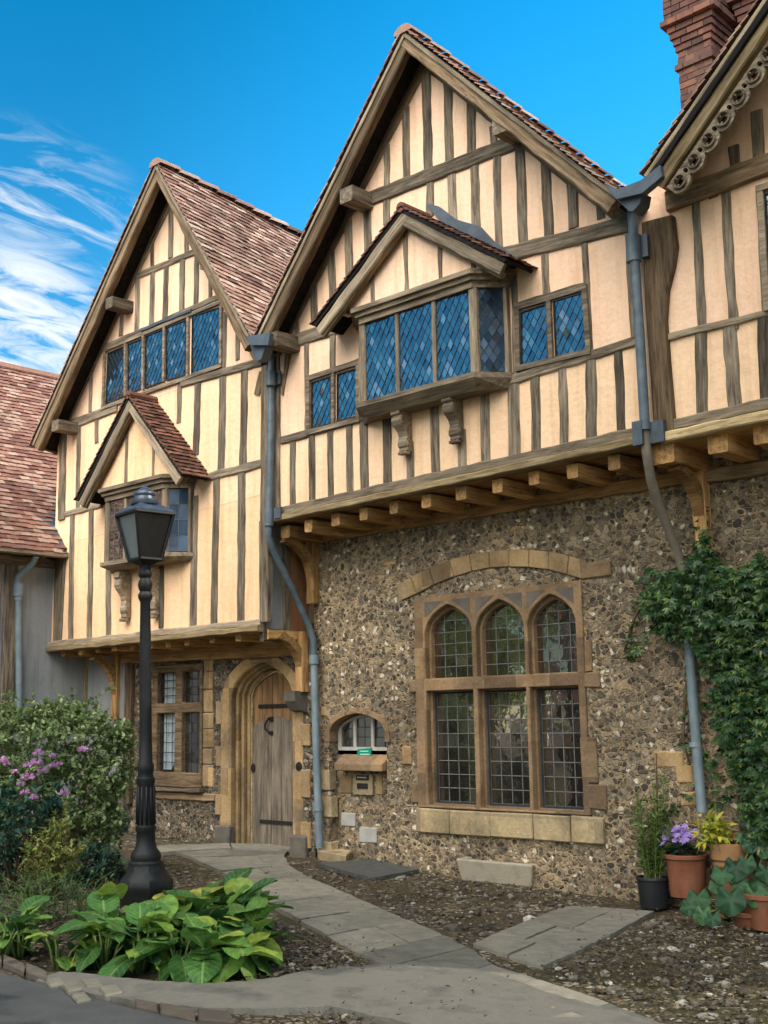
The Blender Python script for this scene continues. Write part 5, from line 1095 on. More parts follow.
# flagged path from the door to the lower right
def strip(Lp, Rp, cuts, splits):
    def at(P, t):
        t *= len(P) - 1; i = min(int(t), len(P) - 2); f = t - i; return (P[i][0] * (1 - f) + P[i + 1][0] * f, P[i][1] * (1 - f) + P[i + 1][1] * f)
    qs = []
    for k in range(len(cuts) - 1):
        a, b = cuts[k], cuts[k + 1]; sp = [0] + splits[k % len(splits)] + [1]
        for j in range(len(sp) - 1):
            f = lambda t, s: tuple(at(Lp, t)[i] * (1 - s) + at(Rp, t)[i] * s for i in (0, 1))
            qs.append([f(a, sp[j]), f(a, sp[j + 1]), f(b, sp[j + 1]), f(b, sp[j])])
    return qs
Lp = [(170, 851), (205, 864), (238, 882), (264, 901), (300, 922), (338, 945), (381, 968), (428, 984), (480, 1002), (540, 1024), (600, 1046)]
Rp = [(290, 851), (281, 859), (296, 872), (336, 890), (380, 909), (420, 926), (466, 948), (492, 966), (545, 984), (610, 1006), (690, 1036)]
slabs(strip(Lp, Rp, [0, .06, .15, .22, .32, .40, .47, .55, .61, .70, .79, .90, 1], [[.45], [.3, .7], [.55], [], [.62], [.4], [.6], [], [.35], [.55], []]), 'path', 'flagstone', z=.016)
slabs(strip([(472, 945), (515, 926), (568, 906)], [(543, 967), (596, 944), (655, 912)], [0, .3, .62, 1], [[.5], [.35], [.55]]), 'path', 'flagstone', z=.008)
slabs([[(150, 848), (230, 846), (232, 851), (150, 855)], [(230, 846), (292, 847), (290, 852), (232, 851)], [(318, 866), (372, 862), (420, 872), (372, 880)]], 'path', 'flagstone', z=.03)
def ondirt(px, py):
    return not any(abs(0) > 1 for _ in ())
def inpoly(p, poly):
    c = False; j = len(poly) - 1
    for i in range(len(poly)):
        if (poly[i][1] > p[1]) != (poly[j][1] > p[1]) and p[0] < (poly[j][0] - poly[i][0]) * (p[1] - poly[i][1]) / (poly[j][1] - poly[i][1]) + poly[i][0]: c = not c
        j = i
    return c
PATHP = Lp + Rp[::-1]; BR = [(472, 945), (568, 906), (655, 912), (543, 967)]; PAV = [(36, 984), (110, 980), (262, 983), (372, 968), (480, 972), (640, 1022), (560, 1060), (330, 1010), (200, 1012)]
# loose stones and leaf litter strewn over the bare earth
areas = [([(285, 872), (385, 868), (560, 890), (620, 905), (480, 935), (466, 944), (380, 905)], 700), ([(270, 915), (375, 966), (310, 972), (262, 980), (290, 950)], 400), ([(545, 972), (660, 915), (768, 925), (800, 1024), (700, 1030)], 1100), ([(330, 1005), (470, 980), (560, 1024), (300, 1030)], 500), ([(160, 858), (200, 872), (262, 905), (180, 900), (150, 880)], 200), ([(0, 905), (60, 900), (120, 930), (40, 960), (0, 945)], 150)]
ico = [(0, 0, 1), (.89, 0, .45), (.28, .85, .45), (-.72, .53, .45), (-.72, -.53, .45), (.28, -.85, .45), (.72, .53, -.45), (-.28, .85, -.45), (-.89, 0, -.45), (-.28, -.85, -.45), (.72, -.53, -.45), (0, 0, -1)]
icf = [(0, 1, 2), (0, 2, 3), (0, 3, 4), (0, 4, 5), (0, 5, 1), (1, 6, 2), (2, 7, 3), (3, 8, 4), (4, 9, 5), (5, 10, 1), (1, 10, 6), (2, 6, 7), (3, 7, 8), (4, 8, 9), (5, 9, 10), (11, 7, 6), (11, 8, 7), (11, 9, 8), (11, 10, 9), (11, 6, 10)]
peb = MB(); lit = MB()
for poly, n in areas:
    bx = [min(p[0] for p in poly), max(p[0] for p in poly)]; by = [min(p[1] for p in poly), max(p[1] for p in poly)]; c = 0
    W_ = [G(*p) for p in poly]; poly2 = [(p.x, p.y) for p in W_]; bx = [min(p[0] for p in poly2), max(p[0] for p in poly2)]; by = [min(p[1] for p in poly2), max(p[1] for p in poly2)]
    P2 = [[(G(*p).x, G(*p).y) for p in q] for q in (PATHP, BR, PAV)]
    while c < n:
        x, y = RND.uniform(*bx), RND.uniform(*by)
        if not inpoly((x, y), poly2): continue
        c += 1
        onp = any(inpoly((x, y), q) for q in P2)
        if onp and RND.random() > .10: continue
        s = (.35 if onp else 1) * min(.055, .009 * math.exp(RND.gauss(.3, .6))); z = zg(x, y) + (.032 if onp else -.008); a = RND.uniform(0, 6.28); sx, sy, sz = s * RND.uniform(.8, 1.5), s, s * RND.uniform(.35, .75)
        peb.add([V((x + (v[0] * sx * math.cos(a) - v[1] * sy * math.sin(a)) * RND.uniform(.85, 1.15), y + (v[0] * sx * math.sin(a) + v[1] * sy * math.cos(a)) * RND.uniform(.85, 1.15), z + v[2] * sz)) for v in ico], icf)
        for _ in range(2):
            x2, y2 = x + RND.gauss(0, .2), y + RND.gauss(0, .2)
            onp = any(inpoly((x2, y2), q) for q in P2)
            if onp and RND.random() > .28: continue
            s = RND.uniform(.008, .025); a = RND.uniform(0, 6.28); ca, sa = math.cos(a) * s, math.sin(a) * s; z = zg(x2, y2) + (.036 if onp else .004)
            lit.add([V((x2 - ca, y2 - sa, z + RND.uniform(0, .012))), V((x2 + sa * .45, y2 - ca * .45, z + RND.uniform(0, .02))), V((x2 + ca, y2 + sa, z + RND.uniform(0, .02))), V((x2 - sa * .45, y2 + ca * .45, z + RND.uniform(0, .012)))], [(0, 1, 2), (0, 2, 3)])
tag(peb.build('gravel', ['pebbles'], smooth=False), 'loose flint pebbles scattered over bare earth', 'gravel', kind='stuff'); tag(lit.build('leaf_litter', ['litter']), 'dry brown leaf litter scattered over bare earth', 'litter', kind='stuff')

# ================================================================== foliage
def nz(a): return a / np.maximum(np.linalg.norm(a, axis=1, keepdims=True), 1e-9)
def leaves(name, pos, dirs, hint, Ln, wr, mat, parent, fold=.18, droop=.12, mid=.45):
    pos = np.asarray(pos, float); d = nz(np.asarray(dirs, float)); h = np.asarray(hint, float); n = len(pos); Ln = np.broadcast_to(np.asarray(Ln, float), (n,))[:, None]
    s = nz(np.cross(d, h)); u = np.cross(s, d); w = Ln * wr / 2
    v = np.stack([pos, pos + d * Ln * mid - s * w + u * w * fold * 2, pos + d * Ln * mid + s * w + u * w * fold * 2, pos + d * Ln * mid - u * 0 , pos + d * Ln - u * Ln * droop], 1).reshape(-1, 3)
    b = np.arange(n)[:, None] * 5; f = np.concatenate([b + np.array([[0, 2, 4, 3]]), b + np.array([[0, 3, 4, 1]])], 0).reshape(-1)
    me = bpy.data.meshes.new(name); nf = 2 * n; me.vertices.add(5 * n); me.vertices.foreach_set('co', v.reshape(-1)); me.loops.add(4 * nf); me.loops.foreach_set('vertex_index', f.astype(np.int32))
    me.polygons.add(nf); me.polygons.foreach_set('loop_start', np.arange(nf, dtype=np.int32) * 4); me.materials.append(M[mat]); me.update(calc_edges=True); me.validate()
    o = bpy.data.objects.new(name, me); return link(o, parent)
def sprigs(rng, tips, outd, nleaf, slen, Ll, spread=.9, upb=.3):
    """leaves set along short twigs that end at the tips"""
    P, D, H = [], [], []
    for t, o in zip(tips, outd):
        o = o / np.linalg.norm(o)
        for k in range(nleaf):
            f = rng.uniform(0, 1); p = t - o * slen * f; r = rng.normal(size=3); r -= o * (r @ o); r /= np.linalg.norm(r)
            d = o * rng.uniform(.2, .9) + r * spread; d[2] += upb * .3; P.append(p); D.append(d); H.append(o * .6 + np.array([0, 0, .8]) + rng.normal(size=3) * .25)
    return np.array(P), np.array(D), np.array(H)
def blob_tips(rng, blobs, n, inner=.72):
    """points through the outer part of a union of ellipsoids"""
    T, O = [], []; wts = np.array([b[1][0] * b[1][1] + b[1][0] * b[1][2] for b in blobs]); wts = wts / wts.sum()
    while len(T) < n:
        c, r = blobs[rng.choice(len(blobs), p=wts)]; c, r = np.array(c), np.array(r); d = rng.normal(size=3); d /= np.linalg.norm(d); q = rng.uniform(inner, 1.06)
        if rng.random() < .18: q *= rng.uniform(.5, .95)
        p = c + d * r * q; deep = False
        for c2, r2 in blobs:
            if np.sum(((p - np.array(c2)) / np.array(r2)) ** 2) < .36: deep = True; break
        if deep: continue
        o = d / r; o /= np.linalg.norm(o); o = o + np.array([0, 0, .5]) + rng.normal(size=3) * .35; T.append(p); O.append(o)
    return T, O
def stems(name, base, tips, parent, mat='stem_brown', r=.014, n=12, rng=None):
    mb = MB(); idx = rng.choice(len(tips), min(n, len(tips)), replace=False)
    for i in idx:
        t = V(tips[i]); b = V(base) + V((rng.normal() * .05, rng.normal() * .05, 0)); m = b.lerp(t, .5) + V((rng.normal() * .06, rng.normal() * .06, .08)); mb.tube([b, b.lerp(m, .5) + V((0, 0, .02)), m, t], [r, r * .8, r * .6, r * .25], 6)
    return mb.build(name, [mat], parent, smooth=True)
# big variegated shrub behind the lamp post, on the left
rng = np.random.default_rng(3)
g0 = G(50, 880); B0 = np.array(g0)
sc = 1 / 1200 * float(np.dot(np.array([g0.x, g0.y + CAMD, g0.z - CAMH]), RM @ np.array([0, 0, 1.])))   # metres per pixel there
RIGHT = RM @ np.array([1., 0, 0]); RIGHT[2] = 0; RIGHT /= np.linalg.norm(RIGHT); FWD = RM @ np.array([0, 0, 1.]); FWD[2] = 0; FWD /= np.linalg.norm(FWD); UP = np.array([0, 0, 1.])
def at_(base, px0, py0, px, py, s, back=0.0): return np.array(base) + RIGHT * (px - px0) * s - UP * (py - py0) * s + FWD * back
t = thing('shrub', g0, 'large rounded shrub of small grey-green variegated leaves left of the lamp post', 'shrub', 'garden shrubs left of the lamp')
bl_ = [(at_(B0, 50, 880, x, y, sc, bk), np.array([rx * sc, rx * sc, ry * sc])) for x, y, rx, ry, bk in ((28, 760, 45, 55, .1), (70, 745, 45, 46, .2), (100, 772, 34, 52, .15), (52, 722, 34, 26, .2), (-10, 745, 42, 55, .2), (96, 822, 28, 40, .1), (20, 815, 45, 50, .3), (64, 800, 46, 55, .25), (112, 742, 18, 20, .2))]
T, O = blob_tips(rng, bl_, 1900, .5); O = [o + rng.normal(size=3) * .35 for o in O]; P, D, Hh = sprigs(rng, T, O, 10, .13, .05)
for (x, y, dx, dy) in ((35, 696, -.1, 1), (62, 692, .4, 1), (88, 700, 1, .7), (104, 690, 1, .6), (14, 702, -.3, 1), (124, 730, 1, .5), (130, 788, 1, .2), (20, 690, 0, 1), (48, 698, .2, 1), (75, 702, .3, 1), (115, 722, .6, 1), (-2, 700, -.2, 1), (10, 712, .1, 1), (98, 712, .2, 1)):
    tip = at_(B0, 50, 880, x, y, sc, .2); o = RIGHT * dx + UP * dy; p2, d2, h2_ = sprigs(rng, [tip, tip - o * .06], [o, o], 12, .22, .05); P = np.concatenate([P, p2]); D = np.concatenate([D, d2]); Hh = np.concatenate([Hh, h2_])
leaves('foliage', P, D, Hh, rng.uniform(.04, .068, len(P)), .6, 'leaf_shrub', t); stems('stem', g0, T, t, n=26, rng=rng)
# pink flowers on a darker plant at its left foot
g1 = G(14, 893); t = thing('flowering_shrub', g1, 'dark leafy shrub with pink-purple flower heads at the left edge', 'shrub', 'garden shrubs left of the lamp'); B1 = np.array(g1); s1 = sc * .93
bl1 = [(at_(B1, 14, 893, x, y, s1, bk), np.array([rx * s1] * 2 + [ry * s1])) for x, y, rx, ry, bk in ((5, 830, 30, 45, 0), (-15, 850, 30, 45, .1), (28, 815, 26, 30, .05), (50, 800, 14, 20, 0))]
T, O = blob_tips(rng, bl1, 150); P, D, Hh = sprigs(rng, T, O, 7, .16, .1, .8); leaves('foliage', P, D, Hh, rng.uniform(.07, .13, len(P)), .42, 'leaf_teal', t); stems('stem', g1, T, t, n=12, rng=rng)
for (x, y, r_) in ((7, 763, 6), (12, 766, 4), (20, 774, 4), (43, 756, 6), (33, 768, 5), (41, 766, 7), (48, 774, 6), (58, 769, 5), (64, 767, 4), (33, 780, 7), (57, 759, 4), (31, 794, 6), (40, 799, 5), (87, 754, 6), (69, 796, 6), (-4, 798, 5), (26, 786, 4)):
    c = at_(B1, 14, 893, x, y, s1, -.30); n = 22; d = rng.normal(size=(n, 3)); d = nz(d); d[:, 2] = np.abs(d[:, 2]) * .8; d -= FWD * .3
    leaves('flower', c + nz(d) * r_ * s1 * .35, d, rng.normal(size=(n, 3)), r_ * s1 * .75, .75, 'petal_pink', t)
# golden variegated shrub in front
g2 = G(55, 898); t = thing('shrub', g2, 'small upright shrub with yellow-edged leaves in front of the pink flowers', 'shrub', 'garden shrubs left of the lamp'); B2 = np.array(g2); s2 = sc * .9
bl2 = [(at_(B2, 55, 898, x, y, s2, bk), np.array([rx * s2] * 2 + [ry * s2])) for x, y, rx, ry, bk in ((58, 822, 14, 24, 0), (45, 845, 24, 20, 0), (68, 850, 20, 20, 0), (32, 858, 16, 18, -.05), (56, 868, 24, 18, 0))]
T, O = blob_tips(rng, bl2, 170, .4); O = [o + UP * .5 for o in O]; P, D, Hh = sprigs(rng, T, O, 9, .12, .05, 1.0); leaves('foliage', P, D, Hh, rng.uniform(.04, .07, len(P)), .42, 'leaf_gold', t); stems('stem', g2, T, t, n=16, rng=rng, r=.009)
# teal leafy plant between shrub and lamp, and low herbs
g3 = G(102, 885); t = thing('leafy_plant', g3, 'dark blue-green leafy plant low down between the shrubs and the lamp post', 'plant', 'low plants in the bed'); B3 = np.array(g3)
bl3 = [(at_(B3, 102, 885, x, y, sc, bk), np.array([rx * sc] * 2 + [ry * sc])) for x, y, rx, ry, bk in ((98, 862, 24, 22, 0), (82, 872, 20, 16, 0), (118, 874, 14, 14, 0))]
T, O = blob_tips(rng, bl3, 70, .4); P, D, Hh = sprigs(rng, T, O, 7, .12, .1, .9); leaves('foliage', P, D, Hh, rng.uniform(.07, .12, len(P)), .4, 'leaf_teal', t); stems('stem', g3, T, t, n=8, rng=rng, r=.008)
g4 = G(30, 925); t = thing('herb_clump', g4, 'low clump of soft green herb shoots at the lower left edge', 'plant', 'low plants in the bed'); B4 = np.array(g4)
T = []; O = []
for i in range(120):
    x, y = rng.uniform(-15, 62), rng.uniform(878, 912); T.append(at_(B4, 30, 925, x, y, sc * .85, rng.uniform(0, .5))); O.append(UP + rng.normal(size=3) * .3)
P, D, Hh = sprigs(rng, T, O, 10, .2, .05, .9); leaves('foliage', P, D, Hh, rng.uniform(.03, .06, len(P)), .3, 'leaf_herb', t); stems('stem', g4, T, t, mat='stem_green', n=40, rng=rng, r=.004)
g5 = G(78, 915); t = thing('herb_clump', g5, 'thin upright herb shoots between the small gold shrub and the lamp base', 'plant', 'low plants in the bed'); T = []; O = []
for i in range(34):
    x, y = rng.uniform(62, 112), rng.uniform(872, 905); T.append(at_(np.array(g5), 78, 915, x, y, sc * .87, rng.uniform(0, .3))); O.append(UP + rng.normal(size=3) * .3)
P, D, Hh = sprigs(rng, T, O, 9, .2, .05, .9); leaves('foliage', P, D, Hh, rng.uniform(.03, .055, len(P)), .35, 'leaf_herb', t); stems('stem', g5, T, t, mat='stem_green', n=20, rng=rng, r=.004)

# big cupped leaves of the edging plant round the lamp's foot
def broad(name, specs, parent, mat='leaf_broad', round_=False):
    mb = MB(); nu, nv = 7, 8
    for (base, d, up, Ln, wd, curl, cup, ph) in specs:
        d, up = V(d).normalized(), V(up); s = d.cross(up).normalized(); u = s.cross(d).normalized(); base = V(base); vs = []
        for i in range(nv):
            t = i / (nv - 1)
            wt = wd * max(.03, math.sin(math.pi * min(1, (t ** .8) * .95 + .03)) ** .5) * (.86 + .2 * t)
            for j in range(nu):
                q = (j / (nu - 1)) * 2 - 1; edge = abs(q) ** 2
                z = -curl * t * t * Ln + cup * edge * wd * (1 - .3 * t) + .009 * Ln / .2 * math.sin(7 * t + ph + q * 1.5) * edge + .003 * math.sin(22 * t - 5 * abs(q))
                if abs(q) < .25: z -= .006
                vs.append(base + d * (t * Ln * (1 - .12 * curl)) + s * (q * wt / 2) + u * z)
        mb.add(vs, [(i * nu + j, i * nu + j + 1, (i + 1) * nu + j + 1, (i + 1) * nu + j) for i in range(nv - 1) for j in range(nu - 1)])
    o = mb.build(name, [mat], parent, smooth=True); uvl = o.data.uv_layers.new(name='leaf'); n_ = len(mb.v)
    uvs = np.array([((i % nu) / (nu - 1), ((i // nu) % nv) / (nv - 1)) for i in range(n_)]); li = np.empty(len(o.data.loops), dtype=np.int32); o.data.loops.foreach_get('vertex_index', li); uvl.data.foreach_set('uv', uvs[li].reshape(-1)); return o
def broad_plant(label, cents, nl, group, sz=1.0):
    c0 = V(cents[0]); t = thing('broad_leaved_plant', c0, label, 'plant', group); sp = []; st = MB()
    for c in cents:
        c = V(c); c.z = zg(c.x, c.y); n = nl + RND.randint(-2, 2); cb_c = V(cents[0])
        for k in range(n):
            a = k * 2.4 + RND.uniform(-.4, .4); el = RND.uniform(-.35, .95); h = .06 + .16 * max(0, el) + RND.uniform(0, .09); r0 = RND.uniform(.02, .13)
            o = V((math.cos(a), math.sin(a), 0)); b = c + o * r0 + V((0, 0, h)); d = o * math.cos(el) + V((0, 0, math.sin(el))); up = V((0, 0, 1)) * math.cos(el) - o * math.sin(el)
            Ln = sz * RND.uniform(.15, .32); sp.append((b, d, up, Ln, Ln * RND.uniform(.72, .95), RND.uniform(.15, .75), RND.uniform(-.12, .22), RND.uniform(0, 6)))
            if k % 3 == 0:
                el = RND.uniform(-.75, -.2); a += .8; o2 = V((math.cos(a), math.sin(a), 0)); b2 = c + o2 * RND.uniform(.06, .16) + V((0, 0, RND.uniform(.07, .15))); L2 = sz * RND.uniform(.17, .29)
                sp.append((b2, o2 * math.cos(el) + V((0, 0, math.sin(el))), V((0, 0, 1)) * math.cos(el) - o2 * math.sin(el), L2, L2 * RND.uniform(.75, .95), RND.uniform(.1, .35), RND.uniform(-.05, .1), RND.uniform(0, 6)))
            st.tube([c + o * r0 * .3 + V((0, 0, -.02)), c + o * r0 * .7 + V((0, 0, h * .6)), b + d * .02], [.011, .009, .007], 5)
    broad('foliage', sp, t); st.build('stem', ['stem_green'], t, smooth=True); return t
def cl(pxs): return [G(*p) for p in pxs]
broad_plant('wide clump of big glossy green leaves at the foot of the lamp post', cl([(104, 954), (118, 960), (135, 958), (152, 964), (172, 956), (188, 964), (205, 950), (222, 966), (238, 954), (250, 960), (245, 938), (225, 934), (200, 932), (188, 936), (215, 942), (108, 944), (178, 972), (205, 976), (238, 974), (140, 970), (105, 966), (195, 944), (230, 944), (215, 926), (190, 925)]), 12, 'broad-leaved edging plants')
broad_plant('small clump of big glossy leaves by the kerb at the left edge', cl([(10, 950), (-8, 945), (20, 955), (0, 957)]), 7, 'broad-leaved edging plants', .8)
broad_plant('few low big leaves on the kerb between the two broad-leaved clumps', cl([(58, 966), (72, 969)]), 4, 'broad-leaved edging plants', .6)

# climber on the flint wall at the right
t = thing('climbing_plant', F(735, 905, -.1), 'dense dark green climber covering the flint wall on the right', 'climber'); P = []; D = []; Hh = []
region = [(642, 592), (655, 575), (690, 560), (702, 530), (708, 548), (725, 566), (742, 572), (760, 556), (800, 560), (850, 590), (860, 850), (742, 850), (744, 800), (735, 770), (722, 736), (718, 700), (712, 672), (700, 655), (690, 640), (672, 638), (655, 625), (644, 608)]
tl = []
def vine_at(px, py, n=1, sz=1.0, dep=.40):
    for _ in range(n):
        y = -rng.uniform(.04, dep * (.55 + .75 * (mnoise.noise((px * .06, py * .06, 8.)) * .5 + .5))); c = np.array(F(px + rng.normal() * 3, py + rng.normal() * 3, y)); o = np.array([rng.normal() * .5, -1, rng.normal() * .45 + .1]); o /= np.linalg.norm(o); tl.append(c)
        e1 = np.cross(o, UP); e1 /= np.linalg.norm(e1); e2 = np.cross(o, e1)
        for k in range(5):
            a = -math.pi / 2 + (k - 2) * .62 + rng.normal() * .1; d = e1 * math.cos(a) + (-e2 if e2[2] < 0 else e2) * math.sin(a) + o * .35; P.append(c); D.append(d); Hh.append(o + rng.normal(size=3) * .15)
n = 0
while n < 8500:
    x, y = rng.uniform(630, 860), rng.uniform(525, 855)
    if inpoly((x, y), region):
        thin = .9 if y < 700 else .75
        if rng.random() < thin and mnoise.noise((x * .045, y * .045, 2.0)) > -.42: vine_at(x, y)
        n += 1
for trail in ([(642, 600), (634, 620), (630, 640), (622, 652)], [(655, 628), (640, 640), (632, 660)], [(704, 530), (700, 515), (706, 505)], [(692, 640), (686, 690), (684, 730), (690, 760)], [(712, 680), (720, 720), (706, 700)], [(722, 740), (712, 765), (700, 760)], [(700, 735), (705, 760), (720, 780), (716, 800)], [(660, 815), (676, 808), (690, 795), (705, 785)], [(668, 575), (650, 570), (640, 580)], [(735, 780), (725, 800), (712, 806)], [(702, 702), (712, 694), (722, 690)]):
    for i in range(len(trail) - 1):
        for f in (0, .33, .66): vine_at(trail[i][0] * (1 - f) + trail[i + 1][0] * f, trail[i][1] * (1 - f) + trail[i + 1][1] * f, 2, dep=.12)
leaves('foliage', P, D, Hh, np.repeat(rng.uniform(.035, .088, len(P) // 5), 5), .34, 'leaf_vine', t)
mb = MB()
for (pts) in ([(742, 900), (741, 840), (738, 790), (725, 730), (712, 660)], [(748, 905), (747, 850), (752, 780), (760, 700), (765, 620)], [(752, 900), (750, 840), (745, 760), (735, 690), (712, 600), (702, 530)], [(756, 905), (757, 830), (764, 760), (775, 700)], [(690, 640), (686, 700), (684, 740), (690, 765)], [(642, 598), (634, 622), (624, 652)], [(668, 640), (660, 600), (690, 570)]):
    mb.tube([F(x + RND.uniform(-1, 1), y, -.05 - RND.uniform(0, .05)) for x, y in pts], [.016, .014, .012, .009, .006, .005][:len(pts)], 6)
mb.build('stem', ['stem_brown'], t, smooth=True)

# ================================================================== pots by the wall
def px_scale(p): return float(np.dot(np.array([p.x, p.y + CAMD, p.z - CAMH]), RM @ np.array([0, 0, 1.]))) / 1200
def pot(root, c, r0, r1, h, mat, rim=.018, rimh=.04):
    o = MB().lathe([(0, 0), (r0, 0), (r0 + (r1 - r0) * .86, h - rimh), (r1 + rim * .4, h - rimh), (r1 + rim, h - rimh + .006), (r1 + rim, h - .006), (r1 + rim * .5, h), (r1 - .012, h), (r1 - .02, h - .06), (0, h - .06)], c, 32).build('pot', [mat], root); smooth_angle(o, 35)
    MB().lathe([(r1 - .016, h - .04), (r1 * .5, h - .03), (0, h - .028)], c, 20).build('soil', ['soil'], root)
    return o
pots = 'potted plants by the flint wall'
# black plastic pot with a feathery plant
g = G(647, 909); s = px_scale(g); c = V(g) + V((0, .12, 0)); c.z = zg(c.x, c.y); t = thing('potted_plant', c, 'black plastic pot with a tall feathery green plant against the flint wall', 'potted plant', pots)
pot(t, c, 13.5 * s, 16 * s, 30 * s, 'black_plastic', rim=.008, rimh=.03)
P = []; D = []; Hh = []; mb = MB()
for k in range(26):
    a = rng.uniform(0, 6.28); r = rng.uniform(.01, .1); b = np.array(c) + np.array([math.cos(a) * r, math.sin(a) * r, 28 * s]); hgt = rng.uniform(.45, 1.12) * (1 if k % 3 else .7) * 105 * s; ln = np.array([math.cos(a), math.sin(a), 0]) * rng.uniform(.02, .16); ln[1] = min(ln[1], .05)
    ps = [b + ln * (i / 6) ** 1.5 + UP * hgt * i / 6 for i in range(7)]; mb.tube(ps, [.004] * 4 + [.003] * 2 + [.0015], 4)
    for i in range(60):
        f = rng.uniform(.08, 1); q = b + ln * f ** 1.5 + UP * hgt * f; aa = rng.uniform(0, 6.28); P.append(q); D.append([math.cos(aa), math.sin(aa) * .8, rng.uniform(.1, .9)]); Hh.append([rng.normal() * .4, rng.normal() * .4, 1])
leaves('foliage', P, D, Hh, rng.uniform(.05, .10, len(P)), .2, 'leaf_feather', t); mb.build('stem', ['stem_green'], t)
MB().tube([V(c) + V((.03, .05, .2)), V(c) + V((.045, .1, 1.35))], .006, 6).build('cane', ['stem_brown'], t)
# slab on bricks carrying the big terracotta pot
gs = G(677, 905); ss = px_scale(gs); zs_ = zg(gs.x, gs.y)
mb = MB(); cs = V(gs) + V((0, .2, 0)); mb.box((cs.x + .02, cs.y - .06, zs_ + .085), (.46, .36, .06), jit=.012); slab_o = bevel(mb.build('stone_slab', ['dark_stone']), .012); tag(slab_o, 'rough stone slab under the large terracotta pot of lilac flowers', 'slab')
mb = MB().box((cs.x - .12, cs.y - .1, zs_ + .022), (.14, .2, .066), jit=.008); mb.box((cs.x + .16, cs.y - .08, zs_ + .022), (.14, .2, .066), jit=.008); tag(bevel(mb.build('stone_slab', ['kerb_stone']), .008), 'two broken brick pieces propping the stone slab under the terracotta pot', 'brick')
c = V((F(686.5, 890, -.22).x, -.2, zs_ + .115)); s = px_scale(c); t = thing('potted_plant', c, 'large red terracotta pot with lilac-blue flowers', 'potted plant', pots); hh = F(686, 854, -.22).z - c.z
pot(t, c, 17 * s, 20.5 * s, hh, 'terracotta')
ctr = np.array(c) + np.array([-.03, 0, hh]); P = []; D = []; Hh = []
for k in range(70):
    a = rng.uniform(0, 6.28); r = rng.uniform(.05, .2); P.append(ctr + np.array([math.cos(a) * r * .5, math.sin(a) * r * .5, rng.uniform(-.02, .07)])); D.append([math.cos(a), math.sin(a), rng.uniform(-.3, .5)]); Hh.append([0, 0, 1])
leaves('foliage', P, D, Hh, rng.uniform(.09, .14, len(P)), .62, 'leaf_teal', t)
for k in range(48):
    a = rng.uniform(0, 6.28); r = .19 * math.sqrt(rng.uniform(0, 1)); q = ctr + np.array([math.cos(a) * r * 1.1, math.sin(a) * r, .09 + .10 * (1 - (r / .2) ** 2) + rng.uniform(-.03, .05)]); n = 6; ang = np.arange(n) * 2 * np.pi / n + rng.uniform(0, 1); tl_ = np.array([rng.normal() * .4, -.6, .8]); tl_ /= np.linalg.norm(tl_); e1 = np.cross(tl_, [1, 0, .1]); e1 /= np.linalg.norm(e1); e2 = np.cross(tl_, e1)
    leaves('flower', np.repeat(q[None], n, 0), np.cos(ang)[:, None] * e1 + np.sin(ang)[:, None] * e2 + tl_ * .25, np.repeat(tl_[None], n, 0), .038, .85, 'petal_lilac', t)
# buff pot with yellow foliage, raised behind
c = V((F(731, 880, -.25).x, -.24, 0)); ztop = F(731, 843, -.25).z; c.z = zg(c.x, c.y); s = px_scale(c); hh = ztop - c.z
t = thing('potted_plant', c, 'tall buff terracotta pot with bright yellow-green leaves', 'potted plant', pots); pot(t, c, 13 * s, 16.5 * s, hh, 'buff_terracotta', rim=.02, rimh=.14); MB().lathe([(16.2 * s, hh - .2), (17.6 * s, hh - .19), (17.6 * s, hh - .17), (16.2 * s, hh - .16)], c, 28).build('band', ['buff_terracotta'], t)
ctr = np.array([c.x - .08, c.y - .06, ztop]); T = []; O = []
for k in range(60):
    d = rng.normal(size=3); d[2] = abs(d[2]) - .5; d /= np.linalg.norm(d); T.append(ctr + d * np.array([.19, .14, .2]) * rng.uniform(.4, 1) + np.array([-.04, 0, .06])); O.append(d + UP * .3)
P, D, Hh = sprigs(rng, T, O, 5, .08, .07, .8); leaves('foliage', P, D, Hh, rng.uniform(.06, .11, len(P)), .5, 'leaf_yellow', t); stems('stem', tuple(ctr - UP * .05), T, t, mat='stem_green', n=14, rng=rng, r=.004)
# small stacked terracotta bowl behind it, pot hidden among the round leaves
c = V((F(742, 846, -.12).x, -.12, 0)); z2 = F(742, 832, -.12).z; c.z = zg(c.x, c.y); t = thing('terracotta_pot', c, 'slim red terracotta pot standing behind the buff pot', 'pot', 'terracotta pots without flowers'); s = px_scale(c); pot(t, c, 8 * s, 11 * s, z2 - c.z, 'terracotta', rimh=.06)
c = V((F(772, 900, -.45).x, -.5, 0)); c.z = zg(c.x, c.y); t = thing('terracotta_pot', c, 'squat red terracotta pot at the right edge among round leaves', 'pot', 'terracotta pots without flowers'); pot(t, c, .17, .22, .28, 'terracotta')
c = V((F(745, 905, -.6).x, -.55, 0)); c.z = zg(c.x, c.y); t = thing('terracotta_pot', c, 'low terracotta bowl lying under the large round leaves', 'pot', 'terracotta pots without flowers'); pot(t, c, .10, .13, .12, 'terracotta')
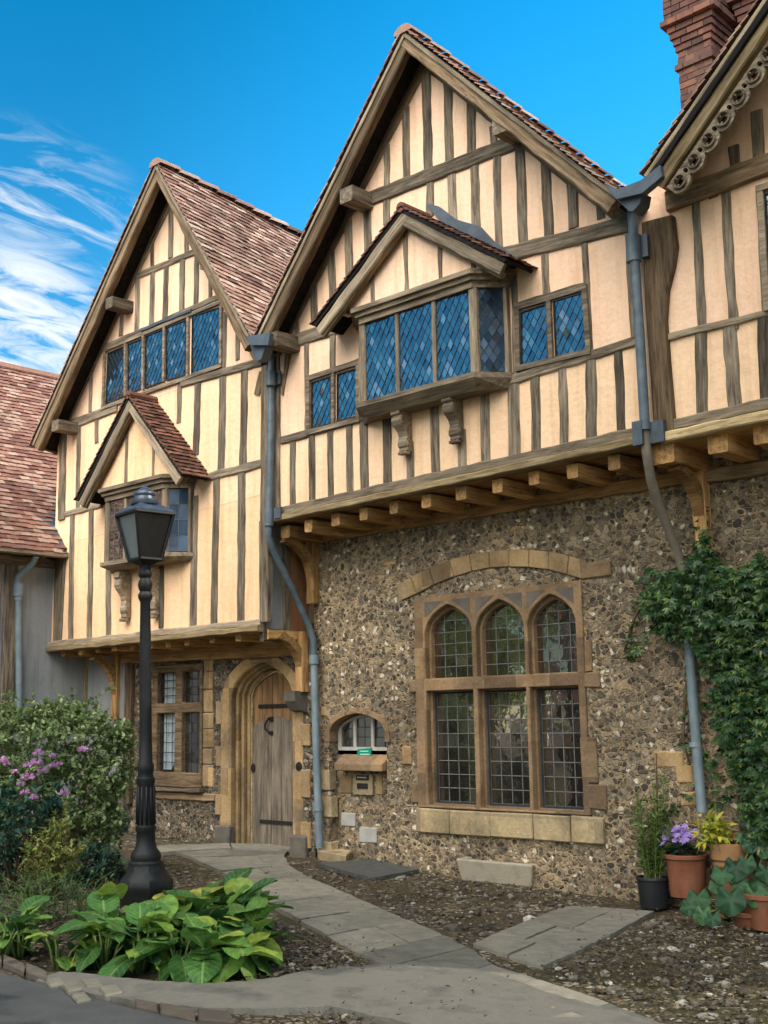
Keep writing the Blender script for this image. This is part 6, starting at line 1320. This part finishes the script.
# trailing plant with large round lobed leaves
g = G(725, 922); t = thing('trailing_plant', g, 'trailing plant with large round lobed leaves in front of the terracotta pots', 'plant'); mb = MB(); st = MB()
def round_leaf(c, r, nrm):
    c = V(c); nrm = V(nrm).normalized(); e1 = nrm.orthogonal().normalized(); e1 = V((0, 0, -1)) - nrm * V((0, 0, -1)).dot(nrm); e1.normalize(); e2 = nrm.cross(e1); n = 24; vs = [c - nrm * .004]
    for ring, rr in ((0, .5), (1, 1.0)):
        for k in range(n):
            a = 2 * math.pi * k / n; lob = 1 + .07 * math.cos(a * 5) if ring else 1
            if abs(a - math.pi) < .3: lob *= .55
            vs.append(c + (e1 * math.cos(a) + e2 * math.sin(a)) * r * rr * lob + nrm * (.10 * r * rr * math.sin(a * 5 + 1) - .22 * r * rr ** 2))
    mb.add(vs, [(0, 1 + k, 1 + (k + 1) % n) for k in range(n)] + [(1 + k, 1 + n + k, 1 + n + (k + 1) % n, 1 + (k + 1) % n) for k in range(n)])
for (x, y, r, yp) in ((698, 898, 11, -.75), (730, 900, 14, -.85), (735, 868, 12, -.6), (746, 864, 9, -.55), (722, 873, 10, -.65), (754, 896, 10, -.7), (702, 915, 9, -.95), (712, 918, 8, -.95), (765, 872, 9, -.5), (757, 882, 8, -.5), (740, 884, 8, -.6), (716, 886, 7, -.6), (768, 893, 10, -.6), (750, 845, 7, -.4), (764, 850, 8, -.35), (688, 907, 8, -.85), (780, 905, 11, -.7)):
    c = F(x, y, yp); s = px_scale(c); round_leaf(c, r * s * 1.08, (RND.uniform(.1, .6), -1, RND.uniform(.2, .8))); b = F(735 + RND.uniform(-12, 12), 905, -.4); b.z = zg(b.x, b.y); st.tube([b, b.lerp(c, .5) + V((0, 0, .08)), c + V((0, .01, -.01))], .006, 5)
mb.build('foliage', ['leaf_round'], t, smooth=True); st.build('stem', ['stem_green'], t, smooth=True)
g = G(624, 889); t = thing('weed', g, 'small bright green tuft growing at the wall left of the black pot', 'plant'); T = [np.array(g) + np.array([rng.normal() * .06, .06 + rng.normal() * .04, rng.uniform(.04, .22)]) for _ in range(26)]; P, D, Hh = sprigs(rng, T, [UP + rng.normal(size=3) * .4 for _ in T], 7, .08, .05, .8); leaves('foliage', P, D, Hh, .04, .4, 'leaf_herb', t); stems('stem', g, T, t, mat='stem_green', n=10, rng=rng, r=.003)
wall_weeds = []
for (px, py, n_) in ((300, 850, 5), (380, 866, 8), (430, 874, 7), (565, 888, 9), (600, 894, 10), (548, 886, 6), (170, 846, 5), (205, 846, 5), (352, 862, 6), (470, 858, 3)):
    b = G(px, py); T = [np.array(b) + np.array([rng.normal() * .09, min(.02, rng.normal() * .03), rng.uniform(.01, .07)]) for _ in range(n_)]; wall_weeds += T
P, D, Hh = sprigs(rng, wall_weeds, [UP + rng.normal(size=3) * .5 for _ in wall_weeds], 6, .06, .04, .8)
wd_ = leaves('ground_weeds', P, D, Hh, rng.uniform(.018, .04, len(P)), .4, 'leaf_herb', None); tag(wd_, 'sparse tiny weeds along the foot of the flint walls', 'weeds', kind='stuff')
# stone trough and loose step
a_, b_ = G(459, 879), G(532, 886); c0 = G(545, 882.5); dr_ = (b_ - a_); ln = dr_.length; X_ = dr_.normalized(); Y_ = V((-X_.y, X_.x, 0)); Y_ = Y_ if Y_.y > 0 else -Y_; hT = (F(456.5, 858.4, a_.y).z - a_.z); wd = .30
def tb(x, y, z): return a_ + X_ * x + Y_ * y + V((0, 0, z))
mb = MB(); ov = .025
top_o = [tb(-ov, -ov, hT), tb(ln + ov, -ov, hT), tb(ln + ov, wd + ov, hT), tb(-ov, wd + ov, hT)]; top_i = [tb(.06, .06, hT), tb(ln - .06, .06, hT), tb(ln - .06, wd - .05, hT), tb(.06, wd - .05, hT)]
bot_o = [tb(.02, .02, -.02), tb(ln - .02, .02, -.02), tb(ln - .02, wd - .02, -.02), tb(.02, wd - .02, -.02)]; bot_i = [p - V((0, 0, hT * .7)) for p in top_i]
mb.add(top_o + top_i + bot_o + bot_i, [(0, 1, 5, 4), (1, 2, 6, 5), (2, 3, 7, 6), (3, 0, 4, 7), (0, 8, 9, 1), (1, 9, 10, 2), (2, 10, 11, 3), (3, 11, 8, 0), (4, 5, 13, 12), (5, 6, 14, 13), (6, 7, 15, 14), (7, 4, 12, 15), (12, 13, 14, 15), (8, 11, 10, 9)])
tr = bevel(mb.build('stone_trough', ['trough_stone']), .016, 2); tag(tr, 'long pale stone trough at the foot of the wall under the great window', 'trough')
MB().add([p + V((0, 0, .07)) for p in bot_i], [(0, 1, 2, 3)]).build('soil', ['soil'], tr)
w_ = [G(318, 859), G(346, 864.5), G(352, 859), G(330, 854)]
sl2 = bevel(MB().prism([[V((p.x, p.y, zg(p.x, p.y) + .10)) for p in w_]], (0, 0, -.12)).build('stone_slab', ['pale_stone']), .012); tag(sl2, 'flat stone block on the ground at the foot of the blue downpipe', 'slab')

# ================================================================== lamp post
gl_ = G(146, 903); gl_.z = zg(gl_.x, gl_.y); s = px_scale(gl_); t = thing('street_lamp', gl_, 'black cast iron lamp post with a tapered four-sided lantern', 'street lamp')
Z = lambda py: (905 - py) * s * 1.008
ltx = -3.5 * s   # the column leans very slightly
def lean(z): return RIGHT * (-(z / s) * 0.021 * s)
def lathe_l(prof, n, name, mat, parent, rot=0, ang=35):
    mb = MB()
    for (r, py) in prof: pass
    vs = []; fs = []
    for (r, py) in prof:
        z = Z(py); o = gl_ + V(lean(z))
        for k in range(n):
            a = 2 * math.pi * k / n + rot; vs.append(o + V((r * s * math.cos(a), r * s * math.sin(a), z)))
    for i in range(len(prof) - 1):
        for k in range(n): fs.append((i * n + k, i * n + (k + 1) % n, (i + 1) * n + (k + 1) % n, (i + 1) * n + k))
    return smooth_angle(mesh_obj(name, vs, fs, mat, parent), ang)
lathe_l([(25, 915), (25.5, 893), (27, 890), (27, 884), (24, 880), (20, 876), (18, 868)], 8, 'base', 'lamp_black', t, .3)
lathe_l([(17, 869), (17, 866), (14.5, 864), (15.5, 860), (14, 856), (11, 852), (9.5, 846), (9.5, 836), (10.2, 835), (10.2, 831), (9, 830), (8.6, 790), (9.4, 788), (9.4, 784), (8.2, 783), (7.6, 778), (8.4, 776), (8.4, 770), (7, 768), (6.4, 740), (6.2, 700), (5.7, 640), (5.2, 606), (6.3, 604), (7.4, 601), (7.4, 598), (5.4, 595), (6.8, 592), (7.6, 588), (6.6, 584), (5.2, 581), (6.8, 579), (7.2, 576), (6, 573), (6.2, 566), (7.5, 563), (4, 561.5)], 20, 'column', 'lamp_black', t)
fl_ = MB()
for k in range(12):
    a = 2 * math.pi * k / 12
    fl_.tube([gl_ + V(lean(Z(p))) + V((r * s * math.cos(a), r * s * math.sin(a), Z(p))) for p, r in ((829, 9.0), (792, 8.6))], .011, 5)
fl_.build('fluting', ['lamp_black'], t, smooth=True)
# lantern: frustum turned so that one corner faces the viewer
zt, zb = Z(514.5), Z(562); rot = math.atan2(-FWD[1], -FWD[0]) - .1; ct = gl_ + V(lean(zt)); cb = gl_ + V(lean(zb))
def sq(r, z, c): return [c + V((r * s * math.cos(rot + k * math.pi / 2), r * s * math.sin(rot + k * math.pi / 2), z)) for k in range(4)]
ft, fbm = sq(31, zt, ct), sq(17.5, zb, cb); mb = MB()
for k in range(4):
    mb.tube([fbm[k], ft[k]], .016, 6); mb.tube([ft[k], ft[(k + 1) % 4]], .02, 6); mb.tube([fbm[k], fbm[(k + 1) % 4]], .018, 6)
mb.add(sq(17.5, zb - .01, cb) + sq(8, zb - .05, cb), [(0, 1, 5, 4), (1, 2, 6, 5), (2, 3, 7, 6), (3, 0, 4, 7), (0, 3, 2, 1), (4, 5, 6, 7)])
lan = mb.build('lantern', ['lamp_black'], t)
i_t, i_b = sq(29.5, zt, ct), sq(16.5, zb, cb)
for k in range(4):
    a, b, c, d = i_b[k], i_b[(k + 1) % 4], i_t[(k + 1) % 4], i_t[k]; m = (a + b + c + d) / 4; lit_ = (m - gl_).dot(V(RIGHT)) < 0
    mesh_obj('pane', [a, b, c, d], [(0, 1, 2, 3)], 'glass_lamp_lit' if lit_ else 'glass_lamp_shaded', lan)  # left panes paler, right panes darker: reflected sky and shade painted in
MB().tube([cb + V((0, 0, zb)), cb + V((0, 0, zb + .16))], [.03, .02], 8).build('lamp_holder', ['iron'], lan); MB().lathe([(0.0, zb + .16), (.03, zb + .17), (.045, zb + .23), (.03, zb + .29), (0, zb + .31)], cb, 14).build('bulb', ['white_frame'], lan)
cap = MB(); a, b = sq(33, zt + .0, ct), sq(33, zt + .025, ct); c = sq(15, Z(503), ct); cap.add(a + b + c, [(0, 1, 5, 4), (1, 2, 6, 5), (2, 3, 7, 6), (3, 0, 4, 7), (4, 5, 9, 8), (5, 6, 10, 9), (6, 7, 11, 10), (7, 4, 8, 11), (0, 3, 2, 1), (8, 9, 10, 11)])
cap.build('lantern_roof', ['lamp_cap'], lan)
lathe_l([(15, 504), (15.5, 502), (15, 499), (12, 498), (11, 495), (12, 493), (11.5, 491), (8, 488), (5, 486.5), (3.5, 484.5), (0.5, 483.5)], 16, 'lantern_cap', 'lamp_cap', lan, 0, 40)

# ================================================================== behind the viewer: house and trees shown in the panes, plus unseen trees added for shade
def tree(loc, h, r, label, seed, nl=2600, low=.28):
    rg_ = np.random.default_rng(seed); t = thing('tree', loc, label, 'tree', 'trees across the court'); b = np.array(loc, float); cz = h * (1 + low) / 2; rz2 = h * (1 - low) / 2; blobs = []
    for k in range(9):
        d = rg_.normal(size=3); d /= np.linalg.norm(d); blobs.append((b + np.array([0, 0, cz]) + d * np.array([r, r, rz2]) * .55, np.array([r * .52, r * .52, rz2 * .5]) * rg_.uniform(.8, 1.15)))
    T, O = blob_tips(rg_, blobs, nl // 8, .55); P, D, H_ = sprigs(rg_, T, O, 8, .35, .2); leaves('crown', P, D, H_, rg_.uniform(.2, .38, len(P)), .6, 'leaf_tree', t)
    mb = MB().tube([b - UP * .2, b + UP * h * .25, b + UP * h * .55 + np.array([.1, 0, 0]), b + UP * h * .8], [.24, .19, .12, .05], 9)
    for k in range(7):
        a = k * 2.4; mb.tube([b + UP * h * (.25 + .06 * k), b + UP * h * (.36 + .06 * k) + np.array([math.cos(a), math.sin(a), 0]) * r * .35, b + UP * h * (.44 + .06 * k) + np.array([math.cos(a), math.sin(a), 0]) * r * .7], [.08, .05, .02], 6)
    mb.build('trunk', ['bark'], t, smooth=True)
TREES = True
if TREES:
    tree((-16.9, -9.5, zg(-17.6, 0)), 7.6, 2.8, 'round green tree seen only as the brightest leaves in the great window', 21, 3600, .12)
    tree((-9.3, -10.2, zg(-9.3, 0)), 9.6, 2.7, 'tall green tree shading the door, reflected beside the brick house', 22, 3600, .15)
    tree((-5.2, -13.0, -.1), 12.0, 3.0, 'tallest tree behind the viewer, shading the right of the court', 23, 3600, .15)
    tree((-.5, -13.5, -.2), 11.5, 3.2, 'broad tree behind the viewer on the right', 24, 2600, .12)
    tree((-11.5, -15.0, .1), 10.5, 3.0, 'tree standing farther back between the two houses', 25, 2600, .12)
def shading_tree(loc, cz, rx, rz2, label, seed, nl):  # unseen tree added to cut the skylight on the court
    rg_ = np.random.default_rng(seed); t = thing('tree', loc, label, 'tree', 'trees across the court'); b = np.array(loc, float); c = np.array(cz, float); blobs = []
    for k in range(12):
        d = rg_.normal(size=3); d /= np.linalg.norm(d); blobs.append((c + d * np.array([rx, rx, rz2]) * .58, np.array([rx * .5, rx * .5, rz2 * .55]) * rg_.uniform(.85, 1.1)))
    T, O = blob_tips(rg_, blobs, nl // 8, .5); P, D, H_ = sprigs(rg_, T, O, 8, .4, .24); leaves('crown', P, D, H_, rg_.uniform(.26, .42, len(P)), .65, 'leaf_tree', t)
    mb = MB().tube([b - UP * .2, b + UP * 3, b * .6 + c * .4 - UP * 1.0, c], [.34, .28, .2, .08], 10)
    for k in range(8):
        a = k * 2.4; st_ = b * .5 + c * .5 - UP * .6; mb.tube([st_, st_ * .5 + (c + np.array([math.cos(a), math.sin(a), .2]) * rx * .4) * .5, c + np.array([math.cos(a) * rx * .75, math.sin(a) * rx * .75, rz2 * .3 * math.sin(k)])], [.1, .06, .02], 6)
    mb.build('trunk', ['bark'], t, smooth=True)
shading_tree((3.4, -5.0, -.3), (2.4, -5.2, 8.6), 4.3, 2.8, 'unseen large tree added beside the right-hand house to darken the court', 33, 4200)
shading_tree((1.6, -12.6, -.3), (-1.8, -9.0, 10.2), 4.6, 2.6, 'unseen huge tree added over the viewer to darken the court', 31, 5200)
def copy_tree(src, loc, rz, sc_, label):
    r_ = src.copy(); COL.objects.link(r_); r_.matrix_basis = Matrix.Translation(V(loc)) @ Matrix.Rotation(rz, 4, 'Z') @ Matrix.Scale(sc_, 4); r_['label'] = label
    for ch in src.children:
        c_ = ch.copy(); COL.objects.link(c_); c_.parent = r_; c_.matrix_parent_inverse = ch.matrix_parent_inverse.copy()
    return r_
src_t = next(o for o in COL.objects if o.get('label', '').startswith('tree standing farther'))
for i, (x, y, sc_, lab) in enumerate(((-29, -17, .8, 'tree at the far left behind the brick house corner'), (-24, -30, 1.0, 'tree rising behind the left end of the brick house roof'), (-12.5, -28, .9, 'tree rising behind the right end of the brick house roof'), (-20.5, -15.5, .75, 'smaller tree in front of the brick house wall'), (-27, -21.5, .8, 'tree standing beside the gable of the brick house'), (-36, -26, 1.0, 'outermost tree of the court, far to the left'))):
    copy_tree(src_t, (x, y, .3), 1.3 * i + .7, sc_, lab)
mb_b = thing('brick_house', (-19, -20, .3), 'red brick house with a tiled roof, seen as a reflection in the great window', 'house')
def brickmat():
    m, nt = new_mat('brick_wall'); mp = coords(nt, 1.0); sw = N(nt, 'ShaderNodeMapping'); sw.inputs['Rotation'].default_value = (math.radians(90), 0, 0); L(nt, mp, 0, sw, 'Vector'); br_ = N(nt, 'ShaderNodeTexBrick')
    br_.inputs['Color1'].default_value = (.28, .09, .05, 1); br_.inputs['Color2'].default_value = (.36, .14, .08, 1); br_.inputs['Mortar'].default_value = (.35, .3, .25, 1); br_.inputs['Scale'].default_value = 4.5; L(nt, sw, 0, br_, 'Vector'); principled(nt, (br_, 'Color'), .9); M['brick_wall'] = m
brickmat()
MB().box((-18.5, -22, 2.4), (8, 4, 4.8)).build('wall', ['brick_wall'], mb_b)
MB().prism([[V((-22.8, -19.7, 4.7)), V((-22.8, -24.3, 4.7)), V((-22.8, -22, 7.0))]], (8.6, 0, 0)).build('roof', ['terracotta'], mb_b)
for x in (-21.3, -18.5, -15.7):
    for z in (1.5, 3.6):
        w_ = MB().box((x, -19.98, z), (1.1, .1, 1.2)).build('window', ['white_frame'], mb_b); MB().box((x - .26, -19.92, z), (.46, .03, 1.05)).box((x + .26, -19.92, z), (.46, .03, 1.05)).build('pane', ['glass_lower'], w_)

# ================================================================== light
S = V((.62, .34, .70)).normalized(); EL = math.asin(S.z); ROT = math.atan2(S.x, S.y)
sun = bpy.data.lights.new('sun', 'SUN'); sun.energy = 2.4; sun.angle = math.radians(.5); sun.color = (1.0, .93, .80)
so = bpy.data.objects.new('sun', sun); so.rotation_euler = (-S).to_track_quat('-Z', 'Y').to_euler(); so.location = (0, -20, 30); COL.objects.link(so)
w = bpy.data.worlds.new('World'); scene.world = w; w.use_nodes = True; nt = w.node_tree; nt.nodes.clear()
sky = N(nt, 'ShaderNodeTexSky', sky_type='NISHITA'); sky.sun_disc = False; sky.sun_elevation = EL; sky.sun_rotation = ROT; sky.ozone_density = 2.5; sky.air_density = 1.0; sky.dust_density = .3
hs = N(nt, 'ShaderNodeHueSaturation'); hs.inputs['Saturation'].default_value = 1.45; hs.inputs['Hue'].default_value = .485; hs.inputs['Value'].default_value = 1.6; L(nt, sky, 'Color', hs, 'Color')
tc = N(nt, 'ShaderNodeTexCoord')
def dotmask(d, a, b):
    n = N(nt, 'ShaderNodeVectorMath', operation='DOT_PRODUCT'); nn = N(nt, 'ShaderNodeVectorMath', operation='NORMALIZE'); L(nt, tc, 'Generated', nn, 0); L(nt, nn, 0, n, 0); n.inputs[1].default_value = V(d).normalized()
    m = N(nt, 'ShaderNodeMapRange', interpolation_type='SMOOTHSTEP'); m.inputs['From Min'].default_value = a; m.inputs['From Max'].default_value = b; L(nt, n, 'Value', m, 'Value'); return m
def rayd(x, y): r = ray(x, y); return r / np.linalg.norm(r)
# cirrus low on the left of the view: streaks drawn out along one direction
c0 = V(rayd(20, 300)); sdir = (V(rayd(120, 235)) - V(rayd(-20, 190))).normalized()
mp = N(nt, 'ShaderNodeMapping'); ez = c0; ex_ = (sdir - ez * sdir.dot(ez)).normalized(); ey_ = ez.cross(ex_)
mp.vector_type = 'TEXTURE'; mp.inputs['Rotation'].default_value = Matrix((ex_, ey_, ez)).transposed().to_euler(); mp.inputs['Scale'].default_value = (1, .26, 1); L(nt, tc, 'Generated', mp, 'Vector')
cn = noise(nt, mp, 13.0, 10, .62, 1.1); cr_ = ramp(nt, [(.46, (0, 0, 0)), (.60, (.42, .42, .42)), (.76, (1, 1, 1))]); L(nt, cn, 'Fac', cr_, 'Fac')
m1 = dotmask(rayd(5, 295), .9895, .9975); mm = N(nt, 'ShaderNodeMath', operation='MULTIPLY'); L(nt, cr_, 'Color', mm, 0); L(nt, m1, 0, mm, 1)
lowm = dotmask(rayd(5, 345), .9945, .9990); cr3 = ramp(nt, [(.36, (0, 0, 0)), (.52, (.75, .75, .75)), (.66, (1, 1, 1))]); L(nt, cn, 'Fac', cr3, 'Fac'); lowf = N(nt, 'ShaderNodeMath', operation='MULTIPLY'); L(nt, lowm, 0, lowf, 0); L(nt, cr3, 'Color', lowf, 1); mx = N(nt, 'ShaderNodeMath', operation='MAXIMUM'); L(nt, mm, 0, mx, 0); L(nt, lowf, 0, mx, 1)
# broken white cloud, unseen, added behind the viewer as fill light on the facades
cn2 = noise(nt, tc, 3.2, 8, .6, .3); nt.links.new(tc.outputs['Generated'], cn2.inputs['Vector']); cr2 = ramp(nt, [(.34, (0, 0, 0)), (.50, (1, 1, 1))]); L(nt, cn2, 'Fac', cr2, 'Fac')
m2 = dotmask((.2, -.69, .70), .71, .93); mm2 = N(nt, 'ShaderNodeMath', operation='MULTIPLY'); L(nt, cr2, 'Color', mm2, 0); L(nt, m2, 0, mm2, 1)
FILL_CLOUD = (60., 58., 55.5)
gm = dotmask(rayd(800, 420), .80, .99); gr_ = N(nt, 'ShaderNodeMapRange'); gr_.inputs['To Min'].default_value = .74; gr_.inputs['To Max'].default_value = 1.22; L(nt, gm, 0, gr_, 'Value'); L(nt, gr_, 0, hs, 'Value')
for _n in (gr_,): _n.inputs['To Min'].default_value *= 1.5; _n.inputs['To Max'].default_value *= 1.5
ca = mix(nt, (mx, 0), (hs, 'Color'), (5.6, 5.9, 6.2)); cb_ = mix(nt, (mm2, 0), ca, FILL_CLOUD)
bg = N(nt, 'ShaderNodeBackground'); bg.inputs['Strength'].default_value = .14; L(nt, cb_[0], 2, bg, 'Color'); wo = N(nt, 'ShaderNodeOutputWorld'); L(nt, bg, 0, wo, 'Surface')
# ================================================================== camera
cam = bpy.data.cameras.new('camera'); cam.sensor_fit = 'VERTICAL'; cam.sensor_height = 36; cam.sensor_width = 27; cam.lens = FPX / 1024 * 36; cam.clip_end = 2000; cam.clip_start = .05
co = bpy.data.objects.new('camera', cam); r, u_, b_ = RM @ np.array([1, 0, 0.]), RM @ np.array([0, -1., 0]), -(RM @ np.array([0, 0, 1.]))
co.matrix_world = Matrix(((r[0], u_[0], b_[0], CAM[0]), (r[1], u_[1], b_[1], CAM[1]), (r[2], u_[2], b_[2], CAM[2]), (0, 0, 0, 1))); COL.objects.link(co); scene.camera = co
scene.render.resolution_x, scene.render.resolution_y = 768, 1024
vs = scene.view_settings; vs.view_transform = 'Standard'; vs.look = 'None'; vs.gamma = 1; vs.use_curve_mapping = False; vs.exposure = 0.42
scene.cycles.max_bounces = 6
